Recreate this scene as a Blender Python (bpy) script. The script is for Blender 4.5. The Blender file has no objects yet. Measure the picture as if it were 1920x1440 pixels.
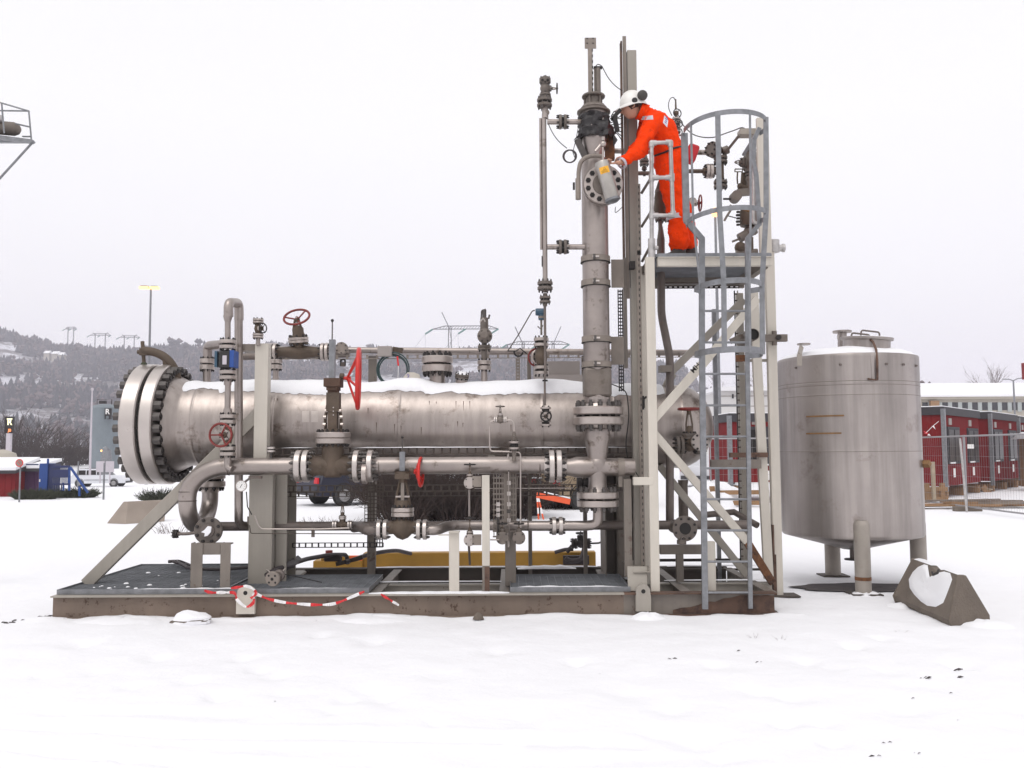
import bpy, math, random
from mathutils import Vector, Matrix, noise
R = math.radians
PI = math.pi
random.seed(7)
SC = bpy.context.scene
COL = SC.collection
# ---------------------------------------------------------------- camera
CAMY, CAMZ, FPX = -9.2, 1.65, 1700.0
PITCH, ROLL = R(4.2), R(0.30)
F_ = Vector((0, math.cos(PITCH), math.sin(PITCH)))
U0 = Vector((0, -math.sin(PITCH), math.cos(PITCH)))
R0 = Vector((1, 0, 0))
RR = R0 * math.cos(ROLL) - U0 * math.sin(ROLL)
UU = U0 * math.cos(ROLL) + R0 * math.sin(ROLL)
cam_d = bpy.data.cameras.new('camera')
cam_d.sensor_width = 36
cam_d.lens = FPX / 1920 * 36
cam_d.clip_start, cam_d.clip_end = 0.1, 9000
cam = bpy.data.objects.new('camera', cam_d)
COL.objects.link(cam)
m = Matrix((RR, UU, -F_)).transposed().to_4x4()
m.translation = (0, CAMY, CAMZ)
cam.matrix_world = m
SC.camera = cam
# ---------------------------------------------------------------- world, sun, exposure
w = bpy.data.worlds.new('World')
SC.world = w
w.use_nodes = True
nt = w.node_tree
nt.nodes.clear()
N = nt.nodes.new
sky = N('ShaderNodeTexSky'); sky.sky_type = 'NISHITA'; sky.sun_disc = False
sky.sun_elevation, sky.sun_rotation = R(60), R(206)
sky.dust_density = 4
hs = N('ShaderNodeHueSaturation'); hs.inputs['Saturation'].default_value = 0.15
nt.links.new(sky.outputs[0], hs.inputs['Color'])
b1 = N('ShaderNodeBackground'); b1.inputs[1].default_value = 0.05
nt.links.new(hs.outputs[0], b1.inputs[0])
# the even cloud deck: bright, very slightly darker low down
tc = N('ShaderNodeTexCoord'); sp = N('ShaderNodeSeparateXYZ')
nt.links.new(tc.outputs['Generated'], sp.inputs[0])
cr = N('ShaderNodeValToRGB')
cr.color_ramp.elements[0].position = 0.0; cr.color_ramp.elements[0].color = (0.86, 0.83, 0.88, 1)
cr.color_ramp.elements[1].position = 0.34; cr.color_ramp.elements[1].color = (1.0, 0.99, 1.0, 1)
nt.links.new(sp.outputs['Z'], cr.inputs[0])
nz = N('ShaderNodeTexNoise'); nz.inputs['Scale'].default_value = 1.6; nz.inputs['Detail'].default_value = 3
nt.links.new(tc.outputs['Generated'], nz.inputs['Vector'])
mp = N('ShaderNodeMapRange'); mp.inputs[3].default_value = 0.95; mp.inputs[4].default_value = 1.05
nt.links.new(nz.outputs[0], mp.inputs[0])
b2 = N('ShaderNodeBackground')
nt.links.new(cr.outputs[0], b2.inputs[0]); 
mm = N('ShaderNodeMath'); mm.operation = 'MULTIPLY'; mm.inputs[1].default_value = 0.855
nt.links.new(mp.outputs[0], mm.inputs[0]); nt.links.new(mm.outputs[0], b2.inputs[1])
ad = N('ShaderNodeAddShader'); ou = N('ShaderNodeOutputWorld')
nt.links.new(b1.outputs[0], ad.inputs[0]); nt.links.new(b2.outputs[0], ad.inputs[1]); nt.links.new(ad.outputs[0], ou.inputs[0])
sd = bpy.data.lights.new('sun', 'SUN'); sd.energy = 0.75; sd.angle = R(38); sd.color = (1, 0.97, 0.93)
so = bpy.data.objects.new('sun', sd); COL.objects.link(so)
# light comes from behind and left of the camera
_d = Vector((0.22, 0.45, -0.86)).normalized()
so.rotation_euler = _d.to_track_quat('-Z', 'Y').to_euler()
so.location = (0, 0, 40)
SC.view_settings.view_transform = 'Standard'
SC.view_settings.look = 'None'
SC.view_settings.exposure = 0.0
SC.view_settings.gamma = 1.0
SC.cycles.max_bounces = 8
SC.cycles.volume_bounces = 1

def W(px, py, Y):
    d = F_ + RR * ((px - 960) / FPX) + UU * ((720 - py) / FPX)
    return Vector((0, CAMY, CAMZ)) + d * ((Y - CAMY) / d.y)
def S(n, Y): return n * (Y - CAMY) / FPX
def VL(px, y0, y1, Y):
    x = W(px, (y0 + y1) / 2, Y).x
    return Vector((x, Y, W(px, y0, Y).z)), Vector((x, Y, W(px, y1, Y).z))
def HL(py, x0, x1, Y):
    z = W((x0 + x1) / 2, py, Y).z
    return Vector((W(x0, py, Y).x, Y, z)), Vector((W(x1, py, Y).x, Y, z))
def GY(py, z=0.0):
    """depth at which height z shows at this pixel row (at the picture's middle)"""
    d = F_ + UU * ((720 - py) / FPX)
    return CAMY + d.y * (z - CAMZ) / d.z

# ---------------------------------------------------------------- materials
M = {}
def mat(name, col, rough=0.6, metal=0.0, var=0.0, vscale=3.0, dirt=None, dscale=2.0, dthr=0.55, dw=0.12,
        streak=0.0, bump=0.0, bscale=40.0, emit=None, spec=None, col2=None, trans=0, alpha=None, stretch=None):
    mt = bpy.data.materials.new(name); mt.use_nodes = True
    t = mt.node_tree; n = t.nodes; L = t.links.new
    bs = n['Principled BSDF']
    bs.inputs['Roughness'].default_value = rough
    bs.inputs['Metallic'].default_value = metal
    if spec is not None: bs.inputs['Specular IOR Level'].default_value = spec
    c4 = (*col, 1)
    bs.inputs['Base Color'].default_value = c4
    geo = n.new('ShaderNodeNewGeometry')
    out = None
    def noise_(sc, det=6, vec=None, rg=0.6):
        x = n.new('ShaderNodeTexNoise'); x.inputs['Scale'].default_value = sc; x.inputs['Detail'].default_value = det
        x.inputs['Roughness'].default_value = rg
        L(vec or geo.outputs['Position'], x.inputs['Vector']); return x.outputs[0]
    def mixc(fac, a, b, typ='MIX'):
        x = n.new('ShaderNodeMix'); x.data_type = 'RGBA'; x.blend_type = typ
        if isinstance(fac, float): x.inputs[0].default_value = fac
        else: L(fac, x.inputs[0])
        for i, q in ((6, a), (7, b)):
            if isinstance(q, tuple): x.inputs[i].default_value = q
            else: L(q, x.inputs[i])
        return x.outputs[2]
    def ramp(v, lo, hi):
        x = n.new('ShaderNodeMapRange'); x.inputs[1].default_value = lo; x.inputs[2].default_value = hi; L(v, x.inputs[0]); return x.outputs[0]
    cur = c4
    if var:
        f = ramp(noise_(vscale), 0.3, 0.7)
        cur = mixc(f, tuple(c * (1 - var) for c in col) + (1,), tuple(min(1, c * (1 + var)) for c in (col2 or col)) + (1,))
    if streak:
        mpn = n.new('ShaderNodeMapping'); mpn.inputs['Scale'].default_value = stretch or (9, 9, 0.7)
        L(geo.outputs['Position'], mpn.inputs[0])
        f = ramp(noise_(1.0, 5, mpn.outputs[0]), 0.42, 0.72)
        x = n.new('ShaderNodeMath'); x.operation = 'MULTIPLY'; x.inputs[1].default_value = streak; L(f, x.inputs[0])
        cur = mixc(x.outputs[0], cur, tuple(c * 0.35 for c in col) + (1,))
    if dirt:
        f = ramp(noise_(dscale, 8, None, 0.7), dthr, dthr + dw)
        cur = mixc(f, cur, (*dirt, 1))
    if not isinstance(cur, tuple): L(cur, bs.inputs['Base Color'])
    if metal or rough < 0.6:
        f = noise_(vscale * 2.3, 5)
        x = n.new('ShaderNodeMapRange'); x.inputs[3].default_value = max(0.05, rough - 0.08); x.inputs[4].default_value = min(1, rough + 0.09); L(f, x.inputs[0])
        L(x.outputs[0], bs.inputs['Roughness'])
    if bump:
        bn = n.new('ShaderNodeBump'); bn.inputs['Strength'].default_value = bump; bn.inputs['Distance'].default_value = 0.02
        L(noise_(bscale, 4), bn.inputs['Height']); L(bn.outputs[0], bs.inputs['Normal'])
    if emit:
        bs.inputs['Emission Color'].default_value = (*emit[:3], 1); bs.inputs['Emission Strength'].default_value = emit[3]
    M[name] = mt
    return mt
mat('vessel_steel', (0.3940, 0.3441, 0.3172), 0.36, 0.85, 0.10, 1.2, streak=0.42, dirt=(0.13, 0.095, 0.075), dscale=3.5, dthr=0.56, dw=0.14, bump=0.06, bscale=5)
mat('pipe_steel', (0.3371, 0.2938, 0.2716), 0.36, 0.82, 0.2, 2.2, dirt=(0.13, 0.10, 0.08), dscale=6, dthr=0.57, bump=0.05, bscale=14)
mat('small_pipe', (0.1500, 0.1237, 0.1110), 0.5, 0.4, 0.18, 4, dirt=(0.15, 0.11, 0.09), dscale=9, dthr=0.57)
mat('flange_steel', (0.4300, 0.3784, 0.3483), 0.34, 0.8, 0.14, 5, dirt=(0.17, 0.135, 0.11), dscale=9, dthr=0.6)
mat('bright_flange', (0.53, 0.48, 0.45), 0.3, 0.75, 0.08, 3, dirt=(0.3, 0.25, 0.21), dscale=12, dthr=0.66)
mat('weathered_flange', (0.1425, 0.1200, 0.1050), 0.55, 0.3, 0.18, 7, dirt=(0.12, 0.09, 0.07), dscale=12, dthr=0.55)
mat('valve_casting', (0.095, 0.068, 0.048), 0.6, 0.25, 0.25, 6, dirt=(0.09, 0.06, 0.045), dscale=9, dthr=0.55, bump=0.25, bscale=60)
mat('pale_casting', (0.1591, 0.1332, 0.1147), 0.55, 0.3, 0.2, 6, dirt=(0.11, 0.09, 0.07), dscale=9, dthr=0.56, bump=0.2, bscale=60)
mat('rusty_casting', (0.085, 0.045, 0.028), 0.8, 0.0, 0.3, 9, dirt=(0.06, 0.035, 0.025), dscale=9, dthr=0.5, bump=0.3, bscale=70)
mat('dark_bolt', (0.03, 0.025, 0.024), 0.6, 0.3, 0.2, 20)
mat('bolt_grey', (0.085, 0.075, 0.07), 0.55, 0.3, 0.2, 20)
mat('gasket', (0.015, 0.013, 0.012), 0.8)
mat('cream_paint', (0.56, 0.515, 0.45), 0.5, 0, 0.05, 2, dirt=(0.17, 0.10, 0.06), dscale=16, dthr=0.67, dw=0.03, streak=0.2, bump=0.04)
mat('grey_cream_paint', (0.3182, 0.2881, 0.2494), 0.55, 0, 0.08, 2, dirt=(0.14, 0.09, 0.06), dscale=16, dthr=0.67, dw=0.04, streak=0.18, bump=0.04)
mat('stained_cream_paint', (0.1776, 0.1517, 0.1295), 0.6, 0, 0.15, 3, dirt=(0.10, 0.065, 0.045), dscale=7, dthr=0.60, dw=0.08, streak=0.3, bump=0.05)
mat('beam_paint', (0.1755, 0.1305, 0.1008), 0.7, 0, 0.25, 1.0, dirt=(0.07, 0.04, 0.025), dscale=13, dthr=0.58, dw=0.06, streak=0.2, bump=0.05, stretch=(6, 6, 2))
mat('rust', (0.17, 0.07, 0.028), 0.85, 0, 0.4, 8, dirt=(0.06, 0.03, 0.02), dscale=6, dthr=0.5, bump=0.3)
mat('rust_beam', (0.105, 0.06, 0.042), 0.85, 0, 0.35, 3, dirt=(0.045, 0.025, 0.02), dscale=5, dthr=0.52, bump=0.2)
mat('beam_dark', (0.06, 0.047, 0.038), 0.7, 0, 0.2, 2, dirt=(0.06, 0.04, 0.03), dscale=6, dthr=0.55)
mat('galvanised', (0.2236, 0.2279, 0.2408), 0.42, 0.6, 0.22, 12, dirt=(0.2, 0.2, 0.21), dscale=25, dthr=0.55, bump=0.03)
mat('galvanised_bright', (0.46, 0.44, 0.43), 0.36, 0.7, 0.2, 14, dirt=(0.3, 0.29, 0.29), dscale=22, dthr=0.58)
mat('grating_steel', (0.1680, 0.1750, 0.1890), 0.6, 0.2, 0.25, 5)
mat('tray_steel', (0.075, 0.058, 0.048), 0.6, 0.3, 0.25, 5)
mat('tray_pale', (0.2340, 0.1989, 0.1716), 0.6, 0.2, 0.15, 5, dirt=(0.18, 0.13, 0.1), dscale=9, dthr=0.6)
mat('red_paint', (0.52, 0.018, 0.012), 0.42, 0, 0.08, 4)
mat('dull_red_paint', (0.17, 0.016, 0.012), 0.5, 0, 0.2, 8, dirt=(0.09, 0.02, 0.015), dscale=14, dthr=0.6)
mat('coverall_orange', (0.88, 0.048, 0.001), 0.85, 0, 0.16, 9, spec=0.12, dirt=(0.42, 0.03, 0.006), dscale=9, dthr=0.56, dw=0.16, bump=1.0, bscale=22)
mat('bag_red', (0.42, 0.008, 0.015), 0.7, 0, 0.1, 6, bump=0.2, bscale=20)
mat('reflective_tape', (0.50, 0.46, 0.50), 0.4, 0.2, 0.05)
mat('white_cloth', (0.75, 0.75, 0.8), 0.8)
mat('blue_print', (0.12, 0.10, 0.42), 0.8)
mat('helmet_white', (0.76, 0.74, 0.70), 0.35, 0, 0.03)
mat('black_plastic', (0.018, 0.016, 0.016), 0.55)
mat('ear_muff', (0.04, 0.035, 0.03), 0.5, 0, 0.2, 30)
mat('skin', (0.47, 0.25, 0.17), 0.55, 0, 0.05, 20)
mat('hair', (0.05, 0.03, 0.02), 0.8)
mat('boot_leather', (0.03, 0.022, 0.018), 0.5, 0, 0.2, 10)
mat('rubber_hose', (0.04, 0.03, 0.032), 0.6, 0, 0.2, 10)
mat('green_hose', (0.018, 0.045, 0.045), 0.5, 0, 0.2, 10)
mat('black_wrap', (0.022, 0.019, 0.02), 0.45, 0, 0.3, 8, bump=0.8, bscale=22)
mat('blue_paint', (0.012, 0.06, 0.26), 0.45, 0, 0.08, 6)
mat('dark_blue_paint', (0.03, 0.075, 0.12), 0.4, 0, 0.15, 6)
mat('yellow_paint', (0.33, 0.175, 0.018), 0.55, 0, 0.14, 3, dirt=(0.2, 0.1, 0.02), dscale=6, dthr=0.62)
mat('label_orange', (0.85, 0.42, 0.03), 0.6)
mat('box_aluminium', (0.40, 0.375, 0.345), 0.35, 0.75, 0.12, 9, dirt=(0.22, 0.2, 0.18), dscale=20, dthr=0.62)
mat('cabinet_grey', (0.3060, 0.2720, 0.2550), 0.6, 0.1, 0.06, 3, dirt=(0.3, 0.25, 0.2), dscale=12, dthr=0.7)
mat('concrete', (0.1440, 0.1170, 0.0945), 0.9, 0, 0.18, 5, dirt=(0.13, 0.105, 0.085), dscale=3, dthr=0.52, dw=0.2, bump=0.5, bscale=45)
mat('concrete_pale', (0.30, 0.25, 0.21), 0.9, 0, 0.12, 2, bump=0.4, bscale=30)
mat('tape_white', (0.8, 0.78, 0.78), 0.5)
mat('tape_red', (0.6, 0.02, 0.025), 0.5)
mat('glass_dark', (0.02, 0.017, 0.016), 0.3, spec=0.15)
mat('tank_steel', (0.4081, 0.3657, 0.3445), 0.40, 0.8, 0.16, 0.9, streak=0.65, dirt=(0.16, 0.12, 0.095), dscale=1.7, dthr=0.57, dw=0.2, bump=0.05, bscale=4, stretch=(4.5, 4.5, 0.25))
mat('tank_leg', (0.32, 0.285, 0.25), 0.55, 0.2, 0.12, 4, dirt=(0.22, 0.18, 0.15), dscale=7, dthr=0.62)
mat('gasket_tan', (0.22, 0.12, 0.05), 0.8, 0, 0.2, 20)
mat('snow', (0.80, 0.797, 0.82), 0.85, 0, 0, bump=0.4, bscale=11)
mat('cabin_red', (0.18, 0.007, 0.009), 0.9, 0, 0.12, 2)
mat('cabin_black', (0.035, 0.032, 0.037), 0.7)
mat('wood_raw', (0.26, 0.15, 0.075), 0.8, 0, 0.2, 5)
mat('wood_pale', (0.36, 0.29, 0.21), 0.8, 0, 0.2, 5)
mat('wood_grey', (0.2, 0.16, 0.13), 0.85, 0, 0.2, 5)
mat('wall_white', (0.66, 0.65, 0.64), 0.8, 0, 0.04, 0.4)
mat('wall_beige', (0.40, 0.365, 0.31), 0.8, 0, 0.06, 0.4)
mat('window_dark', (0.03, 0.03, 0.035), 0.2, 0, 0.3, 1)
mat('pillar_grey', (0.36, 0.385, 0.38), 0.8)
mat('bark', (0.10, 0.078, 0.068), 0.9, 0, 0.2, 9)
mat('twig_brown', (0.04, 0.025, 0.02), 0.9, 0, 0.2, 4)
mat('twig_pale', (0.15, 0.12, 0.115), 0.9, 0, 0.2, 4)
mat('evergreen', (0.045, 0.05, 0.03), 0.9, 0, 0.4, 1)
mat('car_navy', (0.010, 0.011, 0.028), 0.4, 0.0, 0.1, 2)
mat('car_silver', (0.55, 0.55, 0.58), 0.35, 0.3, 0.05, 2)
mat('car_tan', (0.27, 0.20, 0.12), 0.5, 0, 0.08, 2)
mat('car_white', (0.65, 0.66, 0.70), 0.4, 0, 0.05, 2)
mat('tail_red', (0.55, 0.01, 0.02), 0.3)
mat('tyre', (0.03, 0.028, 0.028), 0.8)
mat('wheel_cover', (0.28, 0.27, 0.27), 0.5, 0.4)
mat('gate_blue', (0.01, 0.05, 0.22), 0.5, 0, 0.1, 2)
mat('gate_dark_blue', (0.014, 0.022, 0.09), 0.5, 0, 0.1, 2)
mat('container_purple', (0.075, 0.028, 0.08), 0.7, 0, 0.12, 1)
mat('sign_white', (0.8, 0.78, 0.76), 0.5)
mat('sign_red', (0.6, 0.03, 0.03), 0.5)
mat('sign_orange', (0.8, 0.12, 0.02), 0.5)
mat('orange_plate', (0.72, 0.10, 0.03), 0.5, 0, 0.1, 3)
mat('silo_grey', (0.17, 0.20, 0.22), 0.7, 0, 0.08, 1, streak=0.15, stretch=(1, 1, 0.1))
mat('lamp_lit', (1, 0.5, 0.2), 0.5, emit=(1.0, 0.50, 0.22, 1.8))
mat('lamp_weak', (1, 0.6, 0.2), 0.5, emit=(1.0, 0.5, 0.15, 2.5))
mat('sign_lit', (0.9, 0.9, 0.6), 0.5, emit=(1.0, 0.92, 0.55, 0.9))
mat('sign_lit_orange', (0.9, 0.3, 0.1), 0.5, emit=(1.0, 0.28, 0.06, 1.0))
mat('pylon_steel', (0.045, 0.045, 0.05), 0.7)
mat('insulator_green', (0.03, 0.16, 0.13), 0.5)
mat('fence_wire', (0.30, 0.29, 0.30), 0.5, 0.4)
mat('forest', (0.028, 0.033, 0.038), 0.95, 0, 0.35, 0.02)
mat('bare_wood', (0.11, 0.085, 0.085), 0.95, 0, 0.35, 0.02)
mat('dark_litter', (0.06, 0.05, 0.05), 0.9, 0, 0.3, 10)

# ---------------------------------------------------------------- mesh building
def basis(a):
    a = a.normalized()
    u = a.cross(Vector((0, 0, 1)))
    if u.length < 1e-4: u = Vector((1, 0, 0))
    u.normalize()
    return a, u, a.cross(u).normalized()
VX, VY, VZ = Vector((1, 0, 0)), Vector((0, 1, 0)), Vector((0, 0, 1))
class MB:
    def __init__(s, m='pipe_steel'):
        s.v, s.f, s.k, s.ms, s.m = [], [], [], [], m
    def _mi(s, m=None):
        m = m or s.m
        if m not in s.ms: s.ms.append(m)
        return s.ms.index(m)
    def add(s, vs, fs, m=None):
        o = len(s.v); s.v += [tuple(v) for v in vs]; i = s._mi(m)
        for f in fs: s.f.append([o + q for q in f]); s.k.append(i)
        return s
    def box(s, c, sx, sy, sz, m=None, ax=None):
        a, b, d = ax or (VX, VY, VZ)
        c = Vector(c); vs = [c + a * (sx / 2 * i) + b * (sy / 2 * j) + d * (sz / 2 * k) for k in (-1, 1) for j in (-1, 1) for i in (-1, 1)]
        return s.add(vs, [(0, 2, 3, 1), (4, 5, 7, 6), (0, 1, 5, 4), (2, 6, 7, 3), (0, 4, 6, 2), (1, 3, 7, 5)], m)
    def bar(s, p, q, wd, th, m=None, up=None):
        """box from p to q; wd across (in the plane of up), th the other way"""
        a = (q - p).normalized(); up = up or VY
        n = (up - a * up.dot(a)).normalized(); u = a.cross(n)
        return s.box((p + q) / 2, (q - p).length, wd, th, m, (a, u, n))
    def ibeam(s, p, q, h, wd, t=0.012, m=None, web=VZ):
        a = (q - p).normalized(); n = (web - a * web.dot(a)).normalized(); u = a.cross(n)
        L = (q - p).length; c = (p + q) / 2
        s.box(c + n * (h / 2 - t / 2), L, wd, t, m, (a, u, n)); s.box(c - n * (h / 2 - t / 2), L, wd, t, m, (a, u, n))
        return s.box(c, L, t * .8, h - 2 * t, m, (a, u, n))
    def lathe(s, p, ax, prof, n=24, m=None, caps=True, sweep=None):
        a, u, v = basis(Vector(ax)); p = Vector(p)
        vs = []; fs = []
        for h, r in prof:
            for i in range(n):
                t = 2 * PI * i / n
                vs.append(p + a * h + (u * math.cos(t) + v * math.sin(t)) * max(r, 1e-5))
        for j in range(len(prof) - 1):
            for i in range(n):
                k = (i + 1) % n
                fs.append((j * n + i, (j + 1) * n + i, (j + 1) * n + k, j * n + k))
        if caps:
            fs.append(tuple(range(n))); fs.append(tuple(reversed(range((len(prof) - 1) * n, len(prof) * n))))
        return s.add(vs, fs, m)
    def cyl(s, p, q, r, r2=None, n=20, m=None):
        return s.lathe(p, q - p, [(0, r), ((q - p).length, r if r2 is None else r2)], n, m)
    def ball(s, c, r, m=None, n=16, ax=VZ, sq=1.0):
        k = n // 2
        return s.lathe(c, ax, [(-r * sq * math.cos(PI * j / k), r * math.sin(PI * j / k)) for j in range(k + 1)], n, m, caps=False)
    def tube(s, pts, r, n=14, m=None, fillet=0.0, caps=True, seg=6):
        P = [Vector(p) for p in pts]
        if fillet and len(P) > 2:
            Q = [P[0]]
            for i in range(1, len(P) - 1):
                a, b, c = P[i - 1], P[i], P[i + 1]
                d1, d2 = (a - b), (c - b); l = min(fillet, d1.length * .49, d2.length * .49)
                s1, s2 = b + d1.normalized() * l, b + d2.normalized() * l
                for j in range(seg + 1):
                    t = j / seg; q = s1 * (1 - t) ** 2 + b * 2 * t * (1 - t) + s2 * t * t; Q.append(q)
            Q.append(P[-1]); P = Q
        P = [p for i, p in enumerate(P) if i == 0 or (p - P[i - 1]).length > 1e-5]
        rs = r if isinstance(r, (list, tuple)) and len(r) == len(P) else None
        if isinstance(r, (list, tuple)) and rs is None: rs = [r[0]] * len(P)
        a, u, v = basis(P[1] - P[0]); vs = []; fs = []
        for i, p in enumerate(P):
            if i == 0: t = P[1] - P[0]
            elif i == len(P) - 1: t = P[-1] - P[-2]
            else: t = (P[i + 1] - p).normalized() + (p - P[i - 1]).normalized()
            t.normalize(); u = (u - t * u.dot(t)).normalized(); v = t.cross(u)
            rr = rs[i] if rs else r
            for j in range(n):
                g = 2 * PI * j / n; vs.append(p + (u * math.cos(g) + v * math.sin(g)) * rr)
        for i in range(len(P) - 1):
            for j in range(n):
                k = (j + 1) % n; fs.append((i * n + j, i * n + k, (i + 1) * n + k, (i + 1) * n + j))
        if caps: fs.append(tuple(reversed(range(n)))); fs.append(tuple(range((len(P) - 1) * n, len(P) * n)))
        return s.add(vs, fs, m)
    def torus(s, c, ax, Rr, r, n=32, k=10, m=None, a0=0, a1=2 * PI, flat=None):
        a, u, v = basis(Vector(ax)); c = Vector(c)
        full = abs(a1 - a0 - 2 * PI) < 1e-6; vs = []; fs = []; cnt = n if full else n + 1
        for i in range(cnt):
            t = a0 + (a1 - a0) * i / n; d = u * math.cos(t) + v * math.sin(t)
            for j in range(k):
                g = 2 * PI * j / k; vs.append(c + d * (Rr + r * math.cos(g)) + a * ((flat or r) * math.sin(g)))
        for i in range(n):
            b = (i + 1) % cnt
            for j in range(k):
                q = (j + 1) % k; fs.append((i * k + j, b * k + j, b * k + q, i * k + q))
        return s.add(vs, fs, m)
    def prism(s, pts, ex, m=None):
        pts = [Vector(p) for p in pts]; n = len(pts); ex = Vector(ex)
        return s.add(pts + [p + ex for p in pts], [tuple(reversed(range(n))), tuple(range(n, 2 * n))] + [(i, (i + 1) % n, n + (i + 1) % n, n + i) for i in range(n)], m)
    def hexn(s, c, ax, r, h, m=None):
        a = Vector(ax).normalized(); return s.lathe(Vector(c) - a * h / 2, a, [(0, r), (h, r)], 6, m)
    def flange(s, c, ax, r, t, gap=0.25, nb=8, m=None, bm='dark_bolt', single=False, bl=1.0, bore=None, br=None):
        """bolted pair of flange discs round c; gap is relative to t"""
        a, u, v = basis(Vector(ax)); c = Vector(c); g = t * gap
        b = t * .12
        def disc(z0, z1):
            s.lathe(c, a, [(z0, r - b), (z0 + b, r), (z1 - b, r), (z1, r - b)], 36, m)
        if single: disc(-t / 2, t / 2); e = t / 2
        else:
            disc(g / 2, g / 2 + t); disc(-g / 2 - t, -g / 2); s.lathe(c, a, [(-g / 2, r * .72), (g / 2, r * .72)], 20, 'gasket'); e = g / 2 + t
        br = br or min(r * .12, r * 2 * PI * .8 / nb * .30); rb = r * .82
        for i in range(nb):
            th = 2 * PI * (i + .5) / nb; p = c + (u * math.cos(th) + v * math.sin(th)) * rb
            nh = br * 1.5 * bl
            s.lathe(p, a, [(-e - nh * 1.5, br * .6), (e + nh * 1.5, br * .6)], 6, bm)
            s.hexn(p + a * (e + nh / 2), a, br, nh, bm); s.hexn(p - a * (e + nh / 2), a, br, nh, bm)
        return s
    def wheel(s, c, ax, r, rim, sp=3, m=None, hub=None, cone=0.0, ph=0.0):
        a, u, v = basis(Vector(ax)); c = Vector(c); s.torus(c, a, r, rim, 36, 8, m)
        h = c - a * cone * r
        for i in range(sp):
            t = 2 * PI * i / sp + ph; d = u * math.cos(t) + v * math.sin(t)
            s.tube([h, c + d * r], rim * .7, 8, m)
        return s.lathe(h, a, [(-rim * 2, r * .13), (rim * 2.2, r * .13)], 12, hub or m)
    def build(s, name, parent=None, base=None, smooth=True, ang=38, bevel=0, **props):
        me = bpy.data.meshes.new(name)
        root = parent
        off = Vector((0, 0, 0))
        while root is not None:
            off += Vector(root.location); root = root.parent
        if parent is None and base is not None: off = Vector(base)
        me.from_pydata([(x - off.x, y - off.y, z - off.z) for x, y, z in s.v], [], s.f)
        for q in s.ms: me.materials.append(M[q])
        me.polygons.foreach_set('material_index', s.k)
        me.update()
        if smooth:
            me.polygons.foreach_set('use_smooth', [True] * len(me.polygons)); me.set_sharp_from_angle(angle=R(ang))
        o = bpy.data.objects.new(name, me); COL.objects.link(o)
        if parent is not None: o.parent = parent
        else: o.location = off
        if bevel:
            b = o.modifiers.new('bevel', 'BEVEL'); b.width = bevel; b.segments = 2; b.limit_method = 'ANGLE'; b.angle_limit = R(50)
        for k, q in props.items(): o[k] = q
        return o
def tag(o, label=None, cat=None, group=None, kind=None):
    if label: o['label'] = label
    if cat: o['category'] = cat
    if group: o['group'] = group
    if kind: o['kind'] = kind
    return o
def thing(name, label, cat, loc, group=None):
    o = bpy.data.objects.new(name, None); COL.objects.link(o); o.location = loc; o.empty_display_size = .1
    return tag(o, label, cat, group)
def solo(mb, name, label, cat, base, group=None, kind=None, **k):
    return tag(mb.build(name, None, base, **k), label, cat, group, kind)
def copy_tree(o, parent=None):
    c = o.copy(); COL.objects.link(c); c.parent = parent
    for ch in o.children: copy_tree(ch, c)
    return c
# ================================================================ helpers for plant pieces
def pipe(name, label, cat, pts, r, m='pipe_steel', fillet=0.0, joints=(), group=None, welds=(), seg=7, bends=()):
    """a run of pipe as a thing; joints: (point, axis, radius, thickness, bolts[, material]) bolted flange pairs as parts"""
    base = Vector(pts[0]); t = thing(name, label, cat, base, group)
    b = MB(m); b.tube(pts, r, 20, fillet=fillet, seg=seg)
    for (p, ax) in welds:
        b.lathe(Vector(p) - Vector(ax) * .006, ax, [(0, r * 1.0), (.003, r * 1.05), (.009, r * 1.05), (.012, r)], 24, 'small_pipe')
    b.build('pipe_run', t)
    for j in joints:
        fb = MB(j[5] if len(j) > 5 else 'flange_steel'); fb.flange(j[0], j[1], j[2], j[3], nb=j[4], gap=j[6] if len(j) > 6 else .3)
        # weld neck on both sides
        e = j[3] * 1.1
        for sg in (1, -1):
            fb.lathe(Vector(j[0]) + Vector(j[1]).normalized() * e * sg, Vector(j[1]) * sg, [(0, min(j[2] * .72, r * 1.45)), (e * .9, r * 1.04)], 20, j[5] if len(j) > 5 else 'flange_steel', caps=False)
        fb.build('flange', t)
    return t
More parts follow.
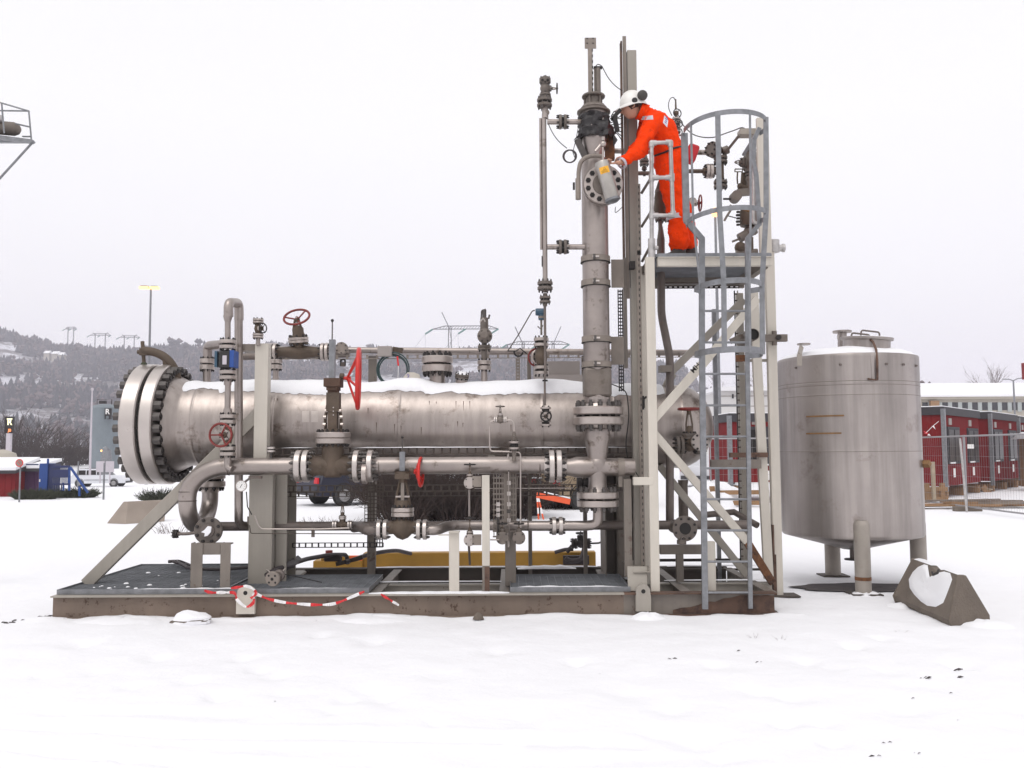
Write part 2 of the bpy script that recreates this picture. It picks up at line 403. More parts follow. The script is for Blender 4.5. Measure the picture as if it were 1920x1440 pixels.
def valve(name, label, c, ax, stem, L, br, fr, ft, nb=8, bon=0.2, bfr=None, wheel=0.1, wheelh=0.3, wm='dull_red_paint', body='valve_casting', fm='flange_steel', rim=None,
          group=None, wcone=.25, wax=None, sp=3, yoke=True, globe=False, cat='valve', gap=.3, ends=(1, 1)):
    """gate or globe valve: body along ax, bonnet, yoke and wheel along stem"""
    c = Vector(c); ax = Vector(ax).normalized(); st = Vector(stem).normalized()
    t = thing(name, label, cat, c, group)
    b = MB(body)
    h = L / 2
    prof = [(-h, br * .82), (-h * .75, br * .84), (-h * .45, br * .98), (-h * .2, br * (1.35 if globe else 1.15)), (0, br * (1.5 if globe else 1.22)), (h * .2, br * (1.35 if globe else 1.15)), (h * .45, br * .98), (h * .75, br * .84), (h, br * .82)]
    b.lathe(c, ax, prof, 24)
    b.lathe(c, st, [(0, br * 1.0), (bon * .35, br * .95), (bon * .6, br * .8), (bon * .8, br * .95)], 24)
    b.ball(c - st * br * .3, br * (1.25 if globe else .9))
    for q in (-1, 1): b.cyl(c + ax * h * .45 * q, c + ax * h * .45 * q - VY * br * 1.05 if abs(ax.y) < .5 else c + ax * h * .45 * q + VZ * .001, br * .13, n=8)
    b.build('valve_body', t)
    for q, on in ((-1, ends[0]), (1, ends[1])):
        if on:
            f = MB(fm); f.flange(c + ax * (h + ft * .6) * q, ax, fr, ft, gap, nb); f.build('flange', t)
    bfr = bfr or fr * .85
    f = MB(fm); f.flange(c + st * (bon * .95), st, bfr, ft * .8, .12, nb); f.build('bonnet_flange', t)
    y = MB(body)
    a0 = bon * .95 + ft
    y.lathe(c + st * a0, st, [(0, bfr * .62), ((wheelh - a0) * .18, bfr * .42), ((wheelh - a0) * .3, bfr * .22)], 16)
    _, u, v = basis(st)
    side = ax if abs(ax.dot(st)) < .3 else u
    if yoke:
        for q in (-1, 1):
            y.tube([c + st * a0 + side * bfr * .4 * q, c + st * (a0 + (wheelh - a0) * .35) + side * bfr * .42 * q, c + st * (a0 + (wheelh - a0) * .82) + side * bfr * .2 * q], bfr * .12, 8)
        y.cyl(c + st * (a0 + (wheelh - a0) * .76), c + st * (a0 + (wheelh - a0) * .92), bfr * .3, n=12)
    y.build('yoke', t)
    s_ = MB('flange_steel'); s_.cyl(c + st * a0, c + st * (wheelh * 1.03), max(.006, bfr * .09), n=8); s_.build('stem', t)
    if wheel:
        wv = MB(wm); wv.wheel(c + st * wheelh, wax or st, wheel, rim or wheel * .09, sp, None, None, wcone); wv.build('handwheel', t)
    return t

# ================================================================ the skid frame
AXZ = lambda x: 1.946 - (x + .97) * .0098     # vessel axis height along its length
AXY = 1.3
ZT = 0.225                                     # top of the skid beams
XL = W(97, 1130, 0).x; XR = W(1453, 1125, 0).x
t = thing('skid_frame', 'long low steel skid frame of weathered beams carrying the whole pipework unit', 'skid', ((XL + XR) / 2, 1, 0))
b = MB('beam_paint')
xs_ = W(1170, 1125, 0).x
b.box(((XL + xs_) / 2, 0.03, ZT / 2 - .01), xs_ - XL, .012, ZT - .02)
b.box(((XL + xs_) / 2, .03, ZT - .007), xs_ - XL, .13, .014, 'grey_cream_paint')
b.box(((XL + xs_) / 2, .03, .004), xs_ - XL, .14, .014)
b.build('front_beam', t)
b = MB('rust_beam'); b.box(((xs_ + XR) / 2, 0.03, ZT / 2 - .01), XR - xs_, .012, ZT - .02, 'stained_cream_paint')
x3 = W(1262, 1125, 0).x; b.prism([Vector((x, .0225, z)) for x, z in [(x3, .015)] + [(x3 + (XR - x3) * k / 12, .05 + .14 * min(1, k / 8) + .03 * noise.noise(Vector((k * .9, 0, 0)))) for k in range(13)] + [(XR, .015)]], (0, -.003, 0), 'rust_beam')
b.box(((xs_ + XR) / 2, .03, ZT - .007), XR - xs_, .13, .014, 'rust_beam')
b.box(((xs_ + XR) / 2, .03, .004), XR - xs_ + .1, .14, .014, 'rust_beam')
b.build('front_beam', t, label='rust-stained right end of the front beam')
b = MB('beam_dark'); b.ibeam(Vector((XL, 2.08, ZT / 2)), Vector((XR, 2.08, ZT / 2)), ZT - .01, .13, .014); b.build('rear_beam', t)
b = MB('grey_cream_paint'); b.ibeam(Vector((W(690, 1090, .85).x, .85, ZT / 2 - .01)), Vector((W(1447, 1090, .85).x, .85, ZT / 2 - .01)), ZT - .03, .11, .012); b.build('middle_beam', t)
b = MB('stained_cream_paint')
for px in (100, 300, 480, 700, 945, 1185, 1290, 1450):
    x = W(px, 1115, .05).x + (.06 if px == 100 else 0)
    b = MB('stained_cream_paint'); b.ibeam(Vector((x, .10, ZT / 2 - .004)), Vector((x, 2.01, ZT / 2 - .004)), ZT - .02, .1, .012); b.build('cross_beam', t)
# box of plate behind the right hand beam
for px, y0 in ((1165, .12), (1250, .9)):
    pass
# lifting lugs
def lug(px, pyt, pyb, wpx, m, label):
    x = W(px, 1120, -.03).x; z0 = W(px, pyb, -.03).z; z1 = W(px, pyt, -.03).z; hw = S(wpx / 2, 0)
    pts = [Vector((x - hw, -.045, z0)), Vector((x + hw, -.045, z0)), Vector((x + hw, -.045, z1 - .13))] + \
          [Vector((x + hw * .95 * math.cos(a), -.045, z1 - .075 + .075 * math.sin(a))) for a in [PI * k / 8 for k in range(1, 8)]] + [Vector((x - hw, -.045, z1 - .13))]
    q = MB(m); q.prism(pts, (0, .06, 0)); q.cyl(Vector((x, -.05, z1 - .07)), Vector((x, -.047, z1 - .07)), .022, n=16, m='gasket')
    q.cyl(Vector((x, -.049, z1 - .07)), Vector((x, .02, z1 - .07)), .035, n=20); q.build('lifting_lug', t, bevel=.006, label=label)
lug(461, 1098, 1151, 34, 'cream_paint', 'lifting lug wound with barrier tape')
lug(1206, 1095, 1146, 28, 'grey_cream_paint', 'plain grey lifting lug at the tower')
# cross box near tower
b = MB('grey_cream_paint')
pts = [W(1176, 1062, .15), W(1214, 1062, .15), W(1214, 1108, .06), W(1178, 1108, .06)]
b.prism(pts, (0, .02, 0)); b.box(W(1195, 1061, .6), .22, 1.0, .012); b.build('gusset_plate', t, bevel=.004)

# gratings
def grating(x0, x1, y0, y1, z, label):
    g = MB('grating_steel')
    n = int((y1 - y0) / .034)
    for i in range(n + 1):
        g.box(((x0 + x1) / 2, y0 + (y1 - y0) * i / n, z), x1 - x0, .005, .028)
    k = int((x1 - x0) / .075)
    for i in range(k + 1):
        g.box((x0 + (x1 - x0) * i / k, (y0 + y1) / 2, z + .0105), .0045, y1 - y0, .009)
    fr = MB('galvanised')
    fr.box(((x0 + x1) / 2, y0 - .004, z + .006), x1 - x0 + .02, .006, .05); fr.box(((x0 + x1) / 2, y1 + .004, z + .006), x1 - x0 + .02, .006, .05, 'grating_steel')
    fr.box((x0 - .006, (y0 + y1) / 2, z + .006), .006, y1 - y0 + .01, .05); fr.box((x1 + .006, (y0 + y1) / 2, z + .006), .006, y1 - y0 + .01, .05)
    q = thing('deck_grating', label, 'grating', ((x0 + x1) / 2, y0, z), 'walkway gratings on the skid')
    g.build('bearing_bars', q, smooth=False); fr.build('edge_frame', q, smooth=False)
GZ = ZT + .022
xm = W(478, 1105, .08).x
grating(XL + .03, xm - .30, .06, 2.12, GZ, 'widest grey walkway grating, at the blind flange end of the skid')
grating(xm - .28, W(690, 1100, .06).x, .06, 1.06, GZ, 'short grey walkway grating between the taped lug and the open beams')
grating(W(958, 1100, .06).x, W(1180, 1100, .06).x, .06, 1.0, GZ, 'grey walkway grating below the tall column')
sn = MB('snow')
def strip(px0, px1, py, Y, dep, hgt, m='snow', mb=None, zz=None):
    mb = mb or sn; p0 = W(px0, py, Y).x; p1 = W(px1, py, Y).x; n = max(4, int((p1 - p0) / .06)); z = ZT if zz is None else zz
    vs = []; fs = []
    for i in range(n + 1):
        x = p0 + (p1 - p0) * i / n; tt = min(i, n - i) / 3; k = min(1, tt) * (.6 + .8 * abs(noise.noise(Vector((x * 4, Y, 0)))))
        d = dep * (.55 + .6 * abs(noise.noise(Vector((x * 5, Y + 3, 0)))))
        for a, hh in ((-.5, 0), (-.42, .7), (0, 1), (.42, .7), (.5, 0)):
            vs.append(Vector((x, Y + a * d, z + hgt * hh * k)))
    for i in range(n):
        for j in range(4): fs.append((i * 5 + j, i * 5 + j + 1, i * 5 + j + 6, i * 5 + j + 5))
    mb.add(vs, fs, m)
strip(692, 955, 1108, .05, .14, .022); strip(240, 470, 1105, .09, .10, .02, zz=GZ + .018); strip(500, 680, 1104, .10, .05, .014, zz=GZ + .018)
strip(958, 1176, 1104, .10, .07, .022, zz=GZ + .018); strip(120, 235, 1110, .085, .03, .008, zz=GZ + .018)
strip(700, 940, 1090, .85, .09, .012); strip(1245, 1440, 1090, .85, .09, .012); strip(700, 1120, 1062, 2.08, .12, .016); strip(1250, 1420, 1062, 2.08, .12, .016)
strip(970, 1080, 1062, 1.92, .20, .05); strip(1170, 1200, 1062, .9, .3, .03, zz=ZT + .02)
for _ in range(38):
    px = random.uniform(170, 470); Y = .1 + random.random() ** 3 * 1.9
    c = W(px, 1090, Y); c.z = GZ + .018; r = random.uniform(.008, .03)
    sn.lathe(c, VZ, [(-.004, r), (r * .2, r * .6), (r * .25, 0)], 7, caps=False)
solo(sn, 'snow_strips', 'thin patches of snow lying along the beams and grating edges of the skid', 'snow', (-.5, .5, ZT), kind='stuff')

# ================================================================ pressure vessel
def vp(x, r=0, a=0, z=0):  # point at distance r from the axis; a from the front (0) over the top (90)
    return Vector((x, AXY - r * math.cos(R(a)), AXZ(x) + r * math.sin(R(a))))
VA = Vector((1, 0, -.0098)).normalized()
RV = .478
ves = thing('pressure_vessel', 'long horizontal stainless pressure vessel with a huge bolted blind flange and snow on top', 'pressure vessel', (-.8, AXY, AXZ(0) - RV))
b = MB('vessel_steel')
x0, x1 = -3.86, 1.90
o = vp(x0); hd = [(x1 - x0 + .42 * math.sin(PI / 2 * k / 9), RV * math.cos(PI / 2 * k / 9)) for k in range(1, 10)]
prof = [(0, .56), (.13, .49), (.16, RV), (.18, RV)]
for xx in (.30, 1.2, 2.6, 4.2, 5.0, x1 - x0):
    prof += [(xx - .03, RV), (xx - .008, RV), (xx - .004, RV + .0025), (xx + .004, RV + .0025), (xx + .008, RV), (xx + .03, RV)]
b.lathe(o, VA, prof + hd, 72); b.build('shell', ves, ang=50)
for (a0, a1, lb) in ((-4.270, -4.095, 'blind flange'), (-4.055, -3.915, 'body flange')):
    f = MB('bright_flange'); L = a1 - a0; rf = .692
    f.lathe(vp(a0), VA, [(0, rf - .3), (0, rf - .012), (.012, rf), (L - .012, rf), (L, rf - .012), (L, rf - .3)], 96)
    f.build('end_flange', ves, ang=30, label='bright round %s with bolts through it' % lb)
f = MB('gasket'); f.lathe(vp(-4.11), VA, [(0, .64), (.07, .64)], 64); f.build('flange_gasket', ves)
NB = 30
for i in range(NB):
    th = 2 * PI * (i + .5) / NB
    d = Vector((0, -math.cos(th), math.sin(th)))
    q = MB('bolt_grey')
    p = vp(-4.27) + d * .622
    q.cyl(p - VA * .075, p + VA * .45, .026, n=10, m='dark_bolt'); q.hexn(p - VA * .035, VA, .048, .07); p2 = p + VA * (.355 + .042)
    q.hexn(p2, VA, .050, .084); q.build('stud_bolt', ves)
# davit arm of the blind flange
d_ = MB('valve_casting')
Yd = AXY - .1
pd = [W(333, 722, Yd), W(331, 700, Yd), W(322, 682, Yd), W(308, 668, Yd), W(290, 660, Yd), W(268, 657, Yd)]
d_.tube(pd, S(8, Yd), 14, fillet=.08)
d_.cyl(W(267, 640, Yd), W(270, 682, Yd), S(3.5, Yd), n=10); d_.box(W(270, 660, Yd), S(14, Yd), .07, S(13, Yd)); d_.cyl(W(258, 660, Yd), W(268, 660, Yd), S(4, Yd), n=8)
d_.tube([W(272, 680, Yd), W(271, 690, Yd)], .02, 8, m='rubber_hose'); d_.ball(W(270, 684, Yd), S(6, Yd), 'evergreen')
d_.tube([W(311, 676, Yd), W(312, 690, Yd), W(318, 708, Yd), W(326, 720, Yd)], S(6, Yd), 10, fillet=.05)
d_.build('davit_arm', ves)
def nozzle(px, py0, py1, wpx, Y, fpx=None, fy=None, ft=8, nb=8, m='pipe_steel'):
    n = MB(m); p, q = VL(px, py1, py0, Y); n.cyl(p, q, S(wpx / 2, Y)); 
    if fpx: n.flange(Vector((p.x, Y, W(px, fy, Y).z)), VZ, S(fpx / 2, Y), S(ft, Y), nb=nb, m='flange_steel', bl=1.1)
    n.build('nozzle', ves)
nozzle(388, 692, 728, 15, AXY, 28, 683, 9, 8)
nozzle(517, 690, 735, 11, AXY, 24, 683, 8, 8)
nozzle(820, 700, 730, 30, AXY, 59, 683, 13, 12)
nozzle(908, 694, 730, 12, AXY, 26, 685, 8, 8)
# small tilted nozzle
n = MB('pipe_steel'); c = W(866, 708, AXY - .05); ax = Vector((.12, -.25, 1)).normalized()
n.lathe(c - ax * .12, ax, [(0, .07), (.1, .07)], 20); n.flange(c + ax * .02, ax, S(13, AXY), .02, nb=8, m='weathered_flange'); n.lathe(c + ax * .045, ax, [(0, .07), (.02, .045), (.024, 0)], 20, 'snow', caps=False); n.build('nozzle', ves)
# lifting eyes
for px, s_ in ((770, 1), (1000, .0)):
    if s_:
        e = MB('cream_paint'); Y = AXY - .02
        e.prism([W(752, 722, Y), W(792, 722, Y), W(786, 702, Y), W(776, 698, Y), W(764, 698, Y), W(757, 706, Y)], (0, .03, 0)); e.tube([W(763, 704, Y - .003), W(765, 701, Y - .003), W(767, 704, Y - .003), W(764, 709, Y - .003)], .004, 6, m='blue_print'); e.build('lifting_eye', ves)
# saddles
for px0, px1, pyb, m in ((470, 546, 1066, 'grey_cream_paint'), (1133, 1208, 1068, 'stained_cream_paint')):
    s_ = MB(m); Y = 1.05; xa, xb = W(px0, 1000, Y).x, W(px1, 1000, Y).x
    s_.box(((xa + xb) / 2, 1.02, (ZT + 1.5) / 2), (xb - xa) * .30, .02, 1.5 - ZT)
    s_.box((xa + (xb - xa) * .33, 1.30, (ZT + 1.5) / 2), .014, .56, 1.5 - ZT - .01)
    s_.box(((xa + xb) / 2 + .02, 1.32, (ZT + 1.5) / 2 - .004), xb - xa - .06, .02, 1.5 - ZT)
    s_.box((xb - .1, 1.30, (ZT + 1.5) / 2), .014, .54, 1.5 - ZT - .01); s_.box((xa + .012, 1.28, (ZT + 1.5) / 2), .014, .56, 1.5 - ZT - .01)
    s_.box(((xa + xb) / 2, 1.3, ZT + .012), xb - xa + .1, .62, .022)
    s_.box(((xa + xb) / 2, 1.3, 1.5), xb - xa, .6, .02)
    s_.build('saddle', ves)
def vsurf(px, a, o=.0):
    y = AXY - (RV + o) * math.cos(R(a)); x = W(px, 780, y).x; return vp(x, RV + o, a)
for px, a0, a1 in ((805, 33, 27), (818, 32, 28), (855, 33, 22), (869, 33, 19), (881, 33, 21), (514, 36, 31), (520, 36, 32), (858, 4, -3), (868, 2, -4), (706, 2, -12), (740, 0, -14), (752, -2, -12), (790, -4, -14), (958, 0, -9), (1100, 18, 6), (690, 22, 14)):
    q = MB('rusty_casting'); n_ = 7; q.tube([vsurf(px, a0 + (a1 - a0) * k / n_, .0005) for k in range(n_ + 1)], [.0045 - .0005 * k for k in range(n_ + 1)], 4); q.build('rust_run', ves)
for px in (573, 590):
    q = MB('flange_steel'); q.add([vsurf(px + dx, a_, .003) for a_ in (17, 13, 9, 5, 2) for dx in (-6.5, 6.5)], [(2 * k, 2 * k + 1, 2 * k + 3, 2 * k + 2) for k in range(4)]); q.build('worn_patch', ves)
# drain stubs along the belly
# snow blanket
sn = MB('snow'); nx, na = 190, 26; xa, xb = -3.78, 1.72
vs = []; fs = []
for i in range(nx + 1):
    x = xa + (xb - xa) * i / nx
    n1 = noise.noise(Vector((x * 1.1, 3.3, 0))); n2 = noise.noise(Vector((x * 5, 7.1, 0))); n3 = noise.noise(Vector((x * 17, 1.1, 0)))
    lo = 47 + n1 * 9 + n2 * 6 + n3 * 4; hi = 135 - n2 * 8
    th = (.042 + .075 * max(-.45, noise.noise(Vector((x * 1.4 + 5, 0, 2)))) + .01 * n2)
    if x < -3.3: lo += 6
    if x > 1.0: th *= .55
    for (qx, dw) in ((-3.52, .16), (-.74, .26)):   # melted hollows round nozzles
        th *= 1 - .75 * math.exp(-((x - qx) / dw) ** 2)
    e = min(1, min(i, nx - i) / 5)
    th = max(.008, th)
    for j in range(na + 1):
        u = j / na; a = lo + (hi - lo) * u; k = min(1, 4.2 * u, 4.2 * (1 - u)) ** .5 * e
        vs.append(vp(x, RV + .003 + th * k + .004 * noise.noise(Vector((x * 9, a * .1, 0))) * k, a))
for i in range(nx):
    for j in range(na):
        o = i * (na + 1) + j; fs.append((o, o + 1, o + na + 2, o + na + 1))
sn.add(vs, fs); solo(sn, 'snow_blanket', 'wavy blanket of snow lying along the top of the pressure vessel', 'snow', (-1, AXY, AXZ(0) + RV), kind='stuff', ang=70)

# ================================================================ cream post and long brace at the left
t = thing('pipe_support_frame', 'cream square post with a long slanting brace standing before the vessel', 'support', W(492, 1080, .58))
b = MB('cream_paint'); p, q = VL(492, 645, 868, .58)
b.bar(p, q, S(25, .58), S(22, .58)); b.build('post', t, bevel=.005)
b = MB('grey_cream_paint'); xa, xb = W(469, 960, .58).x, W(513, 960, .58).x; b.box(((xa + xb) / 2, .58, (ZT + q.z) / 2), xb - xa, .10, q.z - ZT); b.box((xb + .05, .72, (ZT + q.z) / 2), .12, .02, q.z - ZT); b.box((xa + .01, .74, (ZT + q.z) / 2 - .01), .014, .28, q.z - ZT - .02); b.build('pedestal', t, bevel=.004)
b = MB('grey_cream_paint'); b.bar(W(492, 768, .58), Vector((W(162, 1090, .58).x, .58, ZT + .03)), S(22, .58), .07, up=VY); b.build('brace', t, bevel=.005)
b = MB('cream_paint')
p, q = HL(652, 455, 492, .62); b.box((p + q) / 2 + Vector((0, .1, 0)), .25, .3, .07, 'tray_pale'); b.build('top_bracket', t)

# ================================================================ discharge pipe with U bend
Yf = .35; rp = S(16, Yf)
c0 = W(555, 874, Yf)
zf = c0.z
ctr = Vector((W(350, 980, Yf).x, Yf, 0))
pl = [c0, Vector((W(430, 874, Yf).x, Yf, zf))]
# quarter bend to vertical
xv = W(351, 960, Yf).x; rb = pl[1].x - xv
for k in range(1, 9):
    a = PI / 2 * k / 8; pl.append(Vector((pl[1].x - rb * math.sin(a), Yf, zf - rb * .74 * (1 - math.cos(a)))))
zb = W(351, 940, Yf).z
pl.append(Vector((xv, Yf, zb)))
# u-turn backwards and a little right
pe = Vector((W(394, 930, 1.18).x, 1.18, zb)); mid = (pl[-1] + pe) / 2; hv = (pe - pl[-1]) / 2
drop = S(36, .6)
for k in range(1, 20):
    a = PI * k / 19; pl.append(mid - hv * math.cos(a) - VZ * (hv.length * .66) * math.sin(a))
ptop = Vector((pe.x, 1.18, W(394, 905, 1.18).z)); pl.append(ptop)
pipe('discharge_pipe', 'thick steel pipe sweeping down into a U-bend below the blind flange', 'pipe', pl, rp, 'pipe_steel',
     joints=[(ptop + VZ * .03, VZ, S(27, 1.18), S(11, 1.18), 10, 'flange_steel', .35)], welds=[(pl[1], VX), (Vector((xv, Yf, zb + .005)), VZ), (Vector((xv, Yf, zb + .10)), VZ)])
# vessel bottom nozzle into it
b = MB('pipe_steel'); b.cyl(ptop + VZ * .05, Vector((ptop.x, AXY, AXZ(ptop.x) - RV + .03)), rp * 1.1); b.build('nozzle', ves)

# ================================================================ big gate valve and its spade joint
Yg = .35; gx = W(624, 870, Yg)
gv = thing('gate_valve', 'big brown gate valve on the thick pipe with a tall red side wheel', 'valve', gx)
b = MB('valve_casting'); br = S(29, Yg)
xl, xr = W(583, 873, Yg), W(664, 873, Yg)
b.lathe(xl, VX, [(0, S(23, Yg)), (.04, S(18.5, Yg)), (.12, S(19, Yg)), (.2, S(21.5, Yg)), (.26, S(21.5, Yg)), (.33, S(19, Yg)), (.41, S(18.5, Yg)), ((xr - xl).length, S(23, Yg))], 32)
p, q = VL(624, 895, 833, Yg); b.lathe(p, VZ, [(0, .08), (.03, S(20, Yg)), (.12, S(22.5, Yg)), (.22, S(20.5, Yg)), ((q - p).length, S(20.5, Yg))], 32)
for px in (600, 646): b.cyl(W(px, 875, Yg - .1), W(px, 875, Yg - .17), .016, n=10)
b.build('valve_body', gv, ang=60)
for px, lab in ((568, 0), (670, 1), (694, 2)):
    f = MB('bright_flange')
    if lab == 0: f.flange(W(568, 874, Yg), VX, S(30, Yg), S(11, Yg), .25, 12, m='bright_flange', bm='bolt_grey')
    elif lab == 1: f.flange(W(669, 874, Yg), VX, S(30, Yg), S(10, Yg), single=True, nb=12, bm='bolt_grey')
    else: f.flange(W(695, 874, Yg), VX, S(30, Yg), S(10, Yg), single=True, nb=12, bm='bolt_grey')
    f.build('flange', gv, ang=30)
f = MB('bolt_grey')
for i in range(12):
    th = 2 * PI * (i + .5) / 12; d = Vector((0, math.cos(th), math.sin(th))) * S(24.5, Yg); f.cyl(W(669, 874, Yg) + d, W(695, 874, Yg) + d, .010, n=8)
f.lathe(W(681, 874, Yg), VX, [(0, S(16, Yg)), (.03, S(16, Yg))], 24, 'flange_steel')
f.build('spacer_bolts', gv)
f = MB('flange_steel'); sc_ = W(680, 888, Yg - .12); f.lathe(sc_, VX, [(0, S(19, Yg)), (S(8, Yg), S(19, Yg))], 32); f.build('line_blind', gv)
f = MB('flange_steel'); p, q = VL(624, 832, 811, Yg)
f.flange((p + q) / 2, VZ, S(33, Yg), S(10.5, Yg), .06, 16, m='flange_steel', bl=.8); f.build('bonnet_flange', gv, ang=30)
b = MB('valve_casting'); zz = lambda py, px=624: W(px, py, Yg).z
xg = gx.x
for i in range(2): 
    s1 = -1 if i else 1
    b.tube([Vector((xg + s1 * S(14, Yg), Yg, zz(806))), Vector((xg + s1 * S(15, Yg), Yg, zz(785))), Vector((xg + s1 * S(11, Yg), Yg, zz(760)))], S(3, Yg), 8)
b.box((xg, Yg, zz(783)), S(17, Yg), .10, zz(762) - zz(806))
b.box((xg + .003, Yg, zz(754)), S(24, Yg), .12, zz(735) - zz(770)); b.box((xg, Yg, zz(732)), S(19, Yg), .1, zz(724) - zz(740), 'rusty_casting')
b.lathe(Vector((xg, Yg, zz(809))), VZ, [(0, S(22, Yg)), (.03, S(14, Yg))], 20)
for px, py in ((609, 782), (640, 782), (608, 796), (641, 796), (612, 770), (637, 770)): b.hexn(W(px, py, Yg - .04), VX, .018, .03, 'flange_steel')
for py in (764, 771, 778): b.cyl(W(625, py, Yg - .07), W(625, py, Yg - .05), .007, n=8, m='bright_flange')
b.build('yoke', gv)
b = MB('rusty_casting'); b.box((xg, Yg, zz(718)), S(31, Yg), .2, zz(711) - zz(727)); b.box((xg, Yg, zz(729)), S(22, Yg), .16, zz(726) - zz(733))
b.cyl(W(637, 705, Yg), W(645, 706, Yg), S(6, Yg), n=14, m='valve_casting'); b.build('gearbox', gv, bevel=.006)
b = MB('galvanised'); p, q = VL(623, 710, 637, Yg); b.box((p + q) / 2, S(11, Yg), S(11, Yg), (q - p).length); b.build('stem_cover', gv)
b = MB('bolt_grey'); p, q = VL(623, 637, 601, Yg); b.cyl(p, q, S(1.2, Yg), n=8); b.ball(q, S(3, Yg), 'dark_bolt'); b.build('stem_rod', gv)
b = MB('red_paint'); wc = W(672, 710, Yg - .02); wax = Vector((1, .14, -.02)).normalized(); rw = S(55, Yg)
b.torus(wc, wax, rw, S(4.2, Yg), 56, 12); hub = W(651, 709, Yg)
b.cyl(W(644, 709, Yg), hub, S(3, Yg), n=12)
for k in range(5):
    th = 2 * PI * k / 5 + .35; _, u, v = basis(wax); b.tube([hub, wc + (u * math.cos(th) + v * math.sin(th)) * rw], S(2.2, Yg), 8)
b.cyl(hub - VX * .02, hub + VX * .04, .02, n=12); b.build('handwheel', gv)

# ================================================================ straight thick pipe right of the valve
p0, p1 = W(700, 875, Yg), W(1058, 875, Yg); p0.z = p1.z = zf
pipe('outlet_pipe', 'thick straight steel pipe between the big gate valve and the column tee', 'pipe', [p0, p1], S(16, Yg), 'pipe_steel',
     joints=[(W(1041, 874, Yg), VX, S(30, Yg), S(10, Yg), 12, 'bright_flange', .35)], welds=[(W(712, 875, Yg), VX), (W(1012, 875, Yg), VX)])

# ================================================================ tall column with tee
Yc = .35
col = thing('riser_column', 'tall vertical steel column with banded clamps rising beside the access tower', 'column', W(1118, 1000, Yc))
x1120 = W(1119, 700, Yc).x
def cz(py): return W(1119, py, Yc).z
b = MB('pipe_steel'); rc = S(25, Yc)
b.lathe(Vector((x1120, Yc, cz(762))), VZ, [(0, rc * .98), (cz(748) - cz(762), rc)] + [(cz(py) - cz(762), rc) for py in (690, 500, 300)], 48)
b.build('riser_pipe', col, ang=50)
b = MB('pale_casting'); xx = x1120
b.box((xx, Yc, cz(718)), S(51, Yc), S(51, Yc), cz(690) - cz(745), 'pale_casting'); b.build('sleeve', col, bevel=.03)
for py in (487, 532, 637, 684):
    b = MB('tray_pale'); z = cz(py); h = S(11, Yc)
    b.lathe(Vector((x1120, Yc, z - h / 2)), VZ, [(0, rc), (0, rc + .016), (h, rc + .016), (h, rc)], 48)
    b.box((x1120 - S(5, Yc), Yc - rc - .02, z), .025, .05, h * .8, 'bolt_grey'); b.cyl(Vector((x1120 - S(8, Yc), Yc - rc - .025, z)), Vector((x1120 + S(4, Yc), Yc - rc - .025, z)), .012, n=10, m='bright_flange')
    b.lathe(Vector((x1120, Yc, z - h / 2 - .006)), VZ, [(0, rc + .02), (.006, rc + .02)], 48, 'gasket')
    b.build('clamp_band', col)
# main flange pair
b = MB('flange_steel'); b.flange(Vector((x1120 + .01, Yc, cz(780))), VZ, S(47, Yc), S(15, Yc), .28, 14, bm='bolt_grey', bl=1.15, br=.026); b.lathe(Vector((x1120, Yc, cz(768))), VZ, [(0, rc * 1.25), (.06, rc)], 32, caps=False); b.lathe(Vector((x1120, Yc, cz(806))), VZ, [(0, rc * .8), (.06, rc * 1.15)], 32, caps=False); b.build('flange', col, ang=30)
# reducer, tee, lower leg
b = MB('pipe_steel'); xt = W(1120, 870, Yc).x
b.lathe(Vector((xt, Yc, cz(922))), VZ, [(0, S(23, Yc)), (.05, S(17, Yc)), (cz(900) - cz(922), S(16.5, Yc)), (cz(858) - cz(922), S(18, Yc)), (cz(845) - cz(922), S(20, Yc)), (cz(835) - cz(922), S(21, Yc)), (cz(820) - cz(922), S(25.5, Yc)), (cz(805) - cz(922), S(24, Yc))], 40)
b.lathe(W(1055, 876, Yc), VX, [(0, S(15.5, Yc)), (S(14, Yc), S(16, Yc)), (S(26, Yc), S(19.5, Yc)), (S(60, Yc), S(19.5, Yc)), (S(82, Yc), S(17, Yc)), (S(134, Yc), S(15.5, Yc))], 36)
b.ball(Vector((xt, Yc, zf)), S(21, Yc)); b.build('tee', col, ang=60)
b = MB('flange_steel'); b.flange(Vector((xt, Yc, cz(936))), VZ, S(39, Yc), S(12, Yc), .28, 12, bm='bolt_grey', bl=1.1, br=.022); b.build('flange', col, ang=30)
b = MB('tray_pale'); b.lathe(W(1158, 876, Yc), VX, [(0, S(17.5, Yc)), (S(12, Yc), S(17.5, Yc))], 32); b.box(W(1163, 902, Yc), .04, .05, .12); b.build('pipe_clamp', col)
# dark valve body left of the lower flange
b = MB('dark_bolt'); b.lathe(W(1082, 908, .8), VX, [(0, .09), (.05, .09), (.06, .06), (.12, .06), (.13, .1), (.2, .1)], 20); b.torus(W(1104, 905, .7), VX, .085, .02); b.build('side_valve', col)
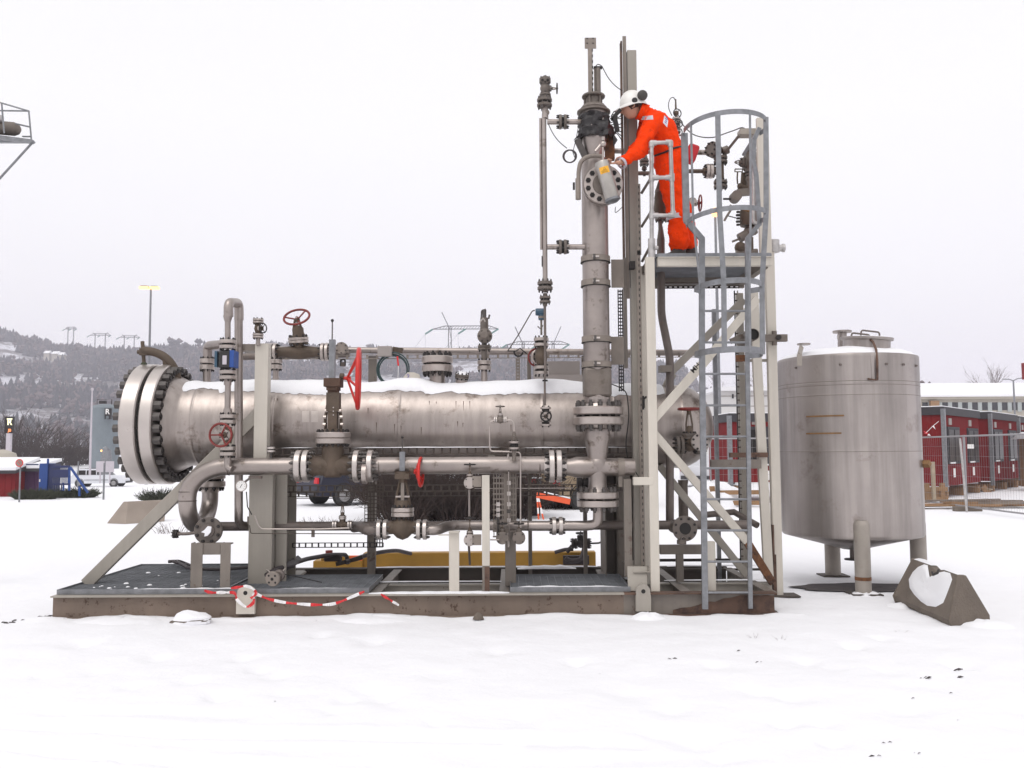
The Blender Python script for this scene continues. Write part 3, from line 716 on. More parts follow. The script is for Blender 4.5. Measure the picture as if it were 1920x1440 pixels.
# upper head
b = MB('pale_casting')
b.lathe(Vector((x1120 + .003, Yc, cz(300))), VZ, [(0, rc * .62), (.03, rc * .65), (cz(256) - cz(300), rc * 1.02), (cz(222) - cz(300), rc * .98), (cz(206) - cz(300), rc * .95), (cz(203) - cz(300), rc * 1.0)], 40, 'pipe_steel')
b.lathe(Vector((x1120, Yc, cz(213))), VZ, [(0, S(31, Yc)), (.004, S(32, Yc)), (.02, S(32, Yc)), (.024, S(31, Yc))], 40)
b.lathe(Vector((x1120, Yc, cz(208))), VZ, [(0, S(25, Yc)), (.02, S(26.5, Yc)), (.06, S(21, Yc)), (.062, S(15, Yc)), (.14, S(15, Yc))], 12)
b.lathe(Vector((x1120, Yc, cz(183))), VZ, [(0, S(22, Yc)), (.012, S(22.5, Yc)), (.024, S(21, Yc))], 32)
for k in range(5):
    th = 2 * PI * k / 5 + .4; p = Vector((x1120 + math.cos(th) * S(17, Yc), Yc + math.sin(th) * S(17, Yc), cz(200))); b.cyl(p, p + VZ * .13, .012, n=8)
b.build('top_cap', col)
b = MB('tray_pale'); p, q = VL(1107, 185, 90, Yc); b.box((p + q) / 2, S(9, Yc), .02, (q - p).length); b.box((p + q) / 2 + Vector((S(4, Yc), .03, 0)), .006, .05, (q - p).length)
for k in range(9):
    b.box((q * (k + .5) + p * (8.5 - k)) / 9 + Vector((S(4, Yc) + .0005, -.012, 0)), .012, .006, .03, 'gasket')
zc_ = W(1107, 81, Yc); b.box(zc_, S(22, Yc), .014, S(21, Yc))
for dx in (-6, 5):
    for dy in (-9, 0): b.cyl(W(1107 + dx, 81 + dy, Yc - .008), W(1107 + dx, 81 + dy, Yc - .012), .008, n=8, m='gasket')
b.build('bracket_mast', col)
b = MB('pale_casting'); p, q = VL(1121.5, 185, 127, Yc); b.cyl(p, q, S(5, Yc), n=16); b.box((p + q) / 2 - Vector((S(6.5, Yc), 0, 0)), .014, .03, (q - p).length); b.box(q, S(17, Yc), .06, .012, 'dark_bolt'); b.build('sensor_tube', col)
# black wrapping
vs = []; fs = []; n = 48; k = 9
for j in range(k + 1):
    for i in range(n):
        th = 2 * PI * i / n; zz_ = cz(262 - 44 * j / k) + .012 * noise.noise(Vector((th * 3, j, 0)))
        r = rc * 1.17 + .05 * noise.noise(Vector((math.cos(th) * 2.2, math.sin(th) * 2.2, j * .9))) + .012 * noise.noise(Vector((math.cos(th) * 7, math.sin(th) * 7, j * 1.7)))
        if math.cos(th) > .6 and j < 6: r += .045
        vs.append((x1120 + math.cos(th) * r, Yc + math.sin(th) * r, zz_))
for j in range(k):
    for i in range(n): fs.append((j * n + i, j * n + (i + 1) % n, (j + 1) * n + (i + 1) % n, (j + 1) * n + i))
b = MB('black_wrap'); b.add(vs, fs)
for a_, b_, c_ in (((1100, 245), (1085, 252), (1076, 262)), ((1150, 250), (1158, 262), (1150, 275))):
    b.prism([W(a_[0], a_[1], Yc - .1), W(b_[0], b_[1], Yc - .1), W(c_[0], c_[1], Yc - .08)], (0, .03, 0))
b.build('plastic_wrapping', col)
# side hood with black folder at left
b = MB('bolt_grey'); b.bar(W(1082, 262, Yc - .05), W(1098, 296, Yc - .05), S(11, Yc), .05); b.build('sensor_hood', col)
b = MB('dull_red_paint'); p, q = VL(1143, 300, 256, Yc + .05); b.box((p + q) / 2, S(18, Yc), .08, (q - p).length, 'rust'); b.build('side_cover', col)
# curved handle pipe on the left of the disc
b = MB('tray_pale'); Yh = .12
b.tube([W(1084, 372, Yh), W(1085, 320, Yh), W(1088, 304, Yh), W(1098, 295, Yh), W(1110, 292, Yh), W(1128, 293, Yh)], S(4.2, Yh), 14, fillet=.05)
p, q = VL(1084, 374, 335, Yh); b.cyl(p, q, S(5.2, Yh), n=14); b.box(W(1076, 349, Yh), S(4, Yh), .02, S(14, Yh), 'dark_bolt'); b.build('handle_pipe', col)
# big disc facing the camera
Yk = .10; dc = W(1131, 345, Yk); b = MB('flange_steel')
fax = Vector((-.03, -1, -.05)).normalized()
b.lathe(dc - fax * .06, fax, [(0, S(37, Yk)), (.045, S(38, Yk)), (.05, S(38, Yk)), (.06, S(36.5, Yk))], 64); b.lathe(dc - fax * .02, fax, [(0, S(21, Yk)), (.035, S(20, Yk))], 40, 'pale_casting')
b.lathe(dc - fax * .3, fax, [(0, rc * .7), (.24, rc * .72)], 32, 'pipe_steel'); b.lathe(dc - fax * .12, fax, [(0, S(38, Yk)), (.035, S(38, Yk))], 48)
_, u, v = basis(fax)
for k in range(12):
    th = 2 * PI * (k + .5) / 12; p = dc + (u * math.cos(th) + v * math.sin(th)) * S(29.5, Yk); b.cyl(p, p + fax * .012, S(5.2, Yk), n=6, m='dark_bolt'); b.cyl(p, p + fax * .022, S(3, Yk), n=10, m='gasket')
b.build('access_flange', col, ang=30)

# ================================================================ detector box held by the worker
Yb = -.02
bx = thing('detector_box', 'silver tubular instrument box with an orange warning label on the column flange', 'instrument', W(1135, 340, Yb))
b = MB('box_aluminium'); p, q = W(1128, 304, Yb), W(1148, 372, Yb)
b.lathe(p, q - p, [(0, S(13.2, Yb)), (.012, S(14.2, Yb)), ((q - p).length - .012, S(14.2, Yb)), ((q - p).length, S(13.5, Yb))], 32); b.build('housing', bx)
b = MB('galvanised'); b.lathe(q, q - p, [(0, S(14.8, Yb)), (.025, S(15.2, Yb)), (.045, S(9, Yb))], 24); b.torus(q + (q - p).normalized() * .02, q - p, S(14, Yb), .006); b.build('end_cap', bx)
ax = (q - p).normalized(); sd_ = ax.cross(VY).normalized(); fn = -VY; lc = p + ax * S(20, Yb) - VY * (S(13.2, Yb) + .002)
b = MB('label_orange')
for i in range(8):
    a0 = R(-38 + i * 9.5 - 6); a1 = a0 + R(9.5); rr = S(14.45, Yb); cc = p + ax * S(20, Yb)
    f1 = lambda a: cc + sd_ * rr * math.sin(a) - VY * rr * math.cos(a)
    b.add([f1(a0) - ax * S(7, Yb), f1(a1) - ax * S(7, Yb), f1(a1) + ax * S(6, Yb), f1(a0) + ax * S(6, Yb)], [(0, 1, 2, 3)])
def onl(u_, v_): a = R(u_); return p + ax * (S(20, Yb) + S(v_, Yb)) + sd_ * S(14.6, Yb) * math.sin(a) - VY * S(14.6, Yb) * math.cos(a)
for v_ in (0.6, 2.6, 4.4): b.tube([onl(a, v_) for a in range(-32, 22, 6)], .0012, 4, m='dark_bolt')
b.tube([onl(-12, -1), onl(-2, -5.4), onl(7, -1), onl(-12, -1)], .0014, 4, m='dark_bolt'); b.build('warning_label', bx)
b = MB('flange_steel'); b.tube([W(1131, 300, Yb), W(1130, 276, Yb)], .012, 10); b.ball(W(1131, 270, Yb), S(6, Yb)); b.cyl(W(1131, 264, Yb), W(1131, 257, Yb), .02, n=10); b.tube([W(1126, 272, Yb), W(1116, 284, Yb)], .016, 8); b.build('fitting', bx)
# ================================================================ blue meter line at the left
Ym = .22
t = thing('meter_line', 'vertical pipe line with a blue and black flow meter beneath an inverted U bend', 'pipe line', W(427, 870, Ym))
b = MB('pipe_steel')
pz = lambda px, py, Y=Ym: W(px, py, Y)
def vcyl(b, px, y0, y1, w0, Y=Ym, w1=None, m=None, n=20):
    p, q = VL(px, y1, y0, Y); b.cyl(p, q, S((w1 if w1 is not None else w0) / 2, Y), S(w0 / 2, Y), n=n, m=m); return b
P_ = [pz(427, 636), pz(427, 606), pz(429, 598), pz(429, 580)]
zt = 566
b.tube([pz(427, 637), pz(427, 603)], S(5.5, Ym), 18)
b.lathe(pz(427, 604), VZ, [(0, S(5.5, Ym)), (S(12, Ym), S(9, Ym))], 20, caps=False)
b.tube([pz(428.5, 594), pz(428.5, 567), pz(448, 568, .55), pz(448, 600, .55)], S(9, Ym), 20, fillet=.085, seg=9)
b.tube([pz(447.5, 596, .55), pz(447.5, 960, .55), pz(447.5, 985, .62), pz(470, 986, .75)], S(8, Ym), 20, fillet=.08, seg=7)
b.build('pipe_run', t)
for (px, py, r_, t_, nb) in ((427, 646, 15.5, 7, 8), (427, 703, 15.5, 7, 8), (427, 786, 15.5, 7, 8), (427, 846, 15.0, 7, 8)):
    f = MB('flange_steel'); f.flange(pz(px, py), VZ, S(r_, Ym), S(t_, Ym), .45, nb); f.build('flange', t, ang=30)
b = MB('pipe_steel'); vcyl(b, 484, 630, 648, 8, .5); vcyl(b, 427, 712, 778, 11); vcyl(b, 427, 766, 778, 15, w1=17); vcyl(b, 427, 695, 722, 14); b.build('pipe_run', t)
m_ = MB('black_plastic'); p, q = VL(424, 692, 657, Ym); m_.lathe(p, VZ, [(0, S(8, Ym)), (.02, S(12, Ym)), (.18, S(12, Ym)), ((q - p).length, S(8, Ym))], 24)
m_.box(pz(422, 674, Ym - .06), S(20, Ym), .06, S(31, Ym)); m_.box(pz(421, 675, Ym - .095), S(8, Ym), .006, S(17, Ym), 'reflective_tape')
m_.box(pz(439, 674, Ym - .01), S(8, Ym), .17, S(32, Ym), 'blue_paint'); m_.box(pz(408, 674, Ym), S(5, Ym), .12, S(30, Ym), 'dark_blue_paint'); m_.build('flow_meter', t, bevel=.004)
valve_ = valve('wheel_valve', 'round red handwheel valve facing outward below the blue flow meter', pz(427, 816), VZ, -VY + VX * -.12, .17, S(9, Ym), S(15, Ym), .03, 6, bon=.07, bfr=S(10, Ym), wheel=S(21, Ym), wheelh=.17, wm='dull_red_paint', body='valve_casting', ends=(0, 0), rim=S(2.2, Ym), yoke=False, wcone=.1)
b = MB('pipe_steel'); b.tube([pz(427, 852), pz(427, 876), pz(436, 880, .2)], S(6.5, Ym), 16, fillet=.05); b.build('pipe_run', t)
# pressure gauge
g = thing('pressure_gauge', 'white-faced round pressure gauge on a small branch beside the left saddle', 'gauge', W(453, 911, .3))
c = W(453, 911, .3); b = MB('flange_steel'); b.lathe(c, -VY, [(-.02, S(9.5, .3)), (.01, S(10.5, .3)), (.016, S(10.5, .3)), (.016, S(9, .3))], 32); b.build('case', g)
b = MB('sign_white'); b.lathe(c - VY * .0165, -VY, [(0, S(9.2, .3)), (.002, S(9.2, .3))], 32); b.build('dial', g)
b = MB('gasket'); b.bar(c - VY * .020 + VX * -.012 - VZ * .02, c - VY * .020 + VX * .012 + VZ * .02, .005, .002); 
for k in range(9):
    a = R(-40 + k * 32); d = Vector((math.cos(a), 0, math.sin(a))); b.bar(c - VY * .020 + d * .036, c - VY * .020 + d * .043, .003, .002)
b.build('needle', g)
b = MB('small_pipe'); b.tube([W(460, 903, .32), W(472, 894, .36), W(485, 894, .36)], .012, 8); b.tube([W(462, 922, .3), W(464, 950, .3), W(472, 965, .32)], .006, 8, m='gasket'); b.box(W(479, 895, .34), S(24, .3), .05, S(5, .3)); b.build('branch', g)
# box on the saddle with small tubing
b = MB('pale_casting'); b.box(W(472, 975, .6), S(12, .6), .1, S(14, .6)); b.build('junction', g)
t = thing('instrument_tubing', 'thin bright tubing running under the lower header with its small bracket', 'tubing', W(560, 1000, .45))
b = MB('flange_steel'); b.tube([W(478, 966, .4), W(484, 985, .4), W(490, 992, .4), W(600, 992, .4), W(655, 990, .4)], S(1.6, .4), 8, fillet=.03); b.build('tube', t)
b = MB('tray_steel'); b.tube([W(468, 985, .4), W(470, 1000, .4), W(690, 1001, .4)], S(.9, .4), 6, fillet=.02); b.build('tube', t)
b = MB('pale_casting'); b.box(W(587, 998, .42), S(6, .4), .012, S(18, .4)); b.build('bracket', t)

# ================================================================ lower headers
Yl = .75
pipe('lower_header', 'long lower pipe running straight behind the small valves', 'pipe', [W(408, 987, Yl + .0), W(1400, 984, Yl)], S(8.4, Yl), 'small_pipe', welds=[(W(470, 986, Yl), VX), (W(850, 985, Yl), VX)])
Y2 = .28
pipe('valve_branch', 'lower branch pipe with offset bends on both sides of the globe valve', 'pipe',
     [W(664, 989, Yl - .02), W(674, 987, .6), W(690, 994, Y2), W(706, 995, Y2)], S(10, Y2), 'small_pipe', fillet=.1)
pipe('lower_branch_pipe', 'lower pipe bending up into the bottom flange of the column', 'pipe',
     [W(800, 994, Y2), W(820, 994, Y2), W(842, 985, Y2 + .2), W(880, 985, Y2 + .25), W(1000, 986, Y2 + .1), W(1098, 986, Yc), W(1121, 983, Yc), W(1121, 946, Yc)], S(9.4, Y2), 'pipe_steel', fillet=.14,
     joints=[(W(1045, 986, Y2 + .12), VX, S(17, Y2), S(8, Y2), 8, 'bright_flange', .6)], welds=[(W(990, 986, Y2 + .1), VX)])
# globe valve with red wheel on the side and grey stem box
gv2 = thing('globe_valve', 'squat brown globe valve on the lower pipe with a small red side wheel', 'valve', W(755, 992, Y2))
c = W(755, 989, Y2); b = MB('valve_casting')
b.lathe(c - VX * S(28, Y2), VX, [(0, S(13, Y2)), (.06, S(12, Y2)), (.1, S(19, Y2)), (S(28, Y2), S(23, Y2)), (S(56, Y2) - .1, S(19, Y2)), (S(56, Y2) - .06, S(12, Y2)), (S(56, Y2), S(13, Y2))], 32)
vcyl(b, 755, 970, 995, 28, Y2, 40, n=28); b.build('valve_body', gv2, ang=60)
for px in (717, 791):
    f = MB('bright_flange'); f.flange(W(px, 993, Y2), VX, S(18.5, Y2), S(7.5, Y2), .55, 8, m='bright_flange', bm='bolt_grey'); f.build('flange', gv2, ang=30)
f = MB('flange_steel'); f.flange(W(755, 960, Y2), VZ, S(21, Y2), S(8, Y2), .08, 12, m='flange_steel'); f.build('bonnet_flange', gv2, ang=30)
b = MB('valve_casting'); vcyl(b, 755, 938, 950, 26, Y2, 34, n=20)
for s_ in (-1, 1): b.tube([W(755 + s_ * 14, 949, Y2), W(755 + s_ * 10, 925, Y2), W(755 + s_ * 5, 900, Y2)], S(2.4, Y2), 8)
b.box(W(755, 931, Y2), S(26, Y2), .03, S(3, Y2), 'flange_steel'); b.box(W(755, 925, Y2), S(6, Y2), .05, S(40, Y2), 'tray_pale'); b.cyl(W(755, 905, Y2), W(755, 896, Y2), S(7, Y2)); b.cyl(W(755, 897, Y2), W(755, 884, Y2), S(14, Y2), S(15, Y2))
b.box(W(755, 893, Y2), S(26, Y2), .15, S(10, Y2)); b.cyl(W(768, 882, Y2), W(776, 882, Y2), S(6, Y2)); b.build('yoke', gv2)
b = MB('galvanised'); p, q = VL(754.5, 883, 847, Y2); b.box((p + q) / 2, S(10, Y2), S(10, Y2), (q - p).length); b.build('stem_cover', gv2)
b = MB('bolt_grey'); p, q = VL(754.5, 847, 820, Y2); b.cyl(p, q, S(1, Y2), n=8); b.ball(q, S(2.5, Y2), 'dark_bolt'); b.build('stem_rod', gv2)
b = MB('red_paint'); wc = W(789, 885, Y2); wax = Vector((1, -.06, 0)).normalized(); _, u, v = basis(wax); b.torus(wc, wax, S(26, Y2), S(2.8, Y2), 44, 10); hb = W(779, 884, Y2)
b.lathe(hb - VX * .03, VX, [(0, .02), (.03, .03), (.05, .02)], 14)
for k in range(5):
    th = 2 * PI * k / 5; b.tube([hb, wc + (u * math.cos(th) + v * math.sin(th)) * S(26, Y2)], S(2, Y2), 8)
b.build('handwheel', gv2)
# small valve on the header
valve('header_valve', 'small dark T-handled valve standing on the lower header left of the globe valve', W(642, 984, .5), VX, VZ, S(24, .5), S(6.5, .5), S(8, .5), S(3.5, .5), 4, bon=S(14, .5), bfr=S(7, .5), wheel=S(10, .5), wheelh=S(39, .5), wm='dark_bolt', rim=S(1.6, .5), fm='bright_flange', wcone=0)
# flange facing camera with rag
fx = thing('blind_end_flange', 'bolted flange facing outward with a white tag, on top of the short support stand', 'flange', W(390, 996, .2))
b = MB('weathered_flange'); ax = Vector((.12, -1, .05)).normalized(); c = W(391, 995, .28); b.flange(c, ax, S(25, .28), .03, .5, 8, m='weathered_flange', bl=.8, br=.018); b.build('flange', fx, ang=30)
b = MB('small_pipe'); b.lathe(c, -ax, [(0, S(12, .3)), (.45, S(12, .3))], 24); b.lathe(c, ax, [(0, S(13, .3)), (.06, S(12, .3))], 24); b.build('pipe_stub', fx)
b = MB('snow'); cc = c + ax * .075
b.prism([cc + Vector((S(x_, .2), 0, S(-y_, .2))) for x_, y_ in ((-10, 2), (-4, -2), (2, -9), (9, -8), (8, 2), (2, 9), (-4, 10), (-3, 4))], (0, -.02, 0)); b.build('ice_lump', fx, bevel=.004)
b = MB('small_pipe'); b.tube([c + Vector((-.08, 0, -.0)), W(366, 999, .28), W(350, 1001, .28), W(333, 1001, .28)], S(3, .28), 10, fillet=.03); b.flange(W(329, 1001, .28), VX, S(8, .28), S(3.5, .28), .25, 6, m='dark_bolt', bl=1.2); b.build('drain_branch', fx)
# short support stand
t = thing('pipe_stand', 'short two-legged steel stand under the tagged flange', 'stand', W(395, 1105, .12))
for (px, wpx, y0, y1) in ((369, 21, 1018, 1110), (423, 18, 1018, 1106)):
    b = MB('stained_cream_paint'); Y = .14; p, q = VL(px, y1, y0, Y); p.z = ZT
    b.box((p + q) / 2, S(wpx, Y), .01, (q - p).length); b.box((p + q) / 2 + Vector((-S(wpx / 2, Y), .05, 0)), .01, .11, (q - p).length); b.box(p + VZ * .006, S(wpx, Y) + .04, .14, .012)
    b.build('leg', t, bevel=.003)
b = MB('stained_cream_paint'); b.box(W(396, 1030, .17), S(36, .17), .04, S(19, .17)); b.box(W(402, 1019, .2), S(66, .2), .09, .014); b.build('cross_bar', t, bevel=.003)

# loose valve body on the grating
t = thing('end_fitting', 'small pale round flanged fitting lying on the grating near the taped lug', 'fitting', W(513, 1085, .08))
ax = Vector((.22, 1, .12)).normalized(); c = W(510, 1086, .02); b = MB('tray_pale'); b.lathe(c, ax, [(0, S(13, 0)), (.006, S(14, 0)), (.03, S(14, 0))], 32); b.lathe(c, ax, [(.03, .045), (.13, .045), (.14, .06), (.17, .06)], 24, 'small_pipe')
_, u, v = basis(ax)
for k in range(4):
    th = PI / 4 + k * PI / 2; p = c + (u * math.cos(th) + v * math.sin(th)) * S(9, 0); b.cyl(p - ax * .002, p + ax * .002, .011, n=10, m='gasket')
b.cyl(c - ax * .002, c + ax * .002, .016, n=14, m='gasket'); b.build('flange_end', t)
b = MB('flange_steel'); b.tube([c + ax * .1, W(500, 1068, .2)], .006, 6); b.tube([c + ax * .1, W(535, 1066, .2)], .008, 6); b.build('studs', t)

# ================================================================ hoses
def hose(name, label, pts, rpx, m='rubber_hose', base=None):
    b = MB(m); b.tube([W(*p) for p in pts], S(rpx, pts[0][2]), 10, fillet=.12, seg=6)
    return solo(b, name, label, 'hose' if 'hose' in name else 'cable', W(*pts[0]))
gz = 1062
hose('black_hose', 'black rubber hose lying across the left grating behind the stand', [(316, 1053, 1.95), (330, 1052, 1.95), (355, 1066, 1.5), (420, 1068, 1.4), (480, 1062, 1.3), (520, 1066, .9)], 3)
hose('coiled_hose', 'loop of dark hose at the far edge of the left grating', [(352, 1060, 1.85), (322, 1053, 1.9), (335, 1051, 2.0), (350, 1057, 2.0), (365, 1063, 1.7)], 2.5)
t = thing('hose_bundle', 'bundle of dark hoses and belts lying over the rear beam toward the yellow beam', 'hose', W(600, 1050, 1.5))
for pts in ([(530, 1070, .8), (545, 1058, 1.2), (575, 1048, 1.6), (620, 1040, 2.0), (650, 1040, 2.3), (652, 1058, 2.3)], [(648, 1054, 2.1), (690, 1040, 2.4), (720, 1034, 2.6), (745, 1032, 2.8), (770, 1038, 3.2)], [(500, 1078, .3), (520, 1066, .6), (550, 1060, 1.0)]):
    b = MB('rubber_hose'); b.tube([W(*p) for p in pts], .026, 10, fillet=.1); b.build('hose', t)
b = MB('rubber_hose'); b.box(W(625, 1046, 2.2), S(30, 2.2), .1, S(12, 2.2)); b.bar(W(532, 1066, .9), W(562, 1047, 1.5), .08, .03); b.bar(W(630, 1058, 2.15), W(680, 1045, 2.15), .05, .03, 'beam_dark'); b.build('belt', t)
hose('thin_cable', 'thin black cable lying on the short grating', [(500, 1070, .5), (540, 1078, .45), (560, 1082, .4), (603, 1092, .2)], .8, 'gasket')

# ================================================================ yellow beam on the snow
Yy = 3.5
t = thing('spreader_beam', 'long yellow lifting beam lying on the snow behind the skid', 'beam', W(850, 1058, Yy))
p0 = W(592, 1058, Yy); p1 = W(1116, 1056, Yy); z1_ = W(850, 1039, Yy).z
b = MB('yellow_paint'); xm1, xm2 = W(683, 1050, Yy).x, W(1090, 1050, Yy).x
b.box(((xm1 + p1.x) / 2, Yy, (z1_ + .0) / 2 + .02), p1.x - xm1, .2, z1_ + .02); b.build('beam', t, bevel=.008)
b = MB('yellow_paint'); b.box(((p0.x + xm1) / 2, Yy - .05, .10), (xm1 - p0.x), .25, .12); b.box(((p0.x + xm1) / 2, Yy - .1, .19), (xm1 - p0.x) * .7, .1, .06); b.build('head', t, bevel=.01)
b = MB('sign_orange'); b.box((xm1 - .09, Yy - .13, .14), .17, .05, .17); b.build('end_plate', t)
b = MB('dark_bolt'); b.lathe(W(617, 1050, Yy - .1), VZ, [(0, .08), (.02, .09), (.05, .06)], 14, 'valve_casting'); b.cyl(W(617, 1045, Yy), W(617, 1032, Yy), .05, n=12, m='dull_red_paint'); b.build('swivel', t)
b = MB('rubber_hose'); b.tube([W(1062, 1035, 3.3), W(1078, 1020, 3.3), W(1088, 1014, 3.3), W(1096, 1025, 3.3), W(1090, 1050, 3.2), W(1070, 1052, 3.2), W(1060, 1046, 3.2)], .03, 10, fillet=.12)
b.tube([W(1040, 1036, 3.3), W(1060, 1030, 3.3), W(1075, 1030, 3.3)], .025, 8, fillet=.1); b.box(W(1080, 1050, 3.3), .35, .1, .12); b.build('sling', t)
valve('hand_valve', 'small black valve with T-handle standing at the end of the yellow beam', W(1089, 1019, 3.0), VX, VZ, .14, .05, .07, .03, 6, bon=.08, bfr=.05, wheel=S(8, 3), wheelh=S(19, 3), wm='dark_bolt', body='dark_bolt', fm='dark_bolt', rim=.012, wcone=0)
pipe('rear_thin_rail', 'thin black rod running right from the small black valve', 'rod', [W(1104, 1019, 3.0), W(1128, 1018, 3.0), W(1131, 1000, 3.0)], .012, 'dark_bolt', fillet=.05)

# ================================================================ cable trays
def tray(name, label, x0, x1, py, hpx, Y, m='tray_steel', rungs=.09, vert=False, wpx=None, cat='cable tray'):
    t = thing(name, label, cat, W((x0 + x1) / 2, py, Y)); b = MB(m)
    p, q = HL(py, x0, x1, Y); h = S(hpx / 2, Y)
    for s_ in (-1, 1): b.box((p + q) / 2 + VZ * h * s_, (q - p).length, .02, S(hpx, Y) * .17)
    n = int((q - p).length / rungs)
    for i in range(n + 1): b.box(p + (q - p) * i / n, rungs * .22, .012, h * 2)
    b.box((p + q) / 2 - VZ * (h + .004), (q - p).length, .16, .004) if False else None
    b.build('side_rail', t, smooth=False); return t
tray('cable_tray', 'upper perforated cable tray running under the vessel', 515, 1190, 845, 12, .72)
b = MB('snow'); 
strip(525, 590, 836, .70, .03, .012, mb=b, zz=W(557, 840, .72).z + .0); strip(658, 940, 836, .70, .03, .012, mb=b, zz=W(800, 839.4, .72).z); strip(978, 1180, 837, .70, .03, .01, mb=b, zz=W(1080, 839.4, .72).z)
solo(b, 'tray_snow', 'thin line of snow on the tray under the vessel', 'snow', W(800, 838, .7), kind='stuff')
tray('cable_tray', 'middle perforated cable tray level with the foot of the thick pipe', 520, 1180, 915, 11, .95)
tray('cable_tray', 'lower perforated cable tray hanging behind the globe valve', 530, 1100, 926, 8, 1.15)
tray('cable_tray', 'short low cable tray hanging between the left saddle and the globe valve', 549, 718, 1022, 8, 1.0, 'dark_bolt', .07)
t = thing('support_girder', 'dark longitudinal girder under the vessel behind the trays', 'girder', W(850, 858, 1.1)); b = MB('beam_dark'); p, q = HL(857, 520, 1190, 1.0); b.box((p + q) / 2, (q - p).length, .05, S(17, 1)); b.build('web', t)
b = MB('grey_cream_paint'); b.box((p + q) / 2 + Vector((.4, -.03, 0)), .08, .014, S(17, 1)); b.build('stiffener', t)
# mesh cable basket
t = thing('wire_basket', 'upright wire mesh basket tray hanging left of the globe valve', 'cable tray', W(700, 960, .9)); b = MB('tray_steel')
for i in range(7): p, q = VL(684 + i * 5.6, 1003, 900, .9); b.cyl(p, q, .005, n=5)
for i in range(15): p, q = HL(902 + i * 7, 684, 718, .9); b.cyl(p, q, .005, n=5)
b.build('mesh', t, smooth=False); b = MB('dark_bolt')
for i in range(4): p, q = VL(702 + i * 5, 1026, 1003, .9); b.cyl(p, q, .006, n=5)
for i in range(4): p, q = HL(1004 + i * 7, 702, 718, .9); b.cyl(p, q, .006, n=5)
b.build('lower_mesh', t, smooth=False)
b = MB('dark_bolt'); p, q = VL(689, 1028, 1003, .9); b.cyl(p, q, .005, n=5); b.build('hanger', t)

# ================================================================ instrument bracket cluster in the middle
Yi = .22
t = thing('instrument_post', 'tall cream post with rust-blackened foot, small flanged valves bolted to its left', 'post', W(911, 1110, .08))
b = MB('cream_paint'); p, q = VL(911, 1060, 891, .08); p2 = Vector((p.x, .08, ZT)); b.box((p + q) / 2, S(14, .08), S(14, .08), (q - p).length); b.box((p2 + p) / 2, S(13.4, .08), S(13.4, .08), (p - p2).length, 'stained_cream_paint'); b.box(p2 + Vector((.012, -.0395, .14)), S(9, .08), .004, .24, 'rust_beam'); b.build('post', t, bevel=.003)
def plate(px, py, w_, h_, Y, m='tray_pale', th=.01): 
    b = MB(m); b.box(W(px, py, Y), S(w_, Y), th, S(h_, Y)); return b
plate(894, 903, 17, 20, .09).build('plate', t, bevel=.002); plate(894, 1012, 17, 20, .09).build('plate', t, bevel=.002)
for py, lb in ((899, 'small valve with wheel at the upper left of the tall cream post'), (1006, 'small valve with wheel at the lower left of the tall cream post')):
    valve('needle_valve', lb, W(881, py + 6, .14), VY, VZ, .06, S(7, .1), S(11, .1), .012, 4, bon=S(15, .1), bfr=S(6, .1), wheel=S(10, .1), wheelh=S(34 if py < 950 else 40, .1), wm='dark_bolt', fm='flange_steel', body='valve_casting', rim=S(1.4, .1), wcone=0)
pipe('vent_riser', 'thin grey vertical pipe joining the two small valves left of the cream post', 'pipe', [W(880, 918, .2), W(880, 968, .2)], S(2, .2), 'pipe_steel')
pipe('drain_leg', 'thin drain pipe running down from the lower small valve to the beam', 'pipe', [W(879, 1020, .2), W(881, 1058, .5)], S(2.2, .2), 'small_pipe')
p = W(853, 998, .12)
t = thing('short_post', 'short cream angle post standing on the front beam below the lower pipe', 'post', W(853, 1103, .12)); b = MB('cream_paint'); p, q = VL(852, 1103, 997, .10); p.z = ZT; b.box((p + q) / 2, S(18, .1), .012, (q - p).length); b.box((p + q) / 2 + Vector((-S(9, .1), .05, 0)), .012, .1, (q - p).length); b.box(q, S(20, .1), .12, .012); b.box(W(833, 1003, .12), S(22, .1), .06, .008); b.build('angle', t, bevel=.003)
# rear thick post of the cluster
t = thing('instrument_column', 'darker steel column carrying a punched gauge panel and small valves', 'post', W(958, 1090, .5))
b = MB('stained_cream_paint'); p, q = VL(957, 1090, 885, .55); p.z = ZT; b.box((p + q) / 2, S(20, .55), .11, (q - p).length); b.build('column', t, bevel=.004)
b = MB('tray_pale'); Y = .40
for i in range(9):
    px = 926 + i * 5.2
    if i in (4, 5): p, q = VL(px, 1008 + i, 884, Y); b.box((p + q) / 2, S(5.6, Y), .008, (q - p).length)
    else: p, q = VL(px, 1004, 884, Y); b.box((p + q) / 2, S(1.7, Y), .008, (q - p).length)
for i in range(13): p, q = HL(886 + i * 10, 924, 946, Y - .004); b.box((p + q) / 2, (q - p).length, .008, S(3, Y))
for i in range(12): p, q = HL(886 + i * 10, 952, 968, Y - .004); b.box((p + q) / 2, (q - p).length, .008, S(2.4, Y))
b.build('punched_panel', t, smooth=False)
b = MB('label_orange'); p, q = HL(884, 927, 944, Y - .02); b.box((p + q) / 2, (q - p).length, .03, S(5, Y)); b.build('orange_strip', t)
b = MB('flange_steel'); p, q = VL(953, 1020, 780 + 66, .3)
b.cyl(*VL(954, 1024, 850, .3), r=S(1.2, .3), n=8)
for py in (880, 905, 925, 945, 958, 975): b.cyl(W(954, py + 4, .3), W(954, py - 3, .3), S(4, .3), n=6, m='bright_flange' if py % 2 else 'bolt_grey')
for py in (945, 955, 965): b.cyl(W(934, py + 4, .3), W(934, py - 3, .3), S(4, .3), n=6, m='bright_flange' if py % 2 else 'bolt_grey')
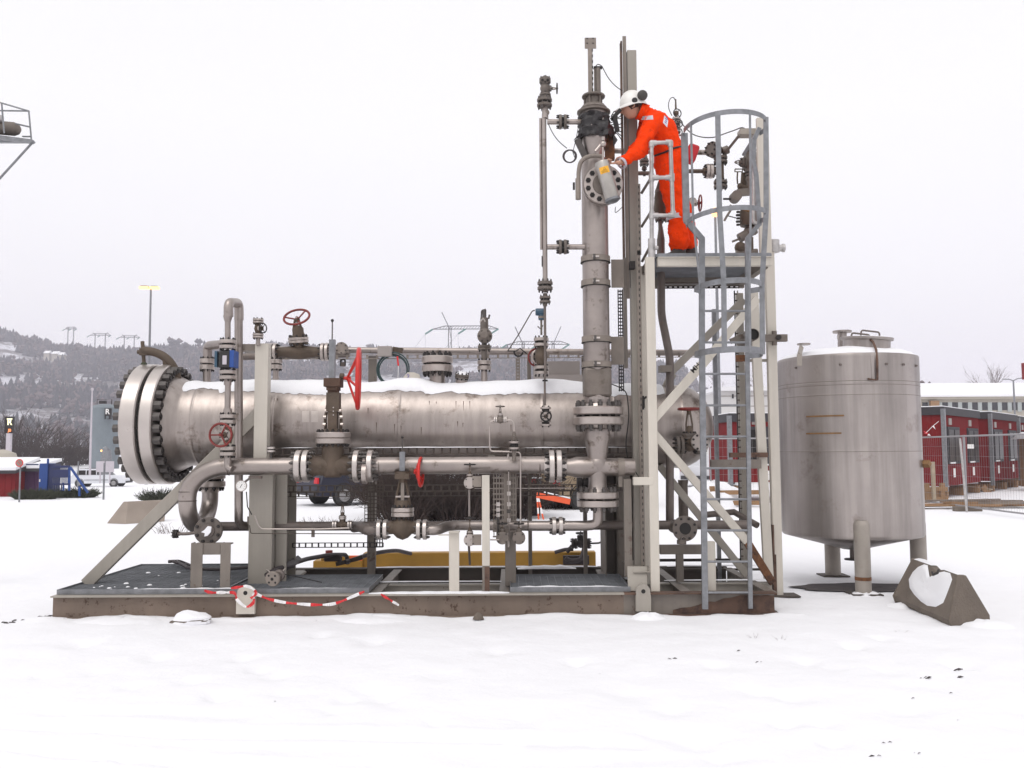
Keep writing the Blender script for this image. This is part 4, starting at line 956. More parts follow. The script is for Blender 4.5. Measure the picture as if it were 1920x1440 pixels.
b.cyl(W(934, 960, .3), W(934, 1000, .3), S(2.5, .3), n=8, m='bolt_grey'); b.tube([W(952, 1000, .3), W(953, 1026, .25)], S(1.5, .3), 6)
b.build('tubing_manifold', t)
b = MB('bright_flange'); p, q = VL(952, 884, 852, .3); b.cyl(p, q, S(1.0, .3), n=6)
for px in (920, 960): b.bar(W(px - 10, 882, .3), W(px + 8, 882, .3), S(2, .3), .02, 'dark_bolt')
b.build('lever_handles', t)
for px, k_ in ((942, 'between the cream post and the gauge panel column'), (973, 'at the right edge of the gauge panel column')):
    valve('needle_valve', 'small dark valve low ' + k_, W(px, 1008, .2), VY, VZ, .05, S(6, .1), S(12, .1), .012, 4, bon=S(16, .1), bfr=S(6, .1), wheel=S(9, .1), wheelh=S(26, .1), wm='dark_bolt', fm='pale_casting', rim=S(1.4, .1), wcone=0)
pipe('impulse_rod', 'short thin rod linking the two lower small valves', 'rod', [W(919, 1012, .15), W(936, 1012, .15)], S(1.3, .1), 'flange_steel')
# impulse line loop before the vessel
t = thing('impulse_line', 'thin bent tubing loop with a small bleed valve before the vessel', 'tubing', W(985, 1000, .25))
b = MB('flange_steel'); Y = .2
b.tube([W(976, 1000, Y), W(976, 848, Y), W(962, 847, Y), W(920, 846, Y), W(918, 838, Y), W(918, 800, Y)], S(1.5, Y), 8, fillet=.05); b.tube([W(919, 800, Y), W(919, 790, Y), W(930, 789, Y)], S(1.2, Y), 8, fillet=.03)
b.tube([W(948, 789, Y), W(958, 787, Y), W(964, 795, Y), W(964, 812, Y)], S(1.8, Y), 8, fillet=.04); b.build('tube', t)
b = MB('pale_casting'); b.lathe(W(964, 818, Y), VZ, [(0, S(4, Y)), (.04, S(2.5, Y)), (.05, S(1.8, Y))], 12); b.flange(W(964, 835, Y), VZ, S(10, Y), S(4, Y), 1.8, 6, m='flange_steel'); b.cyl(W(964, 864, Y), W(964, 820, Y), S(4, Y), n=14); b.build('flanged_tap', t)
valve('bleed_valve', 'small bleed valve with a T-handle on the thin tubing before the vessel', W(938, 787, .2), VX, VZ, S(15, .2), S(6, .2), S(6, .2), S(2.5, .2), 4, bon=S(10, .2), bfr=S(4.5, .2), wheel=S(8, .2), wheelh=S(25, .2), wm='pale_casting', body='pale_casting', fm='bright_flange', rim=S(1.2, .2), wcone=0)
t = thing('small_bracket', 'small angle bracket with thin rods right of the gauge panel', 'bracket', W(975, 895, .4)); b = MB('pale_casting'); b.bar(W(968, 894, .4), W(987, 894, .4), S(2, .4), .02); b.bar(W(970, 894, .4), W(970, 915, .4), S(2, .4), .02); b.bar(W(985, 909, .8), W(1080, 908, .8), S(1.2, .8), .01); b.bar(W(890, 916, .6), W(1075, 915, .6), S(1, .8), .01, 'flange_steel'); b.build('arm', t)
t = thing('capped_stub', 'little round capped stub on top of the thick pipe beside the cream support post', 'fitting', W(509, 850, .35)); b = MB('bolt_grey'); b.flange(W(508, 843, .35), VZ, S(8, .35), S(4, .35), .5, 4, m='bright_flange'); b.cyl(W(508, 860, .35), W(508, 846, .35), S(2.5, .35), n=10); b.build('stub', t)

# ================================================================ overhead rack of pipes behind the vessel
Yr = 1.9
pipe('rack_pipe', 'long horizontal pipe on the rack behind the vessel', 'pipe', [W(455, 655, Yr), W(1330, 662, Yr)], S(6, Yr), 'pipe_steel')
pipe('rack_pipe', 'lower pipe section beside the red wheel valve on the rack', 'pipe', [W(455, 669, Yr - .12), W(655, 664, Yr - .12)], S(6.5, Yr), 'small_pipe')
tray('cable_tray', 'perforated cable tray along the rack behind the vessel', 500, 1330, 668, 7, Yr - .3, 'tray_pale', .12)
for px, lb in ((693 + 6, 'wider cream rack post behind the red wheel'), (992, 'slim cream rack post left of the grey cabinet'), (1094, 'cream rack post right of the grey cabinet')):
    t = thing('rack_post', lb, 'post', W(px, 720, Yr)); b = MB('stained_cream_paint'); p, q = VL(px, 720, 668, Yr + .1); p.z = 0; b.box((p + q) / 2, S(15 if px < 800 else 7, Yr), .08, (q - p).length); b.build('post', t)
t = thing('perforated_upright', 'perforated upright rail hanging from the rack left of the grey cabinet', 'rail', W(971, 715, Yr - .2)); b = MB('tray_pale'); p, q = VL(971, 725, 672, Yr - .2)
for s_ in (-1, 1): b.box((p + q) / 2 + VX * S(3, Yr) * s_, S(2, Yr), .02, (q - p).length)
for i in range(9): b.box(p + (q - p) * (i + .5) / 9, S(6, Yr), .016, .03)
b.build('rail', t)
t = thing('sheet_cabinet', 'plain grey sheet metal cabinet behind the vessel beside the column', 'cabinet', W(1045, 718, 1.75)); b = MB('cabinet_grey'); p = W(1010, 700, 1.75)
b.box(W(1043, 694, 1.8), S(86, 1.8), .25, S(30, 1.8)); b.box(W(1048, 713, 1.74), S(94, 1.74), .3, S(17, 1.74)); b.box(W(1043, 713, 1.57), S(10, 1.7), .004, S(1, 1.7), 'rust'); b.build('casing', t, bevel=.006)
t = thing('junction_box', 'pale square junction box with cables on the rack above the coiled hose', 'box', W(722, 660, Yr - .4)); b = MB('cabinet_grey'); b.box(W(722, 659, Yr - .4), S(27, Yr - .4), .1, S(19, Yr - .4)); b.build('casing', t, bevel=.006)
b = MB('valve_casting'); b.bar(W(737, 655, Yr - .3), W(755, 658, Yr - .3), .06, .08); b.build('cable_entry', t)
t = thing('coiled_cable', 'dark green coil of cable hanging in a ring from the rack', 'cable', W(737, 690, Yr - .35))
for k, (dx, dy, rr) in enumerate(((0, 0, 27), (2, 2, 26), (-2, 1, 28), (3, -1, 29))):
    b = MB('green_hose'); c = W(736 + dx * .6, 692 + dy, Yr - .35 - k * .012); b.torus(c, (0.05 * k, 1, .03 * k), S(rr, Yr), S(1.3, Yr), 48, 8); b.build('coil', t)
b = MB('tape_red'); b.bar(W(745, 668, Yr - .42), W(747, 686, Yr - .42), S(3, Yr), .004); b.bar(W(747, 686, Yr - .42), W(746, 714, Yr - .42), .006, .003, 'tape_white'); b.build('tape', t)
# valve with red wheel standing on the rack
valve('rack_wheel_valve', 'brown valve on the rack with a red wheel tilted up against the sky', W(561, 660, 1.6), VX, Vector((-.05, -.15, 1)), S(90, 1.6), S(11, 1.6), S(17, 1.6), S(6, 1.6), 8, bon=S(24, 1.6), bfr=S(19, 1.6), wheel=S(24, 1.6), wheelh=S(66, 1.6), wm='dull_red_paint', rim=S(2.2, 1.6), wcone=.25, wax=Vector((-.1, -.95, 1)), yoke=True)
t = bpy.data.objects['rack_wheel_valve']; b = MB('valve_casting'); b.lathe(W(561, 646, 1.6), Vector((-.05, -.12, 1)), [(0, S(18, 1.6)), (S(6, 1.6), S(15, 1.6)), (S(24, 1.6), S(10, 1.6)), (S(30, 1.6), S(10, 1.6)), (S(36, 1.6), S(6, 1.6))], 20); b.build('bonnet', t)
t = thing('rack_flange', 'bolted round flange facing outward on the rack behind the grey stem tube', 'flange', W(641, 653, Yr - .3)); b = MB('pale_casting'); b.flange(W(641, 653, Yr - .35), VY, S(11, Yr), .03, .3, 6, m='tray_pale'); b.cyl(W(641, 653, Yr - .3), W(641, 653, Yr), S(6, Yr)); b.build('flange', t)
t = thing('lock_box', 'small black padlock shaped fitting hanging under the rack', 'fitting', W(643, 680, Yr - .3)); b = MB('gasket'); b.tube([W(639, 686, 1.6), W(639, 674, 1.6), W(647, 674, 1.6), W(647, 686, 1.6)], .012, 6, fillet=.02); b.box(W(643, 683, 1.6), .06, .02, .05, 'tray_steel'); b.build('fitting', t)
# relief valve
rv = thing('relief_valve', 'pale relief valve with cap and lever on a flanged stub above the vessel', 'valve', W(908, 690, AXY)); Y = AXY
b = MB('pale_casting'); vcyl(b, 908, 596, 625, 15, Y, 16); b.ball(W(909, 630, Y), S(14.5, Y)); b.lathe(W(909, 630, Y - .08), -VY, [(0, S(13, Y)), (.05, S(13.5, Y)), (.07, S(9, Y)), (.1, S(6, Y))], 24); vcyl(b, 908, 636, 682, 10, Y, 12)
for k in range(6):
    th = k * PI / 3; b.cyl(W(909 + 10.5 * math.cos(th), 630 + 10.5 * math.sin(th), Y - .13), W(909 + 10.5 * math.cos(th), 630 + 10.5 * math.sin(th), Y - .15), S(1.8, Y), n=6, m='dark_bolt')
b.build('valve_body', rv)
f = MB('pale_casting'); f.flange(W(908, 652, Y), VZ, S(12.5, Y), S(4, Y), .15, 6, m='pale_casting'); f.build('flange', rv)
b = MB('bolt_grey'); vcyl(b, 908, 581, 597, 8, Y); b.tube([W(902, 602, Y), W(903, 582, Y), W(911, 580, Y)], S(1.5, Y), 6, fillet=.02); b.bar(W(916, 598, Y), W(918, 590, Y), .02, .01); b.tube([W(900, 604, Y - .08), W(906, 597, Y - .1), W(910, 603, Y - .1)], S(1.5, Y), 6, m='bright_flange'); b.build('lever', rv)
valve('vent_valve', 'small upright flanged valve with a side wheel standing on the cream post', W(484, 616, .5), VZ, Vector((.8, -.5, 0)), S(24, .5), S(6, .5), S(10, .5), S(3.5, .5), 6, bon=S(6, .5), bfr=S(6, .5), wheel=S(9, .5), wheelh=S(13, .5), wm='dark_bolt', rim=S(1.1, .5), fm='flange_steel', wcone=.2)
# elbow from left nozzle
pipe('vent_elbow', 'short steel elbow from the left nozzle toward the inverted U pipe', 'pipe', [W(389, 672, AXY), W(389, 648, AXY), W(418, 646, 1.0)], S(8.5, AXY), 'pipe_steel', fillet=.13)

# ================================================================ thin side column with transmitter and valves
Yt = .30
sc = thing('standpipe', 'slim twin-tube standpipe left of the tall column, held by two flanged arms', 'pipe', W(1018, 765, Yt))
b = MB('pipe_steel'); vcyl(b, 1021, 222, 530, 9.5, Yt); vcyl(b, 1022, 150, 222, 7, Yt); vcyl(b, 1022, 200, 222, 11, Yt, 13); vcyl(b, 1014, 222, 468, 4.5, Yt); b.ball(W(1024, 211, Yt), S(6.5, Yt), 'tray_pale'); b.build('main_tube', sc)
b = MB('small_pipe'); vcyl(b, 1016.5, 480, 500, 2, Yt, m='gasket'); vcyl(b, 1022, 568, 700, 5, Yt); vcyl(b, 1021.5, 700, 760, 4, Yt); vcyl(b, 1022, 712, 715, 10, Yt, m='gasket'); b.build('lower_tube', sc)
for (px, py, r_, t_, g_) in ((1021, 193, 14.5, 5, 1.0), (1022, 536, 14.5, 6, .6), (1022, 562, 10.5, 4, 1.0)):
    f = MB('weathered_flange'); f.flange(W(px, py, Yt), VZ, S(r_, Yt), S(t_, Yt), g_, 8, m='weathered_flange', bm='bolt_grey', bl=1.2); f.cyl(W(px, py + 12, Yt), W(px, py - 12, Yt), S(4, Yt), n=12, m='pale_casting'); f.build('flange', sc, ang=30)
for py in (228.5, 463):
    b = MB('pipe_steel'); b.cyl(W(1026, py, Yt), W(1096, py, Yt), S(5.2, Yt)); b.build('side_arm', sc)
    f = MB('weathered_flange'); f.flange(W(1055, py, Yt), VX, S(14, Yt), S(5, Yt), .9, 8, m='weathered_flange', bm='dark_bolt', bl=1.3); f.build('flange', sc, ang=30)
t = valve('top_valve', 'small valve with a side wheel at the top of the slim standpipe', W(1022, 166, Yt), VZ, VX, S(26, Yt), S(8, Yt), S(11, Yt), S(4, Yt), 6, bon=S(8, Yt), bfr=S(6, Yt), wheel=S(9.5, Yt), wheelh=S(23, Yt), wm='dark_bolt', body='weathered_flange', fm='weathered_flange', rim=S(1.2, Yt), wcone=.05)
b = MB('weathered_flange'); b.ball(W(1022, 152, Yt), S(10.5, Yt)); b.lathe(W(1022, 155, Yt), VZ, [(0, S(11, Yt)), (S(6, Yt), S(11, Yt))], 20); 
for k in (-1, 1): b.cyl(W(1022 + k * 5, 150, Yt - .05), W(1022 + k * 5, 150, Yt - .07), S(2.6, Yt), n=10, m='dark_bolt')
b.build('cap', t)
Yv = .9
valve('tall_gate_valve', 'brown upright valve behind the slim standpipe with a half-hidden red wheel', W(1015, 668, Yv), VZ, Vector((-.3, .9, 0)), S(46, Yv), S(10, Yv), S(14, Yv), S(6, Yv), 8, bon=S(14, Yv), bfr=S(15, Yv), wheel=S(17, Yv), wheelh=S(24, Yv), wm='dull_red_paint', rim=S(1.8, Yv), gap=.7)
tr = thing('pressure_transmitter', 'dark blue pressure transmitter with a cable above the upright brown valve', 'instrument', W(1013, 620, Yv))
b = MB('dark_blue_paint'); b.lathe(W(1004, 585, Yv), VX, [(0, S(6, Yv)), (.01, S(7, Yv)), (S(16, Yv), S(7, Yv)), (S(17, Yv), S(6, Yv))], 20); vcyl(b, 1015, 586, 600, 11, Yv); vcyl(b, 1015, 593, 597, 12, Yv, m='tray_pale'); b.build('head', tr)
b = MB('pale_casting'); vcyl(b, 1015, 600, 628, 4, Yv); b.tube([W(1008, 612, Yv), W(1014, 617, Yv), W(1018, 610, Yv)], .008, 6); b.build('neck', tr)
b = MB('tray_steel'); b.tube([W(1003, 582, Yv), W(998, 583, Yv), W(972, 628, Yv), W(952, 658, 1.4)], S(1.2, Yv), 6, fillet=.05); b.tube([W(952, 658, 1.4), W(968, 658, 1.5), W(975, 653, 1.6), W(990, 665, 1.6)], S(1.2, 1.4), 6, m='gasket'); b.build('cable', tr)
b = MB('gasket'); b.torus(W(972, 660, 1.5), VY, S(8, 1.5), S(1.6, 1.5), 20, 6, a0=0, a1=PI * 1.1); b.build('cable_loop', tr)
valve('foot_valve', 'small round-wheeled valve at the foot of the slim standpipe before the vessel', W(1023, 781, Yt), VZ, -VY, S(20, Yt), S(5.5, Yt), S(10, Yt), S(3.5, Yt), 4, bon=.05, bfr=S(7, Yt), wheel=S(9.5, Yt), wheelh=.12, wm='gasket', rim=S(1.5, Yt), wcone=.1, gap=1.2, yoke=False)
hose('sensor_cable', 'thin cable sagging from the slim standpipe to a cable coil at the column', [(1028, 232, .3), (1036, 250, .25), (1048, 266, .2), (1063, 278, .2)], .8, 'gasket')
t = thing('cable_coil', 'small dark loop of cable hanging left of the column top', 'cable', W(1068, 292, .2))
for k in range(3): b = MB('rubber_hose'); b.torus(W(1067.5 + k * .8, 293, .2 - k * .012), (.1 * k, 1, .05), S(12, .2), S(1.3, .2), 32, 8); b.build('loop', t)
b = MB('gasket'); b.tube([W(1078, 296, .2), W(1074, 285, .2), W(1080, 262, .2), W(1084, 240, .2)], S(.8, .2), 6); b.build('tail', t)
hose('looping_cable', 'thin cable arching from the sensor tube to the tall mast', [(1117, 124, .35), (1121, 120, .35), (1128, 123, .35), (1140, 146, .35), (1152, 160, .4), (1166, 170, .45)], .8, 'gasket')
t = thing('cable_bundle', 'tangle of black cables between the column top and the mast', 'cable', W(1158, 230, .4))
b = MB('gasket'); 
for k in range(7):
    r1 = random.uniform(-4, 4); b.tube([W(1146, 218 + k * 4, .35), W(1152 + r1, 205 + k * 7, .4), W(1158, 222 + k * 5 + r1, .45), W(1168, 212 + k * 9, .5)], S(.9, .4), 6, fillet=.06)
b.build('loops', t)
b = MB('black_plastic'); b.bar(W(1164, 205, .3), W(1146, 225, .35), S(6, .3), .05); b.bar(W(1152, 219, .3), W(1158, 248, .35), S(8, .3), .05); b.build('conduit', t)
hose('low_cable', 'thin cable with a kink dangling right of the column disc', [(1154, 388, .3), (1153, 400, .3), (1160, 395, .3), (1167, 388, .4)], .7, 'gasket')
hose('long_cable', 'black cable trailing down the vessel from the column to the mast foot', [(1146, 720, .7), (1162, 726, .6), (1175, 735, .5), (1179, 770, .4), (1178, 795, .4), (1173, 830, .5), (1176, 860, .5), (1197, 893, .4), (1200, 900, .4)], 1.0, 'gasket')

# ================================================================ mast beside the column
Yn = .62
ms = thing('mast', 'tall paired steel mast rising highest behind the column, with side plates', 'mast', W(1185, 1090, Yn))
b = MB('tray_pale'); p, q = VL(1173, 560, 68, Yn); b.box((p + q) / 2 + VX * S(1, Yn), S(7, Yn), .01, (q - p).length); p, q = VL(1167.5, 560, 80, Yn - .02); b.box((p + q) / 2, S(3, Yn), .09, (q - p).length, 'rust_beam'); b.build('channel', ms)
b = MB('grey_cream_paint'); p, q = VL(1191, 1085, 97, Yn + .05); p.z = ZT; b.box((p + q) / 2, S(18, Yn), .10, (q - p).length); b.build('tube_section', ms, bevel=.006)
b = MB('dark_bolt'); p, q = VL(1179.5, 540, 99, Yn + .04); b.box((p + q) / 2, S(4, Yn), .06, (q - p).length); b.build('inner_rail', ms)
b = MB('stained_cream_paint'); p, q = VL(1172, 690, 485, Yn - .02); b.box((p + q) / 2, S(6, Yn), .10, (q - p).length); b.build('lower_channel', ms)
for y0, y1 in ((486, 540), (631, 684)):
    b = MB('tray_pale'); b.box(W(1158, (y0 + y1) / 2, .5), S(24, .5), .014, S(y1 - y0, .5)); b.build('side_plate', ms, bevel=.002)
b = MB('dark_bolt'); b.box(W(1185, 498, .5), S(10, .5), .1, S(14, .5)); b.build('clip', ms)
t = thing('ladder_rack', 'narrow ladder-like cable rack hanging between the column and the mast', 'cable tray', W(1164, 700, .8)); b = MB('dark_bolt')
for px in (1160, 1168): b.box(sum(VL(px, 735, 542, .8), Vector()) / 2, S(1.6, .8), .03, S(193, .8))
for i in range(30): b.box(W(1164, 546 + i * 6.4, .8), S(8, .8), .02, S(2, .8))
b.box(sum(VL(1164, 735, 542, .8), Vector()) / 2, S(1, .8), .03, S(193, .8)); b.build('rack', t, smooth=False)
t = thing('slotted_rail', 'pale slotted rail running up beside the tower from the deck to mid mast', 'rail', W(1200, 1075, .42)); b = MB('tray_pale')
for y0, y1, px in ((345, 478, 1197.5), (470, 1080, 1201.5)):
    p, q = VL(px, y1, y0, .42); b.box((p + q) / 2, S(8, .42), .012, (q - p).length)
    n = int((y1 - y0) / 11.5)
    for i in range(n): b.box(p + (q - p) * (i + .5) / n + Vector((.004, -.0075, 0)), S(1.6, .4), .003, S(5, .4), 'gasket')
b.build('rail', t)
t = thing('rear_upright', 'pale tower upright just behind the front left post', 'post', W(1208, 1090, .9)); b = MB('cream_paint'); p, q = VL(1210, 1085, 500, .60); p.z = ZT; b.box((p + q) / 2, S(14, .6), .08, (q - p).length); b.build('post', t, bevel=.004)
b = MB('gasket'); b.tube([W(1212, 744, .4), W(1207, 748, .38), W(1207, 765, .38)], .012, 6); b.bar(W(1206, 742, .38), W(1206, 768, .38), .02, .012); b.build('clip', t)
# ================================================================ access tower
Yt0, Yt1 = .10, 1.25
tw = thing('access_tower', 'cream painted steel tower with crossed braces and a high platform beside the column', 'tower', W(1330, 1110, .6))
def post(px, y0, y1, wpx, Y, m='cream_paint', par=None, z0=None, name='post'):
    b = MB(m); p, q = VL(px, y1, y0, Y)
    if z0 is not None: p.z = z0
    b.box((p + q) / 2, S(wpx, Y), S(wpx, Y) * .8, (q - p).length); return b.build(name, par or tw, bevel=.005)
post(1223, 483, 1112, 17, Yt0, z0=ZT)
post(1450, 462, 1108, 17, 1.15, z0=0.01)
xr_ = W(1450, 800, 1.15).x
b = MB('beam_dark'); b.box((xr_ + .04, 1.15, .012), .36, .26, .015); b.build('foot_plate', tw)
b = MB('cream_paint'); p, q = W(1431, 222, .75), W(1433, 480, .75); b.box((p + q) / 2, S(22, .75), .06, (q - p).length); b.build('upper_post', tw, bevel=.004)
for (px, py) in ((1434, 323), (1434, 332)): pass
b = MB('rust_beam'); b.box((xr_ - S(6, 1.15), 1.15, .24), S(6, 1.15), S(14.4, 1.15), .46); b.box((xr_ - S(7.4, 1.15), 1.14, .6), S(2.6, 1.15), S(14.2, 1.15), .4); b.build('rust_stain', tw)
b = MB('cream_paint'); b.bar(W(1412, 545, 1.1), W(1441, 1085, 1.1), S(17, 1.1), .06); b.build('leaning_post', tw, bevel=.004)
b = MB('grey_cream_paint'); b.bar(W(1386, 550, 1.5), W(1398, 1085, 1.5), S(13, 1.5), .06); b.build('rear_post', tw, bevel=.004)
b = MB('tray_steel'); p, q = VL(1386, 1075, 545, 1.35)
for s_ in (-1, 1): b.box((p + q) / 2 + VX * S(3, 1.3) * s_, S(1.8, 1.3), .02, (q - p).length, 'dark_bolt' if s_ < 0 else 'grey_cream_paint')
for i in range(42): b.box(p + (q - p) * (i + .5) / 42, S(7, 1.3), .014, S(2.5, 1.3))
b.build('cable_rail', tw, smooth=False)
# platform beams
b = MB('cream_paint'); p, q = HL(491.5, 1232, 1446, Yt0 + .05); b.box((p + q) / 2, (q - p).length, .07, S(16, Yt0)); b.box((p + q) / 2 + VZ * S(8, 0) - VY * .01, (q - p).length, .1, .008); b.build('platform_beam', tw, bevel=.003)
zp = p.z + S(8, 0)
xa, xb = W(1215, 490, Yt0).x, W(1447, 490, Yt0).x
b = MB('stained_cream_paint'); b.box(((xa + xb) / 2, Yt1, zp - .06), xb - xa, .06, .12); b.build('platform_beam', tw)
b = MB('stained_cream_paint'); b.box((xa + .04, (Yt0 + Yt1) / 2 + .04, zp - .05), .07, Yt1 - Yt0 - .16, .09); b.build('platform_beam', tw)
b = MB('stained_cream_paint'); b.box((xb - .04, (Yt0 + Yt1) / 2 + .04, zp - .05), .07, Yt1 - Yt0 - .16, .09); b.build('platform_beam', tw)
b = MB('dark_bolt'); p, q = HL(535, 1233, 1386, 1.0); 
b.box((p + q) / 2 + VZ * .02, (q - p).length, .1, .012, 'tray_steel'); b.box((p + q) / 2 - VZ * .02, (q - p).length, .012, .03)
for i in range(16): b.box(p + (q - p) * (i + .5) / 16 - VZ * .02, .03, .016, .012, 'tape_white')
b.build('tray_under_platform', tw, smooth=False)
b = MB('grating_steel'); n = 34
for i in range(n + 1): b.box(((xa + xb) / 2 + .04, Yt0 + (Yt1 - Yt0) * i / n, zp + .02), xb - xa - .08, .005, .03)
for i in range(int((xb - xa) / .08)): b.box((xa + .08 + .08 * i, (Yt0 + Yt1) / 2, zp + .032), .005, Yt1 - Yt0, .007)
b.build('platform_grating', tw, smooth=False)
b = MB('galvanised'); b.box(((xa + xb) / 2 + .05, Yt0 - .0, zp + .022), xb - xa - .12, .006, .04); b.build('grating_edge', tw)
ZP = zp + .037
# braces
def brace(a, b_, wd, m='cream_paint', th=.05, name='brace'):
    q = MB(m); q.bar(W(*a), W(*b_), wd, th, up=VY); q.build(name, tw, bevel=.003)
wB = S(15, .1)
brace((1222, 790, Yt0), (1330, 668, Yt0 + .1), wB * 1.1); brace((1330, 668, .2), (1420, 560, .3), wB)
brace((1256, 700, 1.2), (1395, 562, 1.2), S(14, 1.2), 'grey_cream_paint'); brace((1237, 745, 1.2), (1262, 700, 1.2), S(14, 1.2), 'grey_cream_paint')
brace((1222, 808, Yt0), (1400, 1015, .5), wB); brace((1400, 1015, .5), (1448, 1092, .8), wB, 'rust')
brace((1236, 873, 1.1), (1400, 1078, 1.1), S(13, 1.1), 'grey_cream_paint')
b = MB('cream_paint'); p, q = HL(902, 1185, 1222, Yt0); b.box((p + q) / 2 + VX * .01, (q - p).length, .08, S(15, 0)); b.build('side_arm', tw, bevel=.004)
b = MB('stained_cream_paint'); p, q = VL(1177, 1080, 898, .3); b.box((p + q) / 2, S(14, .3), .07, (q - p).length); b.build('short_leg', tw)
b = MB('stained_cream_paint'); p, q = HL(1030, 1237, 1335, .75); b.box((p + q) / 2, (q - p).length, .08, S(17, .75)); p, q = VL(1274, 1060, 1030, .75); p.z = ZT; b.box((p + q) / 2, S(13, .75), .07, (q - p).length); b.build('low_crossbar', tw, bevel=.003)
b = MB('cream_paint'); p, q = VL(1333, 1108, 1015, .12); p.z = ZT; b.box((p + q) / 2, S(15, .12), .08, (q - p).length); b.build('short_post', tw, bevel=.004)
b = MB('rust'); p, q = HL(870, 1365, 1443, 1.05); b.box((p + q) / 2 - VX * .15, (q - p).length * 1.2, .08, S(17, 1), 'stained_cream_paint'); b.box(W(1403, 853, 1.05), S(70, 1), .09, S(9, 1), 'rust_beam'); b.build('rusty_bracket', tw)
b = MB('rust'); b.box(W(1390, 672, 1.2), S(20, 1.2), .06, S(12, 1.2)); b.box(W(1415, 676, 1.2), S(44, 1.2), .05, S(5, 1.2), 'grey_cream_paint'); b.build('tie_plate', tw)
b = MB('dark_bolt'); p, q = HL(1050, 1237, 1400, 1.7); b.box((p + q) / 2, (q - p).length, .03, S(5, 1.7)); p, q = HL(1068, 1237, 1430, 1.9); b.box((p + q) / 2, (q - p).length, .03, S(4, 1.9), 'beam_dark'); b.build('rear_rail', tw)
# clamps on the right post
b = MB('galvanised_bright'); c = W(1450, 465, 1.15); b.cyl(c - VZ * .05, c + VZ * .09, .07, n=16); b.cyl(c + VX * -.12, c + VX * .12, .04, n=12); b.cyl(c + VX * .1, c + VX * .13, .05, n=8); b.build('rail_socket', tw)
b = MB('pale_casting'); c = W(1452, 634, 1.05); b.bar(c - VX * .13, c + VX * .14, .08, .07); b.cyl(c - VZ * .08, c + VZ * .08, .03, n=10); b.cyl(c + VX * .03 - VY * .05, c + VX * .03 - VY * .08, .03, n=8, m='dark_bolt'); b.build('bracket', tw)
# pivot pipe end (round mouth)
t = thing('open_pipe_end', 'open round pipe mouth pointing outward beside the ladder cage', 'pipe', W(1413, 628, .9)); b = MB('pale_casting'); c = W(1413, 627, .75)
b.lathe(c, VY, [(0, S(10, .8)), (.01, S(11.5, .8)), (.3, S(12, .8)), (.35, S(14, .8)), (.5, S(14, .8))], 28, caps=False); b.lathe(c + VY * .02, VY, [(0, S(10, .8)), (.01, S(10, .8))], 24, 'gasket'); b.bar(W(1370, 640, 1), W(1400, 628, 1), S(10, 1), .06, 'stained_cream_paint'); b.build('pipe', t)
# railing gate
t = thing('guard_rail', 'galvanised tube guard rail with three horizontals in front of the worker', 'railing', W(1222, 470, .12))
b = MB('galvanised_bright'); Y = .12; rr_ = S(4.0, Y); g = rr_ * 1.35
A = lambda px, py: W(px, py, Y)
b.tube([A(1222, 470), A(1221.5, 268), A(1257, 267), A(1262, 404), A(1222, 404)], rr_, 14, fillet=.02, seg=3); b.cyl(A(1222, 333), A(1260, 333), rr_, n=14)
for (px, py) in ((1221.5, 333), (1259.5, 333), (1222, 404)):
    b.cyl(A(px, py - 7), A(px, py + 7), g, n=14); 
for (px, py, d) in ((1221.5, 268, 1), (1257, 267, -1), (1262, 404, -1)):
    b.cyl(A(px, py) - VX * .002, A(px + d * 9, py), g, n=14); b.cyl(A(px, py), A(px, py + (8 if py < 300 else -8)), g, n=14); b.ball(A(px, py), g)
for (x1_, x2_, py) in ((1222, 1234, 333), (1248, 1260, 333), (1222, 1234, 404)): b.cyl(A(x1_, py), A(x2_, py), g, n=14)
b.build('tube_frame', t)
b = MB('galvanised_bright'); p, q = VL(1222, 483, 448, Y); b.cyl(p, q, S(7, Y), n=18); b.cyl(A(1226, 466) - VY * .03, A(1233, 466) - VY * .03, S(4, Y), n=10); b.build('socket', t)
for (ya, yb) in (((1203, 362), (1219, 336)), ((1203, 425), (1220, 398)), ((1204, 490), (1219, 462))):
    b = MB('stained_cream_paint'); b.bar(W(ya[0], ya[1], .5), W(yb[0], yb[1], .2), S(5, .2), .02); b.build('stay', t)

# ================================================================ caged ladder
ld = thing('caged_ladder', 'galvanised vertical ladder with round safety cage in front of the tower', 'ladder', W(1365, 1138, -.06))
Yl_ = -.06; Yc0 = -.06
def Lp(px, py, Y=Yl_): return W(px, py, Y)
b = MB('galvanised'); 
for (pts, wd) in (([(1322, 1138), (1319, 900), (1316, 640), (1316, 448), (1287, 414), (1283, 250)], 11), ([(1407, 1138), (1404, 900), (1401, 640), (1401, 448), (1424, 420), (1418, 330), (1412, 300), (1414, 262), (1424, 240)], 8)):
    b = MB('galvanised')
    for i in range(len(pts) - 1):
        ww = wd * (1.15 if (pts is not None and wd == 11 and i >= 4) else 1)
        b.bar(Lp(*pts[i]), Lp(*pts[i + 1]), S(ww, 0), .03 + .0007 * i, up=VY)
        b.box(Lp(*pts[i]), S(wd, 0) * .98, .028, S(wd, 0) * .7)
    b.build('stile', ld, bevel=.002)
for k, py in enumerate((583, 642, 701, 760, 818.5, 878, 936, 994.5, 1053, 1111)):
    b = MB('galvanised'); b.cyl(Lp(1316 + (py - 600) * .011, py), Lp(1402 + (py - 600) * .01, py + .0), S(2.2, 0), n=10); b.build('rung', ld)
